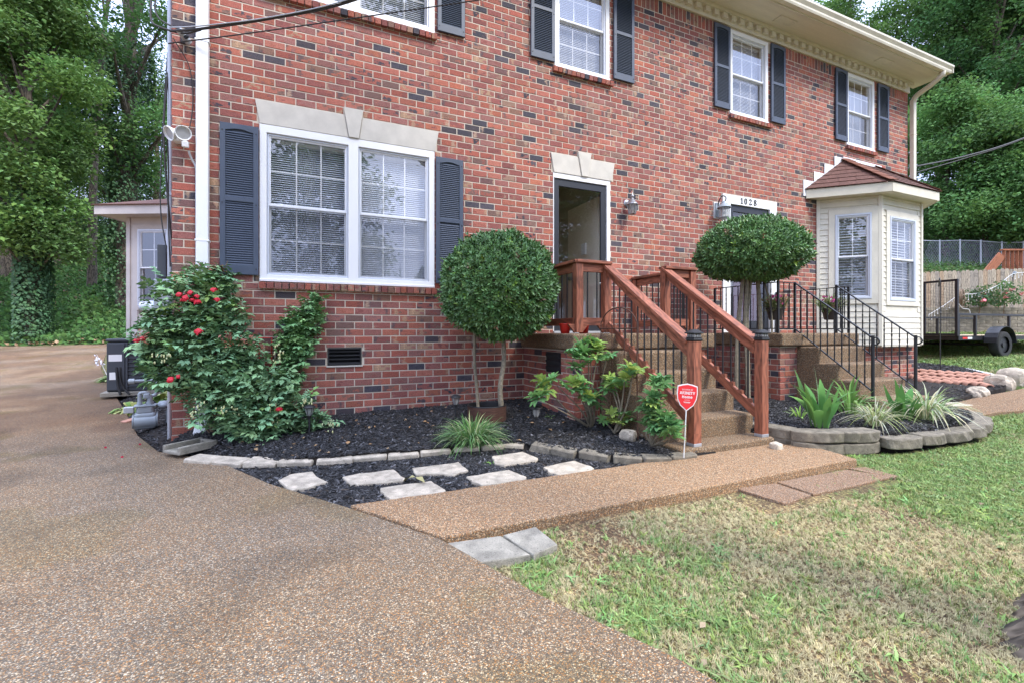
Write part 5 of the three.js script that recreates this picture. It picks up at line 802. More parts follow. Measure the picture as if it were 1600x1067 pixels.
// ---------- stones ----------
R = rng(321);
function roughBox(w, h, d, r, amp, seed, seg = 3) { const g = new RoundedBoxGeometry(w, h, d, seg, r), p = g.attributes.position; for (let i = 0; i < p.count; i++) { const x = p.getX(i), y = p.getY(i), z = p.getZ(i), k = amp * (fbm(x * 14 + seed * 7, z * 14 + y * 11 + seed, 3) - 0.5); p.setXYZ(i, x + k * Math.sign(x) * 1.2, y + k * 0.4 * Math.sign(y), z + k * Math.sign(z) * 1.3); } g.computeVertexNormals(); return metres(g, seed); }
{
  const ground0 = (x, z) => bedH(x, z);
  for (let i = 0; i < edgePts.length; i++) {
    const p = edgePts[i], q = edgePts[Math.min(i + 1, edgePts.length - 1)], o = edgePts[Math.max(0, i - 1)]; const dx = q.x - o.x, dz = q.z - o.z, L = Math.min(p.distanceTo(q) || 9, p.distanceTo(o) || 9, 0.42), grey = i > 10;
    const m = solo('edging_stone', roughBox(Math.max(0.16, L * 0.985), grey ? 0.075 : 0.05, grey ? 0.12 : 0.16, 0.016, 0.03, i + 1), grey ? M.block : M.stone, grey ? 'grey block in the edging curve towards the steps' : 'flat tan stone in the edging row below the rose bush', 'edging stone', grey ? 'grey edging blocks by the steps' : 'flat tan edging stones');
    m.position.set(p.x, grey ? 0.02 : 0.012, p.z - 0.03); m.rotation.set(rr(-0.04, 0.04) + 0.06, -Math.atan2(dz, dx) + rr(-0.05, 0.05), rr(-0.03, 0.03));
  }
  const z2 = (a) => a.map(([x, y]) => onY(300 + x * 0.375, 620 + y * 0.375, 0.015)), st = [[[360, 340], [400, 318], [500, 303], [530, 330], [560, 347], [480, 370], [410, 382]], [[628, 325], [700, 312], [840, 296], [885, 330], [880, 340], [690, 357], [640, 345]], [[918, 290], [1000, 280], [1110, 265], [1148, 298], [1090, 318], [990, 312], [930, 318]], [[1250, 240], [1380, 222], [1445, 248], [1430, 260], [1300, 278], [1265, 270]], [[780, 372], [1000, 343], [1055, 378], [1050, 392], [840, 425], [800, 400]], [[1145, 325], [1320, 296], [1393, 325], [1390, 337], [1210, 362], [1170, 345]], [[1467, 285], [1595, 258], [1680, 290], [1650, 305], [1540, 322], [1490, 308]]];
  const labels = ['irregular pale stepping stone at the driveway end of the black mulch', 'long pale stepping stone second in the back row from the driveway', 'pale stepping stone with a dry leaf at its corner', 'pale stepping stone nearest the grass clump in the edged bed', 'tan stepping stone touching the front walk at the driveway end', 'pale stepping stone midway along the front walk', 'pale stepping stone next to the grey edging curve and walk'];
  st.forEach((a, i) => { let pts = z2(a).map((p) => [p.x, p.z]); const fine = []; for (let k = 0; k < pts.length; k++) { const p = pts[k], q = pts[(k + 1) % pts.length]; for (let t = 0; t < 4; t++) fine.push([mix(p[0], q[0], t / 4) + rr(-0.008, 0.008), mix(p[1], q[1], t / 4) + rr(-0.008, 0.008)]); } const g = outline(fine, 0.05, 0.008); const m = solo('stepping_stone', metres(g, i), M.stone, labels[i], 'stepping stone'); m.position.y = 0.006; });
  // grey pavers
  const pv = [[[695, 848], [782, 836], [829, 866], [735, 880]], [[786, 835], [837, 822], [871, 849], [834, 866]]].map((a) => a.map(([x, y]) => { const p = onY(x, y, 0.0); return [p.x, p.z]; }));
  pv.forEach((a, i) => { const m = solo('concrete_paver', metres(outline(a, 0.05, 0.007), 2 * i), M.paver, i ? 'mossy grey concrete paver further along the walk edge' : 'pale grey concrete paver in the corner of driveway and walk', 'paver'); m.position.y = 0.0; m.rotation.set(0, 0, 0); });
  // aggregate flags
  const fp = [[[1150, 760], [1212, 752], [1268, 770], [1228, 784]], [[1215, 750], [1322, 731], [1395, 742], [1340, 755], [1272, 769]], [[1326, 729], [1352, 727], [1402, 740], [1398, 744]]].map((a) => a.map(([x, y]) => { const p = onY(x, y, -0.02); return [p.x, p.z]; }));
  fp.forEach((a, i) => { const m = solo('flag_stone', metres(outline(a, 0.04, 0.006), i), M.flag, ['small cracked pinkish slab sunk in the lawn beside the walk', 'large cracked pinkish slab sunk in the lawn beside the walk', 'narrow pinkish slab at the bare soil by the block edging'][i], 'slab'); m.position.y = -0.03; });
}
{ // grey retaining blocks
  const blk = (w, seed) => { const s = new THREE.Shape(); s.moveTo(-w / 2 + 0.03, 0.1); s.lineTo(w / 2 - 0.03, 0.1); s.lineTo(w / 2, -0.04); s.quadraticCurveTo(w / 2 - 0.02, -0.11, 0, -0.115); s.quadraticCurveTo(-w / 2 + 0.02, -0.11, -w / 2, -0.04); s.closePath(); const g = clean(new THREE.ExtrudeGeometry(s, { depth: 0.075, bevelEnabled: true, bevelThickness: 0.012, bevelSize: 0.012, bevelOffset: -0.012, bevelSegments: 2, curveSegments: 6 })); g.rotateX(-Math.PI / 2); g.rotateY(0); const p = g.attributes.position; for (let i = 0; i < p.count; i++) { const k = 0.024 * (fbm(p.getX(i) * 16 + seed * 5, p.getZ(i) * 16 + p.getY(i) * 13, 3) - 0.5); p.setXYZ(i, p.getX(i) + k, p.getY(i) + k * 0.3, p.getZ(i) + k * 1.5); } g.computeVertexNormals(); return metres(g, seed); };
  R = rng(17); let k = 0; const at = []; // even spacing along the curve
  const cv = new THREE.CatmullRomCurve3([V(4.12, 0, 2.42), ...blockPts.slice(1), V(7.45, 0, 2.5)]), L = cv.getLength(), n = Math.round(L / 0.42);
  for (let i = 0; i <= n; i++) { const p = cv.getPointAt(i / n), t = cv.getTangentAt(i / n), a = Math.atan2(-t.z, t.x); at.push([p, a]); }
  at.forEach(([p, a], i) => { for (const lv of i < 3 ? [0, 1] : [0]) { const m = solo('edging_block', blk(L / n * 1.0, i + lv * 20), M.block, i < 3 && lv ? 'weathered grey block on the upper course by the post' : i < 3 ? 'dark grey block in the lower course by the post' : 'weathered grey rounded block in the edging curve on the lawn', 'block', i < 3 ? (lv ? 'upper course blocks' : 'lower course blocks') : 'grey blocks curving round the bed'); m.position.set(p.x - Math.sin(a) * 0.1, (i < 3 ? [-0.02, 0.085][lv] : 0.03 - 0.002 * i) + rr(-0.006, 0.006), p.z - Math.cos(a) * 0.1); m.rotation.set(rr(-0.03, 0.03), a + rr(-0.06, 0.06), rr(-0.03, 0.03)); } });
  const s = onY(1214, 704, 0); solo('small_stone', roughBox(0.1, 0.09, 0.09, 0.02, 0.03, 5), M.stone, 'small tan stone propping up the end block', 'stone').position.set(s.x, 0.03, s.z);
}
function rock(label, px, py, w, h, d, y, mat = M.stone, seed = 1) { const g = new THREE.IcosahedronGeometry(0.5, 3), p = g.attributes.position; for (let i = 0; i < p.count; i++) { const v = V(p.getX(i), p.getY(i), p.getZ(i)).normalize(); const k = 0.5 * (0.72 + 0.6 * (fbm(v.x * 1.3 + seed * 3 + 9, v.y * 1.3 + v.z * 1.7 + 9, 2) - 0.2)); const q = v.multiplyScalar(k); q.x = Math.round(q.x * 5) / 5 * 0.35 + q.x * 0.65; p.setXYZ(i, q.x * w * 1.3, q.y * h * 1.3, q.z * d * 1.3); } g.computeVertexNormals(); const far = px > 1400, c = far ? onGround(px, py, 0.08) : onY(px, py, y); if (far) y = ground(c.x, c.z) + 0.03; const m = solo('rock', metres(g, seed), mat, label, 'rock'); m.position.set(c.x, y + h * 0.28, c.z); m.rotation.y = seed; return m; }
rock('larger pale grey rock in the mulch beside the steps', 981, 684, 0.15, 0.1, 0.11, 0.09, M.stone, 2); rock('smaller pale rock in the mulch nearest the steps', 1006, 680, 0.09, 0.06, 0.07, 0.09, M.stone, 4);
rock('flat tan rock lying at the edge of the far walk', 1495, 632, 0.34, 0.09, 0.2, 0.05, M.stone, 5); rock('large angular tan rock on its edge by the far walk', 1528, 618, 0.34, 0.24, 0.22, 0.06, M.stone, 7); rock('tilted tan slab rock between two others by the far walk', 1562, 604, 0.34, 0.28, 0.2, 0.08, M.stone, 8); rock('broad upright tan rock at the end of the rock row', 1590, 596, 0.42, 0.32, 0.26, 0.1, M.stone, 11);
// ---------- garden objects ----------
function solarLight(label, px, py, y) {
  const c = onY(px, py, y), g = thing('solar_light', label, 'garden light', [c.x, y, c.z]);
  mesh('stake', cyl(0.011, 0.009, 0.22, 0, 0.09, 0, 8), M.black, g); mesh('collar', [cyl(0.022, 0.014, 0.03, 0, 0.195, 0, 12)], M.black, g);
  mesh('lens', place(lathe([[0.022, 0], [0.034, 0.03], [0.042, 0.07], [0.042, 0.075]], 16), 0, 0.205, 0), M.lampGlass, g); mesh('cap', place(lathe([[0.046, 0], [0.058, 0.002], [0.06, 0.01], [0.04, 0.024], [0.02, 0.032], [0, 0.034]], 18), 0, 0.278, 0), M.black, g);
  for (let k = 0; k < 6; k++) { const a = k * 1.047; mesh('rib', bar([0.024 * Math.cos(a), 0.207, 0.024 * Math.sin(a)], [0.045 * Math.cos(a), 0.28, 0.045 * Math.sin(a)], 0.004, 0.004, V(Math.cos(a), 0, Math.sin(a))), M.black, g); }
}
solarLight('black solar path light at the foot of the rose bush', 483, 682, 0.09); solarLight('black solar path light between grass clump and porch', 838, 684, 0.085); solarLight('black solar path light half hidden behind the rusty ring', 712, 662, 0.13); solarLight('black solar path light among hostas by the condenser', 174, 586, 0.09);
{
  const c = V(1.78, 0.15, 0.78), g = thing('planter_ring', 'rusty low metal ring around the ball tree trunk', 'planter ring', [c.x, c.y, c.z]);
  mesh('ring_wall', place(new THREE.CylinderGeometry(0.215, 0.215, 0.16, 28, 1, true), 0, 0.06, 0), M.rust, g); mesh('inner_wall', place(new THREE.CylinderGeometry(0.2, 0.2, 0.158, 28, 1, true), 0, 0.06, 0), M.black, g); mesh('rim', place(new THREE.TorusGeometry(0.208, 0.009, 6, 32), 0, 0.142, 0, Math.PI / 2), M.black, g); mesh('soil', place(new THREE.CircleGeometry(0.2, 24), 0, 0.04, 0, -Math.PI / 2), M.mulch, g);
}
{
  const c = onZ(1069, 698, 2.57), g = thing('security_sign', 'red shield security yard sign on thin white stake', 'yard sign', [c.x, 0.07, c.z], -0.5); g.rotation.z = -0.05;
  const sh = (k) => { const p = [[0, 0.115], [0.04, 0.108], [0.082, 0.095], [0.085, 0.03], [0.078, -0.02], [0.055, -0.07], [0.0, -0.118]], l = p.map(([x, y]) => [-x, y]).reverse(); return [...p, ...l.slice(1, -1)].map(([x, y]) => [x * k, y * k]).reverse(); };
  mesh('stake', cyl(0.005, 0.005, 0.63, 0, 0.28, 0, 8), M.whitePlastic, g); mesh('sign_border', extr(sh(1), 0.003, 0.007), M.whitePlastic, g).position.y = 0.48; mesh('sign_panel', extr(sh(0.915), 0.0072, 0.009), M.redSign, g).position.y = 0.48;
  const line = (t, s, y, f) => { const q = new TextGeometry(t, { font: f, size: s, depth: 0.0012, curveSegments: 3, bevelEnabled: false }); q.computeBoundingBox(); q.translate(-(q.boundingBox.max.x + q.boundingBox.min.x) / 2, 0, 0); const m = mesh('lettering', q, M.whitePlastic, g); m.position.set(0, 0.48 + y, 0.0092); };
  line('SECURED BY', 0.0118, 0.058, sansReg); line('XFINITY', 0.0235, 0.024, sansBold); line('Home', 0.0225, -0.009, sansBold); mesh('lettering', [span(-0.022, 0.022, -0.024, -0.0225, 0.0092, 0.0102), span(-0.03, 0.03, -0.042, -0.0395, 0.0092, 0.0102), span(-0.024, 0.024, -0.048, -0.0455, 0.0092, 0.0102)], M.whitePlastic, g).position.y = 0.48;
}
{ // arched wire trellis with butterflies
  const g = thing('wire_trellis', 'arched rusty wire trellis with butterfly ornaments beside steps', 'trellis', [2.84, 0, 0]), za = 1.43, zb = 2.02, r = 0.0055, arch = []; for (let k = 0; k <= 14; k++) { const a = Math.PI * k / 14; arch.push(V(0, 1.14 + 0.2 * Math.sin(a), (za + zb) / 2 - (zb - za) / 2 * Math.cos(a))); }
  mesh('hoop', tube([V(0, 0.05, za - 0.01), V(0, 0.6, za), ...arch, V(0, 0.6, zb), V(0, 0.05, zb + 0.01)], r * 1.2, 6, 90), M.rust, g);
  for (const t of [0.33, 0.67]) mesh('upright', cyl(r * 0.8, r * 0.8, 1.18, 0, 0.68, mix(za, zb, t), 6), M.rust, g); for (const y of [0.28, 0.66, 1.13]) mesh('crossbar', cyl(r, r, zb - za, 0, y, (za + zb) / 2, 6, Math.PI / 2), M.rust, g);
  for (const [y, z] of [[1.1, 1.5], [0.94, 1.9], [0.55, 1.47]]) { const w = []; for (const s of [-1, 1]) for (const v of [0.05, -0.035]) for (const q of [1, 0.7, 0.45]) w.push(tube([[0.004, y, z], [0.004, y + v * q * 1.5, z + s * 0.03 * q], [0.004, y + v * q, z + s * 0.075 * q], [0.004, y, z]], 0.002, 4, 16)); mesh('butterfly', w, M.rust, g); }
}
// flower pots hanging on the iron railings
const petal = place(new THREE.CircleGeometry(0.5, 7), 0, 0, 0, -1.2);
function flowerPot(label, x, y, z) {
  const g = thing('flower_pot', label, 'flower pot', [x, y, z]); mesh('pot', place(lathe([[0, 0], [0.075, 0], [0.085, 0.02], [0.115, 0.15], [0.125, 0.155], [0.125, 0.175], [0.112, 0.175], [0.1, 0.14], [0, 0.14]], 18), 0, 0, 0), M.planter, g); mesh('hook', tube([[0, 0.15, 0.115], [0, 0.28, 0.13], [0, 0.3, 0.10]], 0.005, 5), M.blackMetal, g);
  const st = [], pl = new Copies(bladeGeo(4, 9, 0.2, 0.012, 1.1), M.leaf), fl = new Copies(petal, M.soft); for (let k = 0; k < 70; k++) { const a = rr(0, 6.28), q = rr(0, 0.09); pl.add(V(Math.cos(a) * q, 0.13, Math.sin(a) * q), E3(rr(-0.5, 0.5), a, rr(-0.5, 0.5)), rr(0.7, 1.5), [0.26 * rr(0.7, 1.2), 0.30 * rr(0.7, 1.2), 0.11]); }
  for (let k = 0; k < 16; k++) { const a = rr(0, 6.28), q = rr(0.04, 0.17), y2 = rr(0.2, 0.36); for (let s = 0; s < 6; s++) fl.add(V(Math.cos(a) * q + rr(-0.015, 0.015), y2 + rr(-0.012, 0.012), Math.sin(a) * q + rr(-0.015, 0.015)), E3(rr(-1, 1), rr(0, 6.28), rr(-1, 1)), rr(0.022, 0.036), [0.80 * rr(0.8, 1.1), 0.10 * rr(0.6, 1.4), 0.42 * rr(0.8, 1.2)]); }
  pl.build('foliage', g); fl.build('blossoms', g);
}
{ const a = onZ(1212, 497, 1.02), b = onZ(1298, 497, 1.06); R = rng(400); flowerPot('brown pot of pink flowers on the railing before the numbered door', a.x, a.y - 0.03, a.z); flowerPot('brown pot of pink flowers on the railing before the bay window', b.x, b.y - 0.03, b.z); }
// red pots behind the wooden rail
for (const [x, l] of [[2.68, 'small red pot on the landing by the corner post'], [2.93, 'small red pot on the landing by the stair post']]) { const m = solo('red_pot', place(lathe([[0, 0], [0.05, 0], [0.065, 0.1], [0.07, 0.1], [0.07, 0.115], [0.06, 0.115], [0.055, 0.08], [0, 0.08]], 16), 0, 0, 0), M.redTape, l, 'pot'); m.position.set(x, FLOOR, 0.95); }
// ---------- far side yard ----------
R = rng(55);
{ // scalloped terracotta tiles
  const tile = (() => { const s = new THREE.Shape(); s.absarc(0, 0, 0.075, 0, Math.PI, false); s.absarc(0, 0, 0.058, Math.PI, 0, true); return metres(clean(new THREE.ExtrudeGeometry(s, { depth: 0.2, bevelEnabled: true, bevelSize: 0.003, bevelThickness: 0.003, bevelSegments: 1, curveSegments: 10 }))); })();
  for (let r = 0; r < 4; r++) for (let k = 0; k < 11 - r; k++) { const c = onGround(1398 + k * 14 + r * 10 + (r & 1) * 6, 577 + r * 5.5 + k * 1.0, 0.13), m = solo('terracotta_tile', tile, M.terracotta, 'scalloped terracotta tile in the overlapping rows in the mulch', 'tile', 'scalloped terracotta edging tiles'); m.position.set(c.x, ground(c.x, c.z) + 0.105 + rr(0, 0.012), c.z); m.rotation.set(0.14 + rr(-0.05, 0.05), -0.55 + rr(-0.12, 0.12), rr(-0.06, 0.06)); }
}
{ const a = onGround(1512, 577, 0.09), b = onGround(1560, 588, 0.09); solo('edging_strip', bar(a, b, 0.06, 0.06, V(0, 1, 0), 0.01), M.whitePlastic, 'white edging strip along the far mulch bed and lawn', 'edging strip'); }
{ // shepherd hook
  const c = onGround(1470, 579, 0.12), by = ground(c.x, c.z) + 0.05, g = thing('shepherd_hook', 'tall black shepherd hook standing empty in the mulch', 'plant hook', [c.x, by, c.z], 0.5), Z = depthOf(c.x, c.z), s = Z / FL, top = (CY - 434) * s + EYE - by; mesh('pole', cyl(0.009, 0.009, top - 0.12, 0, (top - 0.12) / 2, 0, 8), M.blackMetal, g);
  mesh('hook', tube([[0, top - 0.13, 0], [0.015, top - 0.05, 0], [0.08, top, 0], [0.15, top - 0.03, 0], [0.2, top - 0.1, 0], [0.215, top - 0.15, 0], [0.235, top - 0.16, 0], [0.25, top - 0.13, 0]], 0.009, 6, 30), M.blackMetal, g);
}
// trailer
{
  const W = depthAt(1549, 540, 11.0), gy = ground(W.x, W.z), ang = -0.08, g = thing('utility_trailer', 'black open utility trailer with wood deck and mesh ramp gate', 'trailer', [W.x, gy, W.z], ang);
  const L0 = -1.3, L1 = 3.4, Wd = 1.9, dk = 0.52, top = dk + 0.50, ir = 0.05;
  const frame = []; for (const z of [0, -Wd]) { frame.push(span(L0, L1, dk - 0.1, dk, z - 0.025, z + 0.025)); } frame.push(span(L0, L0 + 0.05, dk - 0.1, dk - 0.001, -Wd, 0), span(L1 - 0.05, L1, dk - 0.1, dk - 0.001, -Wd, 0)); mesh('frame', frame, M.blackMetal, g);
  for (const z of [0, -Wd]) { mesh('side_rail', rb(L1 - L0, ir, ir, 0.006, (L0 + L1) / 2, top, z), M.blackMetal, g); for (const x of [L0 + 0.03, -0.62, 0.75, 1.6, 2.5, L1 - 0.03]) mesh('upright', bx(0.045, top - dk - 0.025, 0.045, x, (top + dk) / 2 - 0.012, z), M.blackMetal, g); }
  for (let k = 0; k < 13; k++) mesh('deck_board', bar([L0 + 0.06, dk - 0.01, -0.1 - k * 0.14], [L1 - 0.06, dk - 0.01, -0.1 - k * 0.14], 0.134, 0.035), M.plank, g);
  for (const z of [0.17, -Wd - 0.17]) { const w = grp('wheel', g); w.position.set(0, 0.31, z); mesh('tyre', place(lathe([[0.19, -0.085], [0.27, -0.095], [0.305, -0.075], [0.31, 0], [0.305, 0.075], [0.27, 0.095], [0.19, 0.085]], 28), 0, 0, 0, Math.PI / 2), M.rubber, w); mesh('rim', [cyl(0.19, 0.19, 0.1, 0, 0, 0, 20, Math.PI / 2), cyl(0.06, 0.06, 0.14, 0, 0, 0, 12, Math.PI / 2)], M.blackMetal, w); }
  mesh('axle', cyl(0.03, 0.03, Wd + 0.3, 0, 0.31, -Wd / 2, 8, Math.PI / 2), M.blackMetal, g);
  for (const z of [0.17, -Wd - 0.17]) { const f = []; for (let k = 0; k < 10; k++) { const a0 = Math.PI * k / 10, a1 = Math.PI * (k + 1) / 10, r = 0.4; f.push(bar([r * Math.cos(a0), 0.36 + r * Math.sin(a0) * 0.95, z], [r * Math.cos(a1), 0.36 + r * Math.sin(a1) * 0.95, z], 0.24, 0.01)); } mesh('fender', f, M.blackMetal, g); }
  let alt = 0; for (let x = L0 + 0.15; x < L1 - 0.2; x += 0.85) { mesh('reflector_tape', span(x, x + 0.18, dk - 0.075, dk - 0.03, 0.0255, 0.027), M.redTape, g); mesh('reflector_tape', span(x + 0.19, x + 0.36, dk - 0.075, dk - 0.03, 0.0255, 0.027), M.whitePlastic, g); }
  const rx = L0 - 0.02, rt = dk + 1.32; const gf = [bx(0.05, rt - dk, 0.05, rx, (rt + dk) / 2, 0), bx(0.05, rt - dk, 0.05, rx, (rt + dk) / 2, -Wd), bx(0.05, 0.05, Wd, rx, rt - 0.025, -Wd / 2), bx(0.05, 0.05, Wd, rx, dk + 0.03, -Wd / 2)]; for (const z of [-0.63, -1.27]) gf.push(bx(0.04, rt - dk - 0.05, 0.04, rx, (rt + dk) / 2, z)); mesh('ramp_gate', gf, M.blackMetal, g);
  const mw = []; for (let k = 0; k < 34; k++) { const y = dk + 0.05 + k * 0.037; mw.push(bx(0.004, 0.004, Wd - 0.05, rx, y, -Wd / 2)); } for (let k = 0; k < 36; k++) mw.push(bx(0.004, rt - dk - 0.06, 0.004, rx + 0.005, (rt + dk) / 2, -0.04 - k * 0.052)); mesh('gate_mesh', mw, M.blackMetal, g).userData.kind = 'stuff';
  mesh('tongue', [bar([L1, dk - 0.05, -0.2], [L1 + 1.2, dk - 0.05, -Wd / 2], 0.06, 0.08), bar([L1, dk - 0.05, -Wd + 0.2], [L1 + 1.2, dk - 0.05, -Wd / 2], 0.06, 0.08), cyl(0.03, 0.03, dk, L1 + 1.0, dk / 2, -Wd / 2, 8)], M.blackMetal, g);
}
// retaining wall and picket fence
const alongR = (u, Z) => V(Z * (u * TX + TZ), 0, DIST - Z * (-u * TZ + TX));
{
  const A = alongR(0.80, 14.6), B = alongR(1.75, 14.6), g = thing('retaining_wall', 'weathered concrete block retaining wall behind the trailer', 'retaining wall'), d = B.clone().sub(A), L = d.length(), ry = -Math.atan2(d.z, d.x), dir = d.clone().normalize(); R = rng(9);
  const bg = [0, 1, 2, 3].map((k) => roughBox(0.395, 0.10, 0.2, 0.008, 0.012, k + 1, 1));
  for (let r = 0; r < 9; r++) for (let t = (r & 1) * 0.2; t < L; t += 0.405) { const p = A.clone().addScaledVector(dir, t), m = mesh('block', bg[Math.floor(R() * 4)], M.cinder, g); m.position.set(p.x, 1.03 + r * 0.104 - 0.05, p.z); m.rotation.y = ry + rr(-0.01, 0.01); }
}
{
  const A = alongR(0.80, 15.1), B = alongR(1.7, 14.9), g = thing('picket_fence', 'weathered grey wooden privacy fence above the block wall', 'fence'), d = B.clone().sub(A), L = d.length(), dir = d.clone().normalize(), ry = -Math.atan2(d.z, d.x); R = rng(10);
  const pk = [0, 1, 2, 3, 4, 5].map((k) => { const w = 0.137, h = 1.62; const q = metres(extr([[-w / 2, 0], [w / 2, 0], [w / 2, h - 0.05], [w / 2 - 0.035, h], [-w / 2 + 0.035, h], [-w / 2, h - 0.05]], 0, 0.018), k * 1.3); const uv = q.attributes.uv; for (let i = 0; i < uv.count; i++) uv.setXY(i, uv.getY(i), uv.getX(i) + k * 0.17); return q; });
  const mats = [M.fenceWood, std({ color: lin(0.40, 0.36, 0.30), map: grainTex.map, roughness: 0.95 }), std({ color: lin(0.52, 0.45, 0.34), map: grainTex.map, roughness: 0.9 }), std({ color: lin(0.48, 0.36, 0.24), map: grainTex.map, roughness: 0.9 })];
  const rise = (t) => 1.83 + 0.5 * (t / L); let n = 0; for (let t = 0; t < L; t += 0.143) { const p = A.clone().addScaledVector(dir, t), m = mesh('picket', pk[n++ % 6], mats[Math.floor(R() * 4)], g); m.position.set(p.x, rise(t) - 0.45 + rr(-0.02, 0.02), p.z); m.rotation.set(0, ry, rr(-0.008, 0.008)); }
  for (const y of [0.1, 0.9]) mesh('fence_rail', bar(A.clone().setY(rise(0) + y - 0.2).add(V(0.02, 0, -0.03)), B.clone().setY(rise(L) + y - 0.2).add(V(0.02, 0, -0.03)), 0.04, 0.09), M.fenceWood, g);
}
// pink flowers over the wall, string lights
function flowerShrub(label, px, py, Z, s, n, col, fcol, nf) { const c = depthAt(px, py, Z), g = thing('flowering_shrub', label, 'shrub', [c.x, c.y, c.z]), lf = new Copies(leafy(7, 3, 0.09, 0.05, 0.1), M.leaf), fl = new Copies(petal, M.soft); for (let k = 0; k < n; k++) lf.add(V(rr(-1, 1) * s, rr(-0.1, 0.8) * s, rr(-0.5, 0.5) * s), E3(rr(-1, 1), rr(0, 6.28), rr(-1, 1)), rr(0.7, 1.3), col.map((v) => v * rr(0.7, 1.3))); for (let k = 0; k < nf; k++) { const p = V(rr(-0.9, 0.9) * s, rr(0.1, 0.8) * s, rr(0.1, 0.6) * s); for (let q = 0; q < 14; q++) fl.add(p.clone().add(V(rr(-0.06, 0.06), rr(-0.04, 0.04), rr(-0.06, 0.06))), E3(rr(-1, 1), rr(0, 6.28), rr(-1, 1)), rr(0.05, 0.09), fcol.map((v) => v * rr(0.8, 1.15))); } lf.build('foliage', g); fl.build('blossoms', g); mesh('stem', tube([[0, -0.5, 0], [0.05, 0, 0.02], [0, 0.4 * s, 0]], 0.015, 5), M.twig, g); return g; }
// leaf geometry --------------------------------------------------------------
function leafFace(buf, m, L, W, fold, curl) { const p = [[0, 0, 0], [-W / 2, fold, L * 0.45], [0, 0, L * 0.5], [W / 2, fold, L * 0.45], [0, -curl, L]].map((q) => V(...q).applyMatrix4(m)); const t = [[0, 2, 1], [0, 3, 2], [1, 2, 4], [2, 3, 4]]; for (const [a, b, c] of t) buf.push(p[a].x, p[a].y, p[a].z, p[b].x, p[b].y, p[b].z, p[c].x, p[c].y, p[c].z); }
function bufN(pos) { const g = new THREE.BufferGeometry(); g.setAttribute('position', new THREE.Float32BufferAttribute(pos, 3)); g.computeVertexNormals(); return g; }
function leafy(n, seed, L, W, rad) { const r = rng(seed), b = []; for (let i = 0; i < n; i++) { const d = V(r() - 0.5, r() - 0.5, r() - 0.5).multiplyScalar(2 * rad); const m = new THREE.Matrix4().compose(d, new THREE.Quaternion().setFromEuler(new THREE.Euler((r() - 0.5) * 1.6, r() * 6.28, (r() - 0.5) * 1.6, 'YXZ')), V(1, 1, 1).multiplyScalar(0.7 + 0.6 * r())); leafFace(b, m, L, W, L * 0.08, L * 0.15); } return bufN(b); }
function whorl(n, L, W, rise, seed) { const r = rng(seed), b = []; for (let i = 0; i < n; i++) { const m = new THREE.Matrix4().makeRotationFromEuler(new THREE.Euler(-rise + (r() - 0.5) * 0.6, i / n * 6.28 + r() * 0.5, (r() - 0.5) * 0.4, 'YXZ')); ovalFace(b, m, L * (0.75 + 0.4 * r()), W, W * 0.14, L * 0.18); } return bufN(b); }
R = rng(77);
flowerShrub('shrub with one pink bloom over the block wall by the wire wreath', 1530, 474, 14.4, 0.55, 90, [0.07, 0.13, 0.05], [0.80, 0.20, 0.24], 2); flowerShrub('wide leafy shrub with several pink blooms over the block wall', 1568, 472, 14.4, 0.7, 110, [0.08, 0.16, 0.05], [0.82, 0.24, 0.28], 5);
{
  const g = thing('string_lights', 'white icicle string lights draped along the picket fence', 'string lights'), pts = [[1452, 492], [1475, 478], [1500, 462], [1530, 458], [1560, 446], [1585, 428], [1620, 426]].map(([a, b]) => depthAt(a, b, 14.2)); mesh('cord', tube(pts, 0.007, 5, 50), M.whitePlastic, g); const cv = new THREE.CatmullRomCurve3(pts), dr = []; for (let k = 0; k < 34; k++) { const p = cv.getPointAt(k / 34), h = rr(0.05, 0.22); dr.push(cyl(0.005, 0.005, h, p.x, p.y - h / 2, p.z, 5), place(new THREE.SphereGeometry(0.014, 6, 5), p.x, p.y - h, p.z)); } mesh('droplets', dr, M.whitePlastic, g).userData.kind = 'stuff'; const q = [[1497, 472], [1505, 482], [1515, 484], [1517, 492]].map(([a, b]) => depthAt(a, b, 14.1)); mesh('cord', tube(q, 0.008, 5, 20), M.whitePlastic, g);
  const f = depthAt(1586, 427, 14.5); const s = thing('solar_floodlight', 'small grey solar floodlight fixed on top of the fence', 'floodlight', [f.x, f.y, f.z], 0.4); mesh('housing', rb(0.14, 0.11, 0.07, 0.015, 0, 0, 0, 0.4), M.greyMetal, s); mesh('lens', rb(0.11, 0.07, 0.01, 0.004, 0, -0.01, 0.04, 0.4), M.whitePlastic, s); mesh('stem', cyl(0.012, 0.012, 0.25, 0, -0.14, -0.03, 6), M.black, s);
}
{ const c = depthAt(1503, 466, 14.3), g = thing('twig_wreath', 'brown twig wreath hanging on the wooden fence', 'wreath', [c.x, c.y, c.z], 0.4); const w = []; for (let k = 0; k < 16; k++) w.push(place(new THREE.TorusGeometry(rr(0.19, 0.26), 0.012, 5, 24, rr(4, 6.2)), rr(-0.03, 0.03), rr(-0.03, 0.05), rr(-0.03, 0.03), rr(-0.2, 0.2), rr(-0.2, 0.2), rr(0, 6))); mesh('twigs', w, M.twig, g).userData.kind = 'stuff'; }
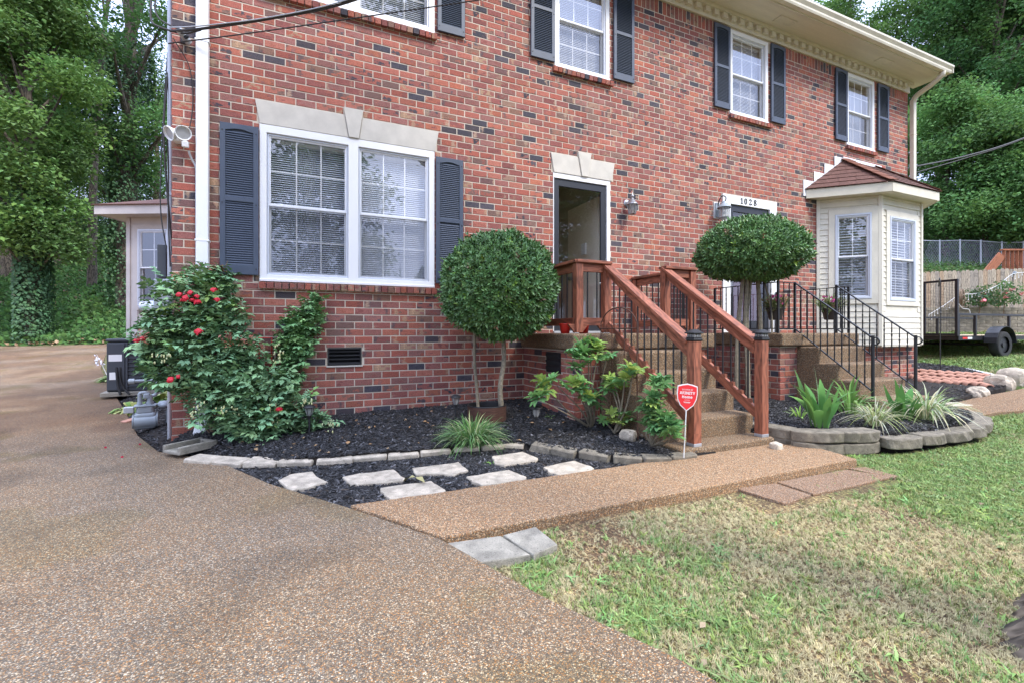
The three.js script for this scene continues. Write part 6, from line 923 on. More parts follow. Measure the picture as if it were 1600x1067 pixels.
{ // stained deck corner
  const c = depthAt(1592, 420, 18.5), g = thing('wooden_deck', 'orange stained wooden deck with slatted railing on the hill', 'deck', [c.x, c.y - 0.4, c.z], -0.4); mesh('deck_floor', span(-0.8, 5, -0.1, 0.05, -2.5, 0), M.deckWood, g); for (let k = 0; k < 30; k++) mesh('baluster', bar([-0.6 + k * 0.18, 0.06, 0.0], [-0.6 + k * 0.18, 1.12, 0.0], 0.02, 0.12, V(0, 0, 1)), M.deckWood, g); mesh('top_rail', bar([-0.7, 1.16, 0], [5, 1.16, 0], 0.14, 0.06), M.deckWood, g); mesh('bottom_rail', bar([-0.7, 0.1, -0.04], [5, 0.1, -0.04], 0.04, 0.09), M.deckWood, g); mesh('stair_panel', bar([-0.7, 0.95, 0.02], [-1.5, 0.0, 0.02], 0.05, 0.34), M.deckWood, g); for (const x of [0, 2.2, 4.5]) mesh('support_post', bx(0.12, 2.2, 0.12, x, -1.1, -0.1), M.deckWood, g);
}
{ // chain-link fence on the hill
  const g = thing('chain_link_fence', 'galvanised chain-link fence climbing the slope below trees', 'fence'), A = depthAt(1438, 425, 22), B = depthAt(1600, 395, 21); A.y = ground(A.x, A.z); B.y = ground(B.x, B.z); const d = B.clone().sub(A), N = 5; for (let k = 0; k <= N; k++) { const p = A.clone().lerp(B, k / N); p.y = ground(p.x, p.z); mesh('post', cyl(0.035, 0.035, 1.35, p.x, p.y + 0.6, p.z, 8), M.galv, g); }
  const P = (t, h) => { const p = A.clone().lerp(B, t); p.y = ground(p.x, p.z) + h; return p; }; mesh('top_rail', tube([0, 0.2, 0.4, 0.6, 0.8, 1].map((t) => P(t, 1.22)), 0.022, 6, 24), M.galv, g); const w = []; for (let k = -12; k < 60; k++) for (const s of [1, -1]) { const t0 = k / 60, t1 = t0 + s * 12 / 60 * 0.55; if (Math.min(t0, t1) < 0 || Math.max(t0, t1) > 1) continue; w.push(bar(P(t0, 0.02), P(t1, 1.2), 0.004, 0.004)); } mesh('chain_mesh', w, M.galv, g).userData.kind = 'stuff';
}
// ---------- shrubs and bed plants ----------
const DARKG = [0.105, 0.215, 0.065], vary = (c, a = 0.3) => { const v = rr(1 - a, 1 + a), w = rr(-0.12, 0.12); return [c[0] * v * (1 + w), c[1] * v, c[2] * v * (1 - w)]; };
const sprig = [1, 2, 3].map((s) => { const r = rng(s * 13), b = []; for (let i = 0; i < 7; i++) { const m = new THREE.Matrix4().makeTranslation(0, 0.008 * i, 0).multiply(new THREE.Matrix4().makeRotationFromEuler(new THREE.Euler(-0.35 - 0.13 * i + (r() - 0.5) * 0.4, i * 2.4 + r(), (r() - 0.5) * 0.5, 'YXZ'))); leafFace(b, m, 0.040 * (0.8 + 0.4 * r()), 0.0165, 0.002, 0.004); } return bufN(b); });
function topiary(label, cx, cy, cz, rx, ry, rz, shape, n, trunks, baseY) {
  const g = thing('topiary_tree', label, 'topiary tree', [cx, 0, cz]), cs = sprig.map((s) => new Copies(s, M.gloss));
  for (let i = 0; i < n; i++) {
    const d = V(rr(-1, 1), rr(-1, 1), rr(-1, 1)); if (d.length() > 1 || d.length() < 0.1) { i--; continue; } d.normalize();
    const deep = R() < 0.32 ? rr(0.6, 0.9) : rr(0.9, 1.0), k = deep * shape(d) * (1 + 0.20 * (fbm(d.x * 3.4 + d.z * 2 + 20, d.y * 3.4 + d.z * 2 + 20, 3) - 0.5) + (R() < 0.02 ? rr(0.02, 0.09) : 0));
    const p = V(d.x * rx * k, cy + d.y * ry * k, d.z * rz * k); const out = V(d.x / rx, d.y / ry + 0.5, d.z / rz).normalize().add(V(rr(-0.6, 0.6), rr(-0.5, 0.6), rr(-0.6, 0.6))).normalize();
    const q = new THREE.Quaternion().setFromUnitVectors(V(0, 1, 0), out).multiply(new THREE.Quaternion().setFromAxisAngle(V(0, 1, 0), rr(0, 6.28)));
    const fresh = R() < 0.022, tan = R() < 0.012; cs[i % 3].add(p, q, rr(0.95, 1.5) * (fresh ? 1.15 : 1), fresh ? vary([0.19, 0.33, 0.05]) : tan ? vary([0.22, 0.12, 0.07]) : vary(DARKG, 0.45));
  }
  cs.forEach((c) => c.build('foliage', g));
  for (const t of trunks) mesh('trunk', limb(t.pts.map(([x, y, z]) => V(x - cx, y, z - cz)), t.r, t.r * 0.75, 8, 0.12), M.barkPale, g);
  const tw = []; for (let k = 0; k < 26; k++) { const a = rr(0, 6.28), e = rr(-0.3, 0.9), t = trunks[k % trunks.length].pts, top = V(t[t.length - 1][0] - cx, t[t.length - 1][1], t[t.length - 1][2] - cz), q = V(Math.cos(a) * rx * 0.75, cy + e * ry * 0.7, Math.sin(a) * rz * 0.75); tw.push(limb([top, top.clone().lerp(q, 0.5).add(V(0, 0.05, 0)), q], 0.013, 0.004, 5)); } mesh('branches', tw, M.barkPale, g).userData.kind = 'stuff';
  return g;
}
R = rng(801);
topiary('dense round ball-clipped evergreen on thin pale trunks by the window', 1.95, 1.585, 0.72, 0.60, 0.585, 0.58, (d) => (d.y < 0 ? 1 - 0.10 * d.y * d.y : 1), 11500, [{ r: 0.034, pts: [[1.97, 0.1, 0.8], [1.93, 0.45, 0.8], [1.99, 0.8, 0.77], [1.98, 1.2, 0.74]] }, { r: 0.021, pts: [[1.74, 0.1, 0.62], [1.72, 0.5, 0.6], [1.69, 0.75, 0.62], [1.68, 1.15, 0.66]] }]);
topiary('flat mushroom-clipped evergreen with several bare trunks before the numbered door', 5.68, 2.15, 1.0, 0.72, 0.52, 0.66, (d) => (d.y < 0 ? 1 - 0.52 * Math.pow(-d.y, 1.3) : 1 - 0.04 * d.y), 13000, [{ r: 0.035, pts: [[5.44, 0.12, 0.95], [5.43, 0.8, 0.97], [5.46, 1.3, 0.98], [5.52, 1.9, 1.0]] }, { r: 0.036, pts: [[5.55, 0.12, 1.05], [5.56, 0.7, 1.03], [5.53, 1.2, 1.02], [5.6, 1.9, 1.0]] }, { r: 0.024, pts: [[5.62, 0.12, 1.0], [5.58, 0.7, 1.03], [5.60, 1.3, 1.0], [5.68, 1.9, 1.0]] }, { r: 0.038, pts: [[5.82, 0.12, 1.0], [5.78, 0.6, 1.05], [5.84, 1.15, 1.02], [5.8, 1.9, 1.0]] }, { r: 0.016, pts: [[5.92, 0.12, 1.0], [5.95, 0.9, 1.1], [6.02, 1.4, 1.05], [5.95, 1.8, 1.0]] }]);
// rose: compound leaves on canes
const roseSpray = [1, 2, 3].map((s) => { const r = rng(s * 31), b = []; for (let i = 0; i < 5; i++) { const side = i === 4 ? 0 : i % 2 ? 1 : -1, zz = i === 4 ? 0.055 : 0.018 + 0.022 * Math.floor(i / 2); const m = new THREE.Matrix4().makeTranslation(0, 0.004 * i, zz).multiply(new THREE.Matrix4().makeRotationFromEuler(new THREE.Euler((r() - 0.4) * 0.5, side * 1.05 + (r() - 0.5) * 0.3, (r() - 0.5) * 0.4, 'YXZ'))); leafFace(b, m, 0.05 * (0.85 + 0.3 * r()), 0.031, 0.004, 0.008); } return bufN(b); });
function leafMass(g, lumps, n, col, geos, scale, mat = M.soft, bright = [0.16, 0.27, 0.07]) {
  const cs = geos.map((s) => new Copies(s, mat)); const tot = lumps.reduce((s, l) => s + l.r * l.r, 0);
  for (const l of lumps) for (let i = 0; i < n * l.r * l.r / tot; i++) { const d = V(rr(-1, 1), rr(-1, 1), rr(-1, 1)).normalize(), k = l.r * Math.pow(R(), 0.4); const p = l.p.clone().add(V(d.x * k, d.y * k, d.z * k * (l.f || 0.6))); if (p.z < 0.03 && p.x > -1.35 || p.y < 0.06) continue; cs[i % cs.length].add(p, E3(rr(-0.9, 0.5), rr(0, 6.28), rr(-0.5, 0.5)), scale * rr(0.7, 1.3), R() < (l.b || 0.06) ? vary(bright) : vary(col, 0.4)); }
  cs.forEach((c) => c.build('foliage', g));
}
const roseG = merge([...Array(9)].map((_, k) => { const g = place(new THREE.SphereGeometry(1, 6, 4, 0, Math.PI * 2, 0, 1.2), 0, 0, 0); g.scale(0.55, 0.25, 0.55); g.rotateX(0.5 + 0.09 * k); g.rotateY(k * 2.4); g.translate(0.3 * Math.cos(k * 2.4) * (k / 9), 0.25 - k * 0.02, 0.3 * Math.sin(k * 2.4) * (k / 9)); return g; }));
const roseMat = std({ color: lin(0.52, 0.008, 0.022), roughness: 0.6 });
{
  const P = (x, y, z) => onZ(x, y, z), s = 4.6 / FL; R = rng(900);
  const g = thing('rose_bush', 'large red-flowering rose bush sprawling over the brick corner', 'rose bush', [0, 0, 0]);
  const L = [[318, 452, 36, 0.25], [345, 436, 22, 0.2], [300, 490, 62, 0.35], [338, 508, 46, 0.3], [258, 535, 40, 0.3], [300, 560, 64, 0.42], [356, 582, 58, 0.42], [418, 604, 38, 0.38], [384, 548, 26, 0.25], [345, 622, 52, 0.5], [404, 634, 58, 0.55], [452, 650, 40, 0.55], [492, 664, 22, 0.55], [400, 668, 32, 0.68], [270, 585, 30, 0.4], [240, 560, 22, 0.4], [245, 516, 24, 0.3]].map(([x, y, r, z], i) => ({ p: P(x, y, z), r: r * s, f: 0.55, b: y < 500 ? 0.1 : 0.05 }));
  leafMass(g, L, 3100, [0.18, 0.32, 0.145], roseSpray, 1.3);
  const canes = []; const roots = [P(330, 676, 0.3), P(380, 676, 0.4), P(420, 672, 0.45)]; L.forEach((l, i) => { const a = roots[i % 3].clone().setY(0.1); canes.push(limb([a, a.clone().lerp(l.p, 0.5).add(V(rr(-0.1, 0.1), 0.12, 0.05)), l.p, l.p.clone().add(V(rr(-0.1, 0.1), 0.18, 0.03))], 0.009, 0.003, 5)); }); for (const [x, y] of [[305, 425], [318, 414], [338, 428], [290, 440], [230, 520]]) { const q = P(x, y, 0.22); canes.push(limb([q.clone().add(V(0.02, -0.35, 0)), q.clone().add(V(0, -0.1, 0)), q], 0.005, 0.002, 4)); } mesh('canes', canes, M.twig, g).userData.kind = 'stuff';
  for (const [x, y, k] of [[280, 461, 1], [289, 466, 1.1], [297, 458, 0.9], [306, 464, 0.9], [308, 473, 1.2], [334, 454, 1.1], [338, 469, 1], [310, 519, 1.3], [266, 593, 1.1], [278, 588, 0.7], [435, 640, 1.1], [222, 530, 0.9], [212, 533, 0.9], [286, 470, 1], [300, 470, 0.9]]) { const q = P(x, y, y > 560 ? 0.75 : 0.62), m = mesh('rose', roseG, roseMat, g); m.position.copy(q); m.scale.set(0.045 * k, 0.032 * k, 0.045 * k); m.rotation.set(rr(0.4, 1.2), rr(0, 6), 0); }
  const red = new Copies(leafy(5, 4, 0.03, 0.013, 0.03), M.soft); for (const [x, y] of [[315, 418], [308, 424], [325, 420], [338, 425], [298, 440], [318, 434], [222, 525], [410, 545], [380, 535], [360, 530], [250, 500]]) for (let k = 0; k < 8; k++) { const q = P(x + rr(-10, 10), y + rr(-7, 7), 0.24 + (y > 500 ? 0.4 : 0)); red.add(q, E3(rr(-1, 1), rr(0, 6), rr(-1, 1)), rr(0.7, 1.3), vary([0.26, 0.10, 0.06])); } red.build('young_leaves', g);
  const hip = new Copies(new THREE.SphereGeometry(0.007, 5, 4), M.soft); for (const [x, y] of [[310, 630], [302, 645], [345, 640], [365, 642], [430, 635], [425, 655], [480, 625], [478, 630], [512, 668], [520, 662], [436, 545], [430, 560], [246, 560], [260, 560]]) for (let k = 0; k < 9; k++) hip.add(P(x + rr(-9, 9), y + rr(-7, 7), 0.72), E3(0, 0, 0), V(1, rr(1, 2.4), 1), vary([0.5, 0.52, 0.26])); hip.build('spent_buds', g);
  R = rng(901); const v = thing('climbing_rose', 'narrow leafy rose cane climbing the brick below the window', 'climbing plant', [0, 0, 0]);
  const VL = [[494, 468, 12], [486, 486, 20], [474, 504, 26], [462, 520, 28], [470, 536, 26], [452, 540, 24], [458, 560, 26], [450, 580, 20], [452, 600, 18], [445, 614, 16], [488, 508, 18]].map(([x, y, r]) => ({ p: P(x, y, 0.12), r: r * 4.95 / FL, f: 0.5 })); leafMass(v, VL, 640, [0.17, 0.33, 0.12], roseSpray, 1.1);
  mesh('canes', [limb([P(430, 640, 0.2), P(445, 600, 0.12), P(458, 550, 0.08), P(480, 500, 0.08), P(497, 447, 0.1)], 0.008, 0.003, 5), limb([P(438, 640, 0.2), P(470, 580, 0.1), P(490, 510, 0.09), P(500, 462, 0.1)], 0.006, 0.002, 5)], M.twig, v).userData.kind = 'stuff';
  const tr = thing('plant_support', 'thin red metal plant support behind the rose bush', 'plant support'); mesh('frame', [tube([P(392, 640, 0.1), P(392, 527, 0.1), P(393, 526, 0.1)], 0.005, 5), tube([P(392, 528, 0.1), P(424, 528, 0.1)], 0.005, 5), tube([P(424, 527, 0.1), P(424, 640, 0.1)], 0.005, 5), tube([P(405, 528, 0.1), P(405, 630, 0.1)], 0.005, 5)], M.redTape, tr);
}
// rhododendron
function ovalFace(buf, m, L, W, fold, curl) { const q = [[0, 0, 0], [-W * 0.36, fold, L * 0.28], [0, 0, L * 0.3], [W * 0.36, fold, L * 0.28], [-W * 0.5, fold, L * 0.64], [0, -curl * 0.3, L * 0.66], [W * 0.5, fold, L * 0.64], [-W * 0.26, -curl * 0.6, L * 0.9], [W * 0.26, -curl * 0.6, L * 0.9], [0, -curl, L]].map((a) => V(...a).applyMatrix4(m)); for (const [a, b, c] of [[0, 2, 1], [0, 3, 2], [1, 2, 5], [1, 5, 4], [2, 3, 6], [2, 6, 5], [4, 5, 7], [5, 6, 8], [5, 8, 9], [5, 9, 7]]) buf.push(q[a].x, q[a].y, q[a].z, q[b].x, q[b].y, q[b].z, q[c].x, q[c].y, q[c].z); }
{
  R = rng(910); const wh = [whorl(9, 0.135, 0.045, 0.45, 1), whorl(8, 0.14, 0.047, 0.2, 2), whorl(10, 0.13, 0.043, 0.75, 3)];
  const build = (label, base, list, bright) => { const g = thing('rhododendron', label, 'shrub', [0, 0, 0]), cs = wh.map((w) => new Copies(w, M.leaf)), br = []; list.forEach(([p, k, yl], i) => { for (let q = 0; q < k * 1.5; q++) { const o = p.clone().add(V(rr(-0.075, 0.075), rr(-0.06, 0.06), rr(-0.06, 0.06)).multiplyScalar(k > 1 ? 1 : 0.3)); cs[(i + q) % 3].add(o, E3(rr(-0.35, 0.7), rr(0, 6.28), rr(-0.45, 0.45)), rr(0.6, 0.95), R() < yl ? vary([0.34, 0.46, 0.10]) : vary([0.15, 0.32, 0.10], 0.3)); } br.push(limb([base, base.clone().lerp(p, 0.45).add(V(rr(-0.06, 0.06), -0.03, rr(-0.04, 0.04))), p.clone().add(V(0, -0.015, 0))], 0.013, 0.005, 5)); }); cs.forEach((c) => c.build('foliage', g)); mesh('stems', br, M.barkPale, g).userData.kind = 'stuff'; };
  const z6 = (x, y, z) => onZ(660 + x * 0.375, 340 + y * 0.375, z), base = V(2.66, 0.1, 1.5);
  build('loose rhododendron with bright green leaf whorls before the pier', base, [[z6(690, 515, 1.55), 3, 0.35], [z6(730, 560, 1.6), 4, 0.3], [z6(655, 570, 1.58), 4, 0.25], [z6(660, 615, 1.6), 4, 0.25], [z6(700, 545, 1.5), 3, 0.2], [z6(560, 690, 1.62), 3, 0.35], [z6(515, 700, 1.62), 3, 0.3], [z6(490, 750, 1.66), 3, 0.2], [z6(640, 700, 1.66), 4, 0.25], [z6(675, 735, 1.66), 3, 0.2], [z6(720, 745, 1.62), 2, 0.2], [z6(705, 770, 1.66), 2, 0.3], [z6(770, 570, 1.62), 2, 0.5]], 1);
  const zx = (x, y) => onX(660 + x * 0.375, 340 + y * 0.375, 2.78); build('small rhododendron with yellow-green leaves behind the wire trellis', onX(924 + 36, 664, 2.75).setY(0.1), [[zx(800, 680), 4, 0.6], [zx(845, 655), 3, 0.5], [zx(880, 635), 3, 0.5], [zx(790, 700), 3, 0.4], [zx(815, 835), 3, 0.6], [zx(760, 840), 2, 0.7], [zx(830, 850), 2, 0.6]], 1);
  build('low rhododendron with thick leaves beside the lowest steps', onX(1020, 672, 2.8).setY(0.08), [[zx(985, 690), 4, 0.15], [zx(965, 775), 5, 0.15], [zx(950, 800), 4, 0.2], [zx(985, 830), 6, 0.12], [zx(1010, 850), 5, 0.15], [zx(1035, 875), 5, 0.2], [zx(960, 850), 4, 0.1], [zx(1000, 890), 4, 0.2], [zx(1050, 895), 2, 0.3]], 1);
}
// strap-leaved clumps
function strap(L, W, bend, seed, keel = 0.15) { const r = rng(seed), pos = [], idx = [], N = 6; for (let i = 0; i <= N; i++) { const t = i / N, a = bend * t * t, y = L * (t - 0.32 * a * t), o = L * a * 0.62 * t, w = W * Math.min(1, 3 * (1 - t) + 0.02) * (0.2 + 0.8 * Math.min(1, t * 2)) / 2; pos.push(-w, y + w * keel, o, 0, y, o, w, y + w * keel, o); } for (let i = 0; i < N; i++) for (let k = 0; k < 2; k++) { const a = i * 3 + k; idx.push(a, a + 1, a + 3, a + 1, a + 4, a + 3); } const g = new THREE.BufferGeometry(); g.setAttribute('position', new THREE.Float32BufferAttribute(pos, 3)); g.setIndex(idx); g.computeVertexNormals(); return g; }
function clump(name, label, cat, p, n, L, W, bends, rad, col, lean, col2, share = 0.3) { const g = thing(name, label, cat, [p.x, p.y, p.z]), cs = bends.map((b, i) => new Copies(strap(L, W, b, i), M.leaf)); for (let i = 0; i < n; i++) { const a = rr(0, 6.28), q = rad * Math.sqrt(R()); const light = col2 && R() < share; cs[i % cs.length].add(V(Math.sin(a) * q, -0.01, Math.cos(a) * q), E3(lean * rr(0.1, 1) * (0.35 + q / rad), a + rr(-0.5, 0.5), rr(-0.15, 0.15)), V(rr(0.8, 1.2), rr(0.6, 1.15), rr(0.7, 1.1)), light ? vary(col2, 0.15) : vary(col, 0.3)); } cs.forEach((c) => c.build('leaves', g)); return g; }
R = rng(930);
{ const c = onY(738, 683, 0.1); clump('liriope_clump', 'round tuft of grassy liriope in front of the rusty ring', 'grass clump', V(c.x, bedH(c.x, c.z), c.z), 420, 0.34, 0.011, [0.5, 0.9, 1.3], 0.13, [0.14, 0.28, 0.08], 0.75, [0.42, 0.48, 0.24], 0.22); }
{ const q = (x, y) => { const c = onY(x, y, 0.14); return c; };
  clump('lily_plant', 'tall broad-leaved dark green lily at the block edging', 'lily', q(1284, 668), 20, 0.56, 0.072, [0.1, 0.3, 0.6], 0.09, [0.12, 0.27, 0.065], 0.3);
  clump('lily_plant', 'arching bright green lily behind the broad-leaved lily', 'lily', q(1328, 645), 60, 0.52, 0.026, [0.5, 1.0, 1.5], 0.1, [0.17, 0.33, 0.08], 0.6);
  clump('lily_plant', 'broad-leaved green lily between the two pale striped grasses', 'lily', q(1413, 656), 16, 0.44, 0.07, [0.1, 0.35, 0.7], 0.08, [0.11, 0.26, 0.065], 0.36);
  clump('striped_grass', 'small pale variegated grass between the two lilies', 'grass clump', q(1368, 664), 150, 0.36, 0.010, [0.5, 1.0, 1.5], 0.06, [0.30, 0.38, 0.15], 0.7, [0.62, 0.60, 0.42], 0.5);
  clump('striped_grass', 'large pale variegated grass spilling over the block edging', 'grass clump', q(1450, 654), 220, 0.48, 0.014, [0.6, 1.1, 1.6], 0.09, [0.30, 0.40, 0.16], 0.7, [0.66, 0.65, 0.46], 0.5);
  clump('small_weed', 'small light green seedling in the mulch by the post', 'seedling', q(1250, 652), 22, 0.17, 0.016, [0.6, 1.2], 0.05, [0.24, 0.40, 0.08], 0.8);
  R = rng(940); const h = (px, py, label, n, k) => { const c = onY(px, py, 0.09); clump('hosta', label, 'hosta', V(c.x, bedH(c.x, c.z), c.z), n, 0.3 * k, 0.11 * k, [0.9, 1.5], 0.09 * k, [0.20, 0.34, 0.08], 0.95, [0.50, 0.55, 0.22], 0.35); };
  h(212, 632, 'variegated hosta behind the gas meter', 46, 0.9); h(250, 622, 'variegated hosta nearest the brick behind the meter pipe', 34, 0.9); h(176, 590, 'hosta by the condenser along the driveway', 40, 0.9); h(190, 575, 'hosta at the far side of the condenser pad', 30, 0.9);
  const f = onY(165, 592, 0.1), g = thing('hosta_flower', 'white bell flowers on thin stalks by the condenser', 'flower', [f.x, 0.08, f.z]); const fl = new Copies(place(new THREE.ConeGeometry(0.5, 1.4, 6, 1, true), 0, -0.7, 0), M.soft); for (const [x, y] of [[-0.14, 0.55], [0.22, 0.5]]) { mesh('stalk', limb([V(0.05, 0, 0), V(x * 0.5, y * 0.6, 0), V(x, y, 0.05)], 0.006, 0.003, 5), M.soft, g); for (let k = 0; k < 14; k++) { const t = rr(0.6, 1); fl.add(V(x * t + rr(-0.06, 0.06), y * t + rr(-0.04, 0.04), 0.04 + rr(-0.05, 0.05)), E3(rr(-1, 1), rr(0, 6), rr(-1, 1)), rr(0.03, 0.05), [0.85, 0.84, 0.88]); } } fl.build('blossoms', g);
  for (const [px, py, l] of [[556 - 0, 0, ''], [766, 716, 'tiny green weed beside a stepping stone'], [860, 668, 'tiny light green weed in the mulch by the solar light']]) { if (!l) continue; const c = onY(px, py, 0.03); R = rng(px); clump('small_weed', l, 'seedling', V(c.x, bedH(c.x, c.z), c.z), 14, 0.07, 0.012, [0.9, 1.5], 0.03, [0.2, 0.38, 0.08], 1.0); }
}
// fallen leaves
{ R = rng(950); const c = new Copies(leafy(1, 5, 0.055, 0.035, 0.0), M.soft); for (let i = 0; i < 150; i++) { const x = rr(-1, 3), z = rr(0.1, 1.9); if (z > bedEdge(x) || x > 2.6 && z < 1.3) continue; c.add(V(x, bedH(x, z) + 0.02, z), E3(rr(-0.5, 0.5), rr(0, 6), rr(-0.5, 0.5)), rr(0.5, 1.1), vary([0.34, 0.21, 0.10], 0.4)); } for (let i = 0; i < 60; i++) { const x = rr(0.9, 5), z = rr(3.2, 5); if (x < driveX(z)) continue; c.add(V(x, ground(x, z) + 0.02, z), E3(rr(-0.5, 0.5), rr(0, 6), rr(-0.5, 0.5)), rr(0.3, 0.75), vary([0.26, 0.18, 0.10], 0.4)); } tag(c.build(numbered('fallen_leaves')), 'scattered dry brown leaves on mulch and lawn', 'leaves'); }
{ R = rng(951); const c = onY(652, 747, 0.03); solo('dry_leaf', leafy(2, 8, 0.13, 0.06, 0.02), M.soft, 'curled olive dry leaf against a stepping stone', 'leaf').position.set(c.x, 0.035, c.z); scene.children[scene.children.length - 1].material = std({ color: lin(0.36, 0.32, 0.14), roughness: 0.8 }); }
{ R = rng(952); const c = new Copies(petal, M.soft); for (const [x, y] of [[164, 701], [218, 696], [268, 702], [190, 716]]) { const p = onY(x, y, 0); c.add(V(p.x, driveH(p.x, p.z) + 0.006, p.z), E3(1.2, 0, 0), 0.022, [0.5, 0.02, 0.05]); } tag(c.build(numbered('rose_petals')), 'fallen red rose petals on the driveway', 'petals'); }
// ---------- trees ----------
const farLeaf = [leafy(18, 101, 0.19, 0.12, 0.40), leafy(18, 102, 0.17, 0.11, 0.36), leafy(16, 103, 0.21, 0.13, 0.44)];
function tree(name, label, x, z, H, o = {}) {
  const y0 = ground(x, z) - 0.15, g = thing(name, label, 'tree', [x, y0, z], 0, o.group), r0 = o.r || H * 0.018, cb = o.crownBase ?? 0.3, cw = o.w || H * 0.26, lean = V(rr(-0.06, 0.06) * H, 0, rr(-0.06, 0.06) * H);
  const axis = (t) => V(lean.x * t * t, H * t, lean.z * t * t); const wood = [limb([axis(0), axis(0.2).add(V(rr(-0.1, 0.1), 0, rr(-0.1, 0.1))), axis(0.45), axis(0.7), axis(0.94)], r0, r0 * 0.18, 9, 0.2)];
  const cs = farLeaf.map((f) => new Copies(f, M.leaf)), nl = o.lumps || 15, col = o.col || [0.085, 0.17, 0.05];
  for (let i = 0; i < nl; i++) {
    const t = mix(cb, 1.0, (i + R()) / nl), prof = Math.sin(Math.PI * clamp((t - cb) / (1 - cb) * 0.82 + 0.16)), a = i * 2.4 + rr(-0.5, 0.5), q = cw * prof * rr(0.35, 0.95), c = axis(Math.min(t, 0.97)).add(V(Math.cos(a) * q, rr(-0.02, 0.03) * H, Math.sin(a) * q)), lr = cw * rr(0.30, 0.52);
    const st = axis(clamp(t - 0.14, cb * 0.8, 0.9)); wood.push(limb([st, st.clone().lerp(c, 0.5).add(V(0, rr(-0.2, 0.3), 0)), c], r0 * 0.32, r0 * 0.06, 5, 0.1));
    const n = Math.round((o.dens || 1) * 26 * Math.pow(lr / 0.8, 2)), tone = rr(0.72, 1.25);
    for (let k = 0; k < n; k++) { const d = V(rr(-1, 1), rr(-0.75, 1), rr(-1, 1)).normalize(), s = lr * Math.pow(R(), 0.45); cs[k % 3].add(c.clone().add(V(d.x * s, d.y * s * 0.62, d.z * s)), E3(rr(-0.4, 0.4), rr(0, 6.28), rr(-0.4, 0.4)), (o.leaf || 1) * rr(0.75, 1.25), vary(col.map((v) => v * tone), 0.3)); }
  }
  mesh('trunk', metres2(wood), o.bark || M.bark, g); cs.forEach((c) => c.build('crown', g));
  if (o.ivy) { const iv = new Copies(leafy(5, 55, 0.14, 0.13, 0.12), M.soft); for (let k = 0; k < o.ivy; k++) { const t = Math.pow(R(), 0.8) * (o.ivyTop || 0.5), a = rr(0, 6.28), p = axis(t), rad = r0 * (o.ivyR || 1.35) * (1 + 0.35 * fbm(t * 20, a * 2 + 9, 2)); iv.add(p.add(V(Math.cos(a) * rad, 0, Math.sin(a) * rad)), E3(0.9 + rr(-0.4, 0.4), Math.PI / 2 - a + rr(-0.5, 0.5), rr(-0.4, 0.4)), rr(0.7, 1.2), vary([0.05, 0.12, 0.045], 0.4)); } iv.build('ivy', g); }
  return g;
}
function metres2(list) { return merge(list); }
function shrub(label, x, z, r, h, col, group, n = 160) { const g = thing('understory_shrub', label, 'shrub', [x, ground(x, z) - 0.1, z], 0, group), cs = farLeaf.map((f) => new Copies(f, M.leaf)); for (let k = 0; k < n; k++) { const d = V(rr(-1, 1), rr(0, 1), rr(-1, 1)).normalize(), s = Math.pow(R(), 0.4); cs[k % 3].add(V(d.x * r * s, 0.2 + d.y * h * s, d.z * r * s), E3(rr(-0.4, 0.4), rr(0, 6.28), rr(-0.4, 0.4)), rr(0.7, 1.1), vary(col, 0.35)); } cs.forEach((c) => c.build('foliage', g)); const w = []; for (let k = 0; k < 5; k++) w.push(limb([V(rr(-0.2, 0.2), 0, rr(-0.2, 0.2)), V(rr(-0.5, 0.5) * r, h * 0.5, rr(-0.5, 0.5) * r), V(rr(-0.8, 0.8) * r, h * 0.85, rr(-0.8, 0.8) * r)], 0.05, 0.015, 5)); mesh('stems', w, M.bark, g).userData.kind = 'stuff'; return g; }
const at = (px, Z) => { const p = depthAt(px, 518, Z); return [p.x, p.z]; };
R = rng(1001);
// left of the house
tree('ivy_tree', 'ivy-clad tree trunk with dense bright crown above the driveway bank', ...at(52, 20.5), 19, { r: 0.30, crownBase: 0.2, w: 3.1, lumps: 32, dens: 1.25, col: [0.125, 0.23, 0.055], ivy: 2600, ivyTop: 0.42, ivyR: 1.45 });
tree('ivy_tree', 'thick dark ivy-covered trunk beyond the drive next to house', ...at(200, 25), 24, { r: 0.55, crownBase: 0.3, w: 3.6, lumps: 18, dens: 0.6, col: [0.10, 0.21, 0.06], ivy: 2600, ivyTop: 0.6, ivyR: 1.35 });
tree('woodland_tree', 'slender bare-trunked tree between the two ivy-clad trees', ...at(142, 28), 24, { r: 0.26, crownBase: 0.5, w: 2.8, lumps: 10, dens: 0.4, col: [0.09, 0.19, 0.05] });
const LW = 'trees of the wood beyond the driveway';
for (const [px, Z, H, w, d] of [[-80, 24, 20, 4.6, 1], [10, 31, 22, 4.4, 0.9], [88, 34, 22, 4.0, 0.8], [176, 39, 18, 3.4, 0.5], [246, 37, 16, 3.0, 0.45], [-120, 32, 22, 6, 0.9], [330, 42, 18, 5, 0.7], [40, 44, 18, 5, 0.8], [120, 46, 9, 4, 0.5], [200, 48, 8, 4, 0.4]]) tree('woodland_tree', 'leafy tree standing deep in the wood beyond the driveway', ...at(px, Z), H, { w, dens: d, crownBase: 0.3, lumps: 16, col: [0.095, 0.18, 0.042], group: LW });
for (let k = 0; k < 16; k++) shrub('dark leafy shrub in the shade of the wooded bank', ...at(-40 + k * 21 + rr(-8, 8), rr(37, 46)), rr(2, 3.2), rr(3, 5.5), [0.075, 0.16, 0.05], 'shrubs on the wooded bank', 150);
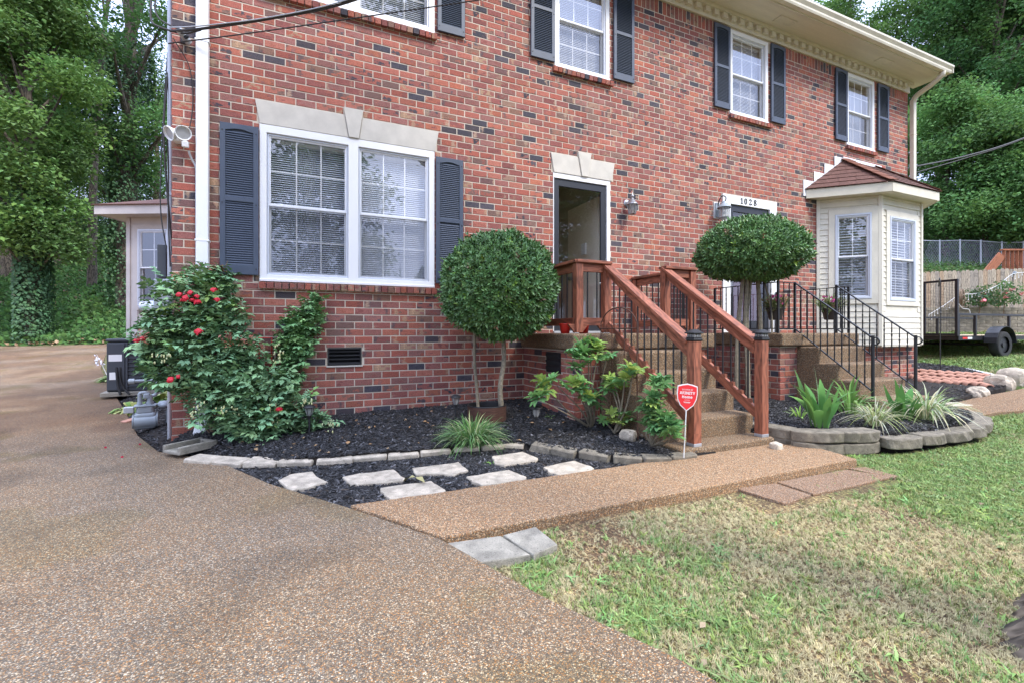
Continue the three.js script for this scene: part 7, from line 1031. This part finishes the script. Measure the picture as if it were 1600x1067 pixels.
// right of the house
R = rng(1002); const RW = 'trees of the wood beyond the fence';
tree('woodland_tree', 'forked grey-trunked tree rising above the picket fence', ...at(1556, 27), 21, { r: 0.34, crownBase: 0.42, w: 4.6, lumps: 18, dens: 0.8, col: [0.075, 0.17, 0.05] });
for (const [px, Z, H, w, d, c] of [[1478, 24, 8.6, 2.9, 1.3, 1.5], [1545, 22.5, 7.2, 3.0, 1.4, 1.45], [1610, 22, 8.0, 3.2, 1.3, 1.4], [1690, 23, 9, 3.4, 1.2, 1.3]]) tree('understory_tree', 'bright light-green young tree just behind the chain-link fence', ...at(px, Z), H, { w, dens: d, crownBase: 0.16, lumps: 18, leaf: 0.8, col: [0.09 * c, 0.18 * c, 0.05 * c], group: 'bright young trees behind the chain-link fence' });
for (const [px, Z, H, w, d] of [[1468, 30, 18, 4.2, 0.7], [1512, 34, 20, 4.6, 0.7], [1620, 30, 19, 4.6, 0.8], [1680, 34, 20, 5, 0.8], [1410, 35, 17, 4.2, 0.6], [1345, 38, 20, 4.6, 0.5], [1285, 41, 20, 4.6, 0.42], [1575, 39, 18, 5, 0.7], [1740, 27, 18, 5, 0.9], [1225, 44, 21, 4.4, 0.3]]) tree('woodland_tree', 'tall dark-leaved tree in the wood up the hill', ...at(px, Z), H, { w, dens: d, crownBase: 0.3, lumps: 17, col: [0.115, 0.22, 0.055], group: RW });
for (let k = 0; k < 12; k++) shrub('leafy green shrub on the slope behind the fence', ...at(1440 + k * 22 + rr(-8, 8), rr(25, 33)), rr(1.5, 2.4), rr(2, 4), [0.06, 0.14, 0.04], 'shrubs on the slope behind the fence', 120);
// front yard tree whose root flare shows by the lawn; its crown is mirrored in the panes
{
  R = rng(1003); const g = thing('yard_tree', 'rough-barked tree whose flared base stands in the bare lawn', 'tree', [2.67, LAWN - 0.05, 5.09]); const pos = [], uv = [], idx = [], N = 140, S = 130; for (let i = 0; i <= S; i++) { const y = Math.pow(i / S, 1.8) * 5.2, r = 0.2 - 0.012 * y + 0.33 * Math.exp(-y * 4.2); for (let k = 0; k <= N; k++) { const a = (k % N) / N * 6.2832, rid = 0.04 * (fbm(Math.cos(a) * 5 + 30, Math.sin(a) * 5 + y * 0.9 + 30, 4) - 0.5) + 0.035 * smooth(Math.abs(fbm(Math.cos(a) * 11 + 60 + y * 0.8, Math.sin(a) * 11 + y * 2.2 + 60, 2) - 0.5) * 6), flare = 0.05 * Math.exp(-y * 6) * Math.sin(a * 5 + 1) ; const q = r + rid + flare; pos.push(Math.cos(a) * q, y, Math.sin(a) * q); uv.push(k / N * 1.4, y); } } for (let i = 0; i < S; i++) for (let k = 0; k < N; k++) { const a = i * (N + 1) + k, b = a + N + 1; idx.push(a, b, a + 1, b, b + 1, a + 1); } const q = new THREE.BufferGeometry(); q.setAttribute('position', new THREE.Float32BufferAttribute(pos, 3)); q.setAttribute('uv', new THREE.Float32BufferAttribute(uv, 2)); q.setIndex(idx); q.computeVertexNormals();
  const wd = [clean(q)], cs = farLeaf.map((f) => new Copies(f, M.leaf)); for (let i = 0; i < 10; i++) { const a = i * 2.4, c = V(Math.cos(a) * rr(0.6, 2.2), rr(7, 10), Math.sin(a) * rr(0.6, 2.2) + 1.2); wd.push(clean(limb([V(0, 5, 0), V(c.x * 0.4, 5.8, c.z * 0.4), c], 0.1, 0.02, 6))); for (let k = 0; k < 42; k++) { const d = V(rr(-1, 1), rr(-1, 1), rr(-1, 1)); cs[k % 3].add(c.clone().add(d.multiplyScalar(0.85)), E3(rr(-0.4, 0.4), rr(0, 6.28), rr(-0.4, 0.4)), rr(0.6, 1), vary([0.08, 0.17, 0.05])); } } mesh('trunk', merge(wd), M.barkNear, g); cs.forEach((c) => c.build('crown', g));
}
R = rng(1004); for (const [x, z, H] of [[0.5, 13, 10], [10.8, 13.5, 9.5], [18, 20, 12], [-12, 26, 9], [14, 36, 8], [26, 30, 8], [-20, 18, 10]]) tree('street_tree', 'leafy tree across the street, mirrored in the panes', x, z, H, { w: H * 0.32, dens: 0.8, crownBase: 0.28, lumps: 16, group: 'trees across the street' });
// ground cover on the banks
{
  R = rng(1005); const a = new Copies(leafy(6, 61, 0.16, 0.12, 0.16), M.leaf), b = new Copies(leafy(6, 62, 0.14, 0.10, 0.16), M.leaf), dead = new Copies(leafy(3, 63, 0.13, 0.08, 0.12), M.soft);
  for (let i = 0; i < 15000; i++) { const Z = 20.0 + 24 * Math.pow(R(), 1.6), u = rr(-1.35, -0.62), p = alongR(u, Z); a.add(V(p.x, ground(p.x, p.z) + rr(0.02, 0.14), p.z), E3(rr(-0.5, 0.5), rr(0, 6.28), rr(-0.5, 0.5)), rr(0.7, 1.4), vary([0.085, 0.18, 0.045], 0.45)); }
  for (let i = 0; i < 9000; i++) { const Z = rr(16, 34), u = rr(0.75, 1.5), p = alongR(u, Z); if (Z < 20 && R() < 0.7) continue; b.add(V(p.x, ground(p.x, p.z) + rr(0.02, 0.12), p.z), E3(rr(-0.5, 0.5), rr(0, 6.28), rr(-0.5, 0.5)), rr(0.7, 1.3), vary([0.08, 0.16, 0.045], 0.45)); }
  for (let i = 0; i < 1500; i++) { const Z = R() < 0.5 ? rr(19.8, 21) : rr(20, 33), p = alongR(rr(-1.3, -0.7), Z); dead.add(V(p.x, ground(p.x, p.z) + rr(0.04, 0.12), p.z), E3(rr(-0.4, 0.4), rr(0, 6.28), rr(-0.4, 0.4)), rr(0.7, 1.5), vary([0.30, 0.19, 0.10], 0.4)); }
  tag(a.build(numbered('ground_cover')), 'leafy green ground cover on the shaded bank past the driveway', 'ground cover'); tag(b.build(numbered('ground_cover')), 'sparse green ground cover on the slope behind the fence', 'ground cover'); tag(dead.build(numbered('leaf_litter')), 'brown fallen leaves along the far edge of the driveway', 'leaf litter');
}
renderer.render(scene, camera);
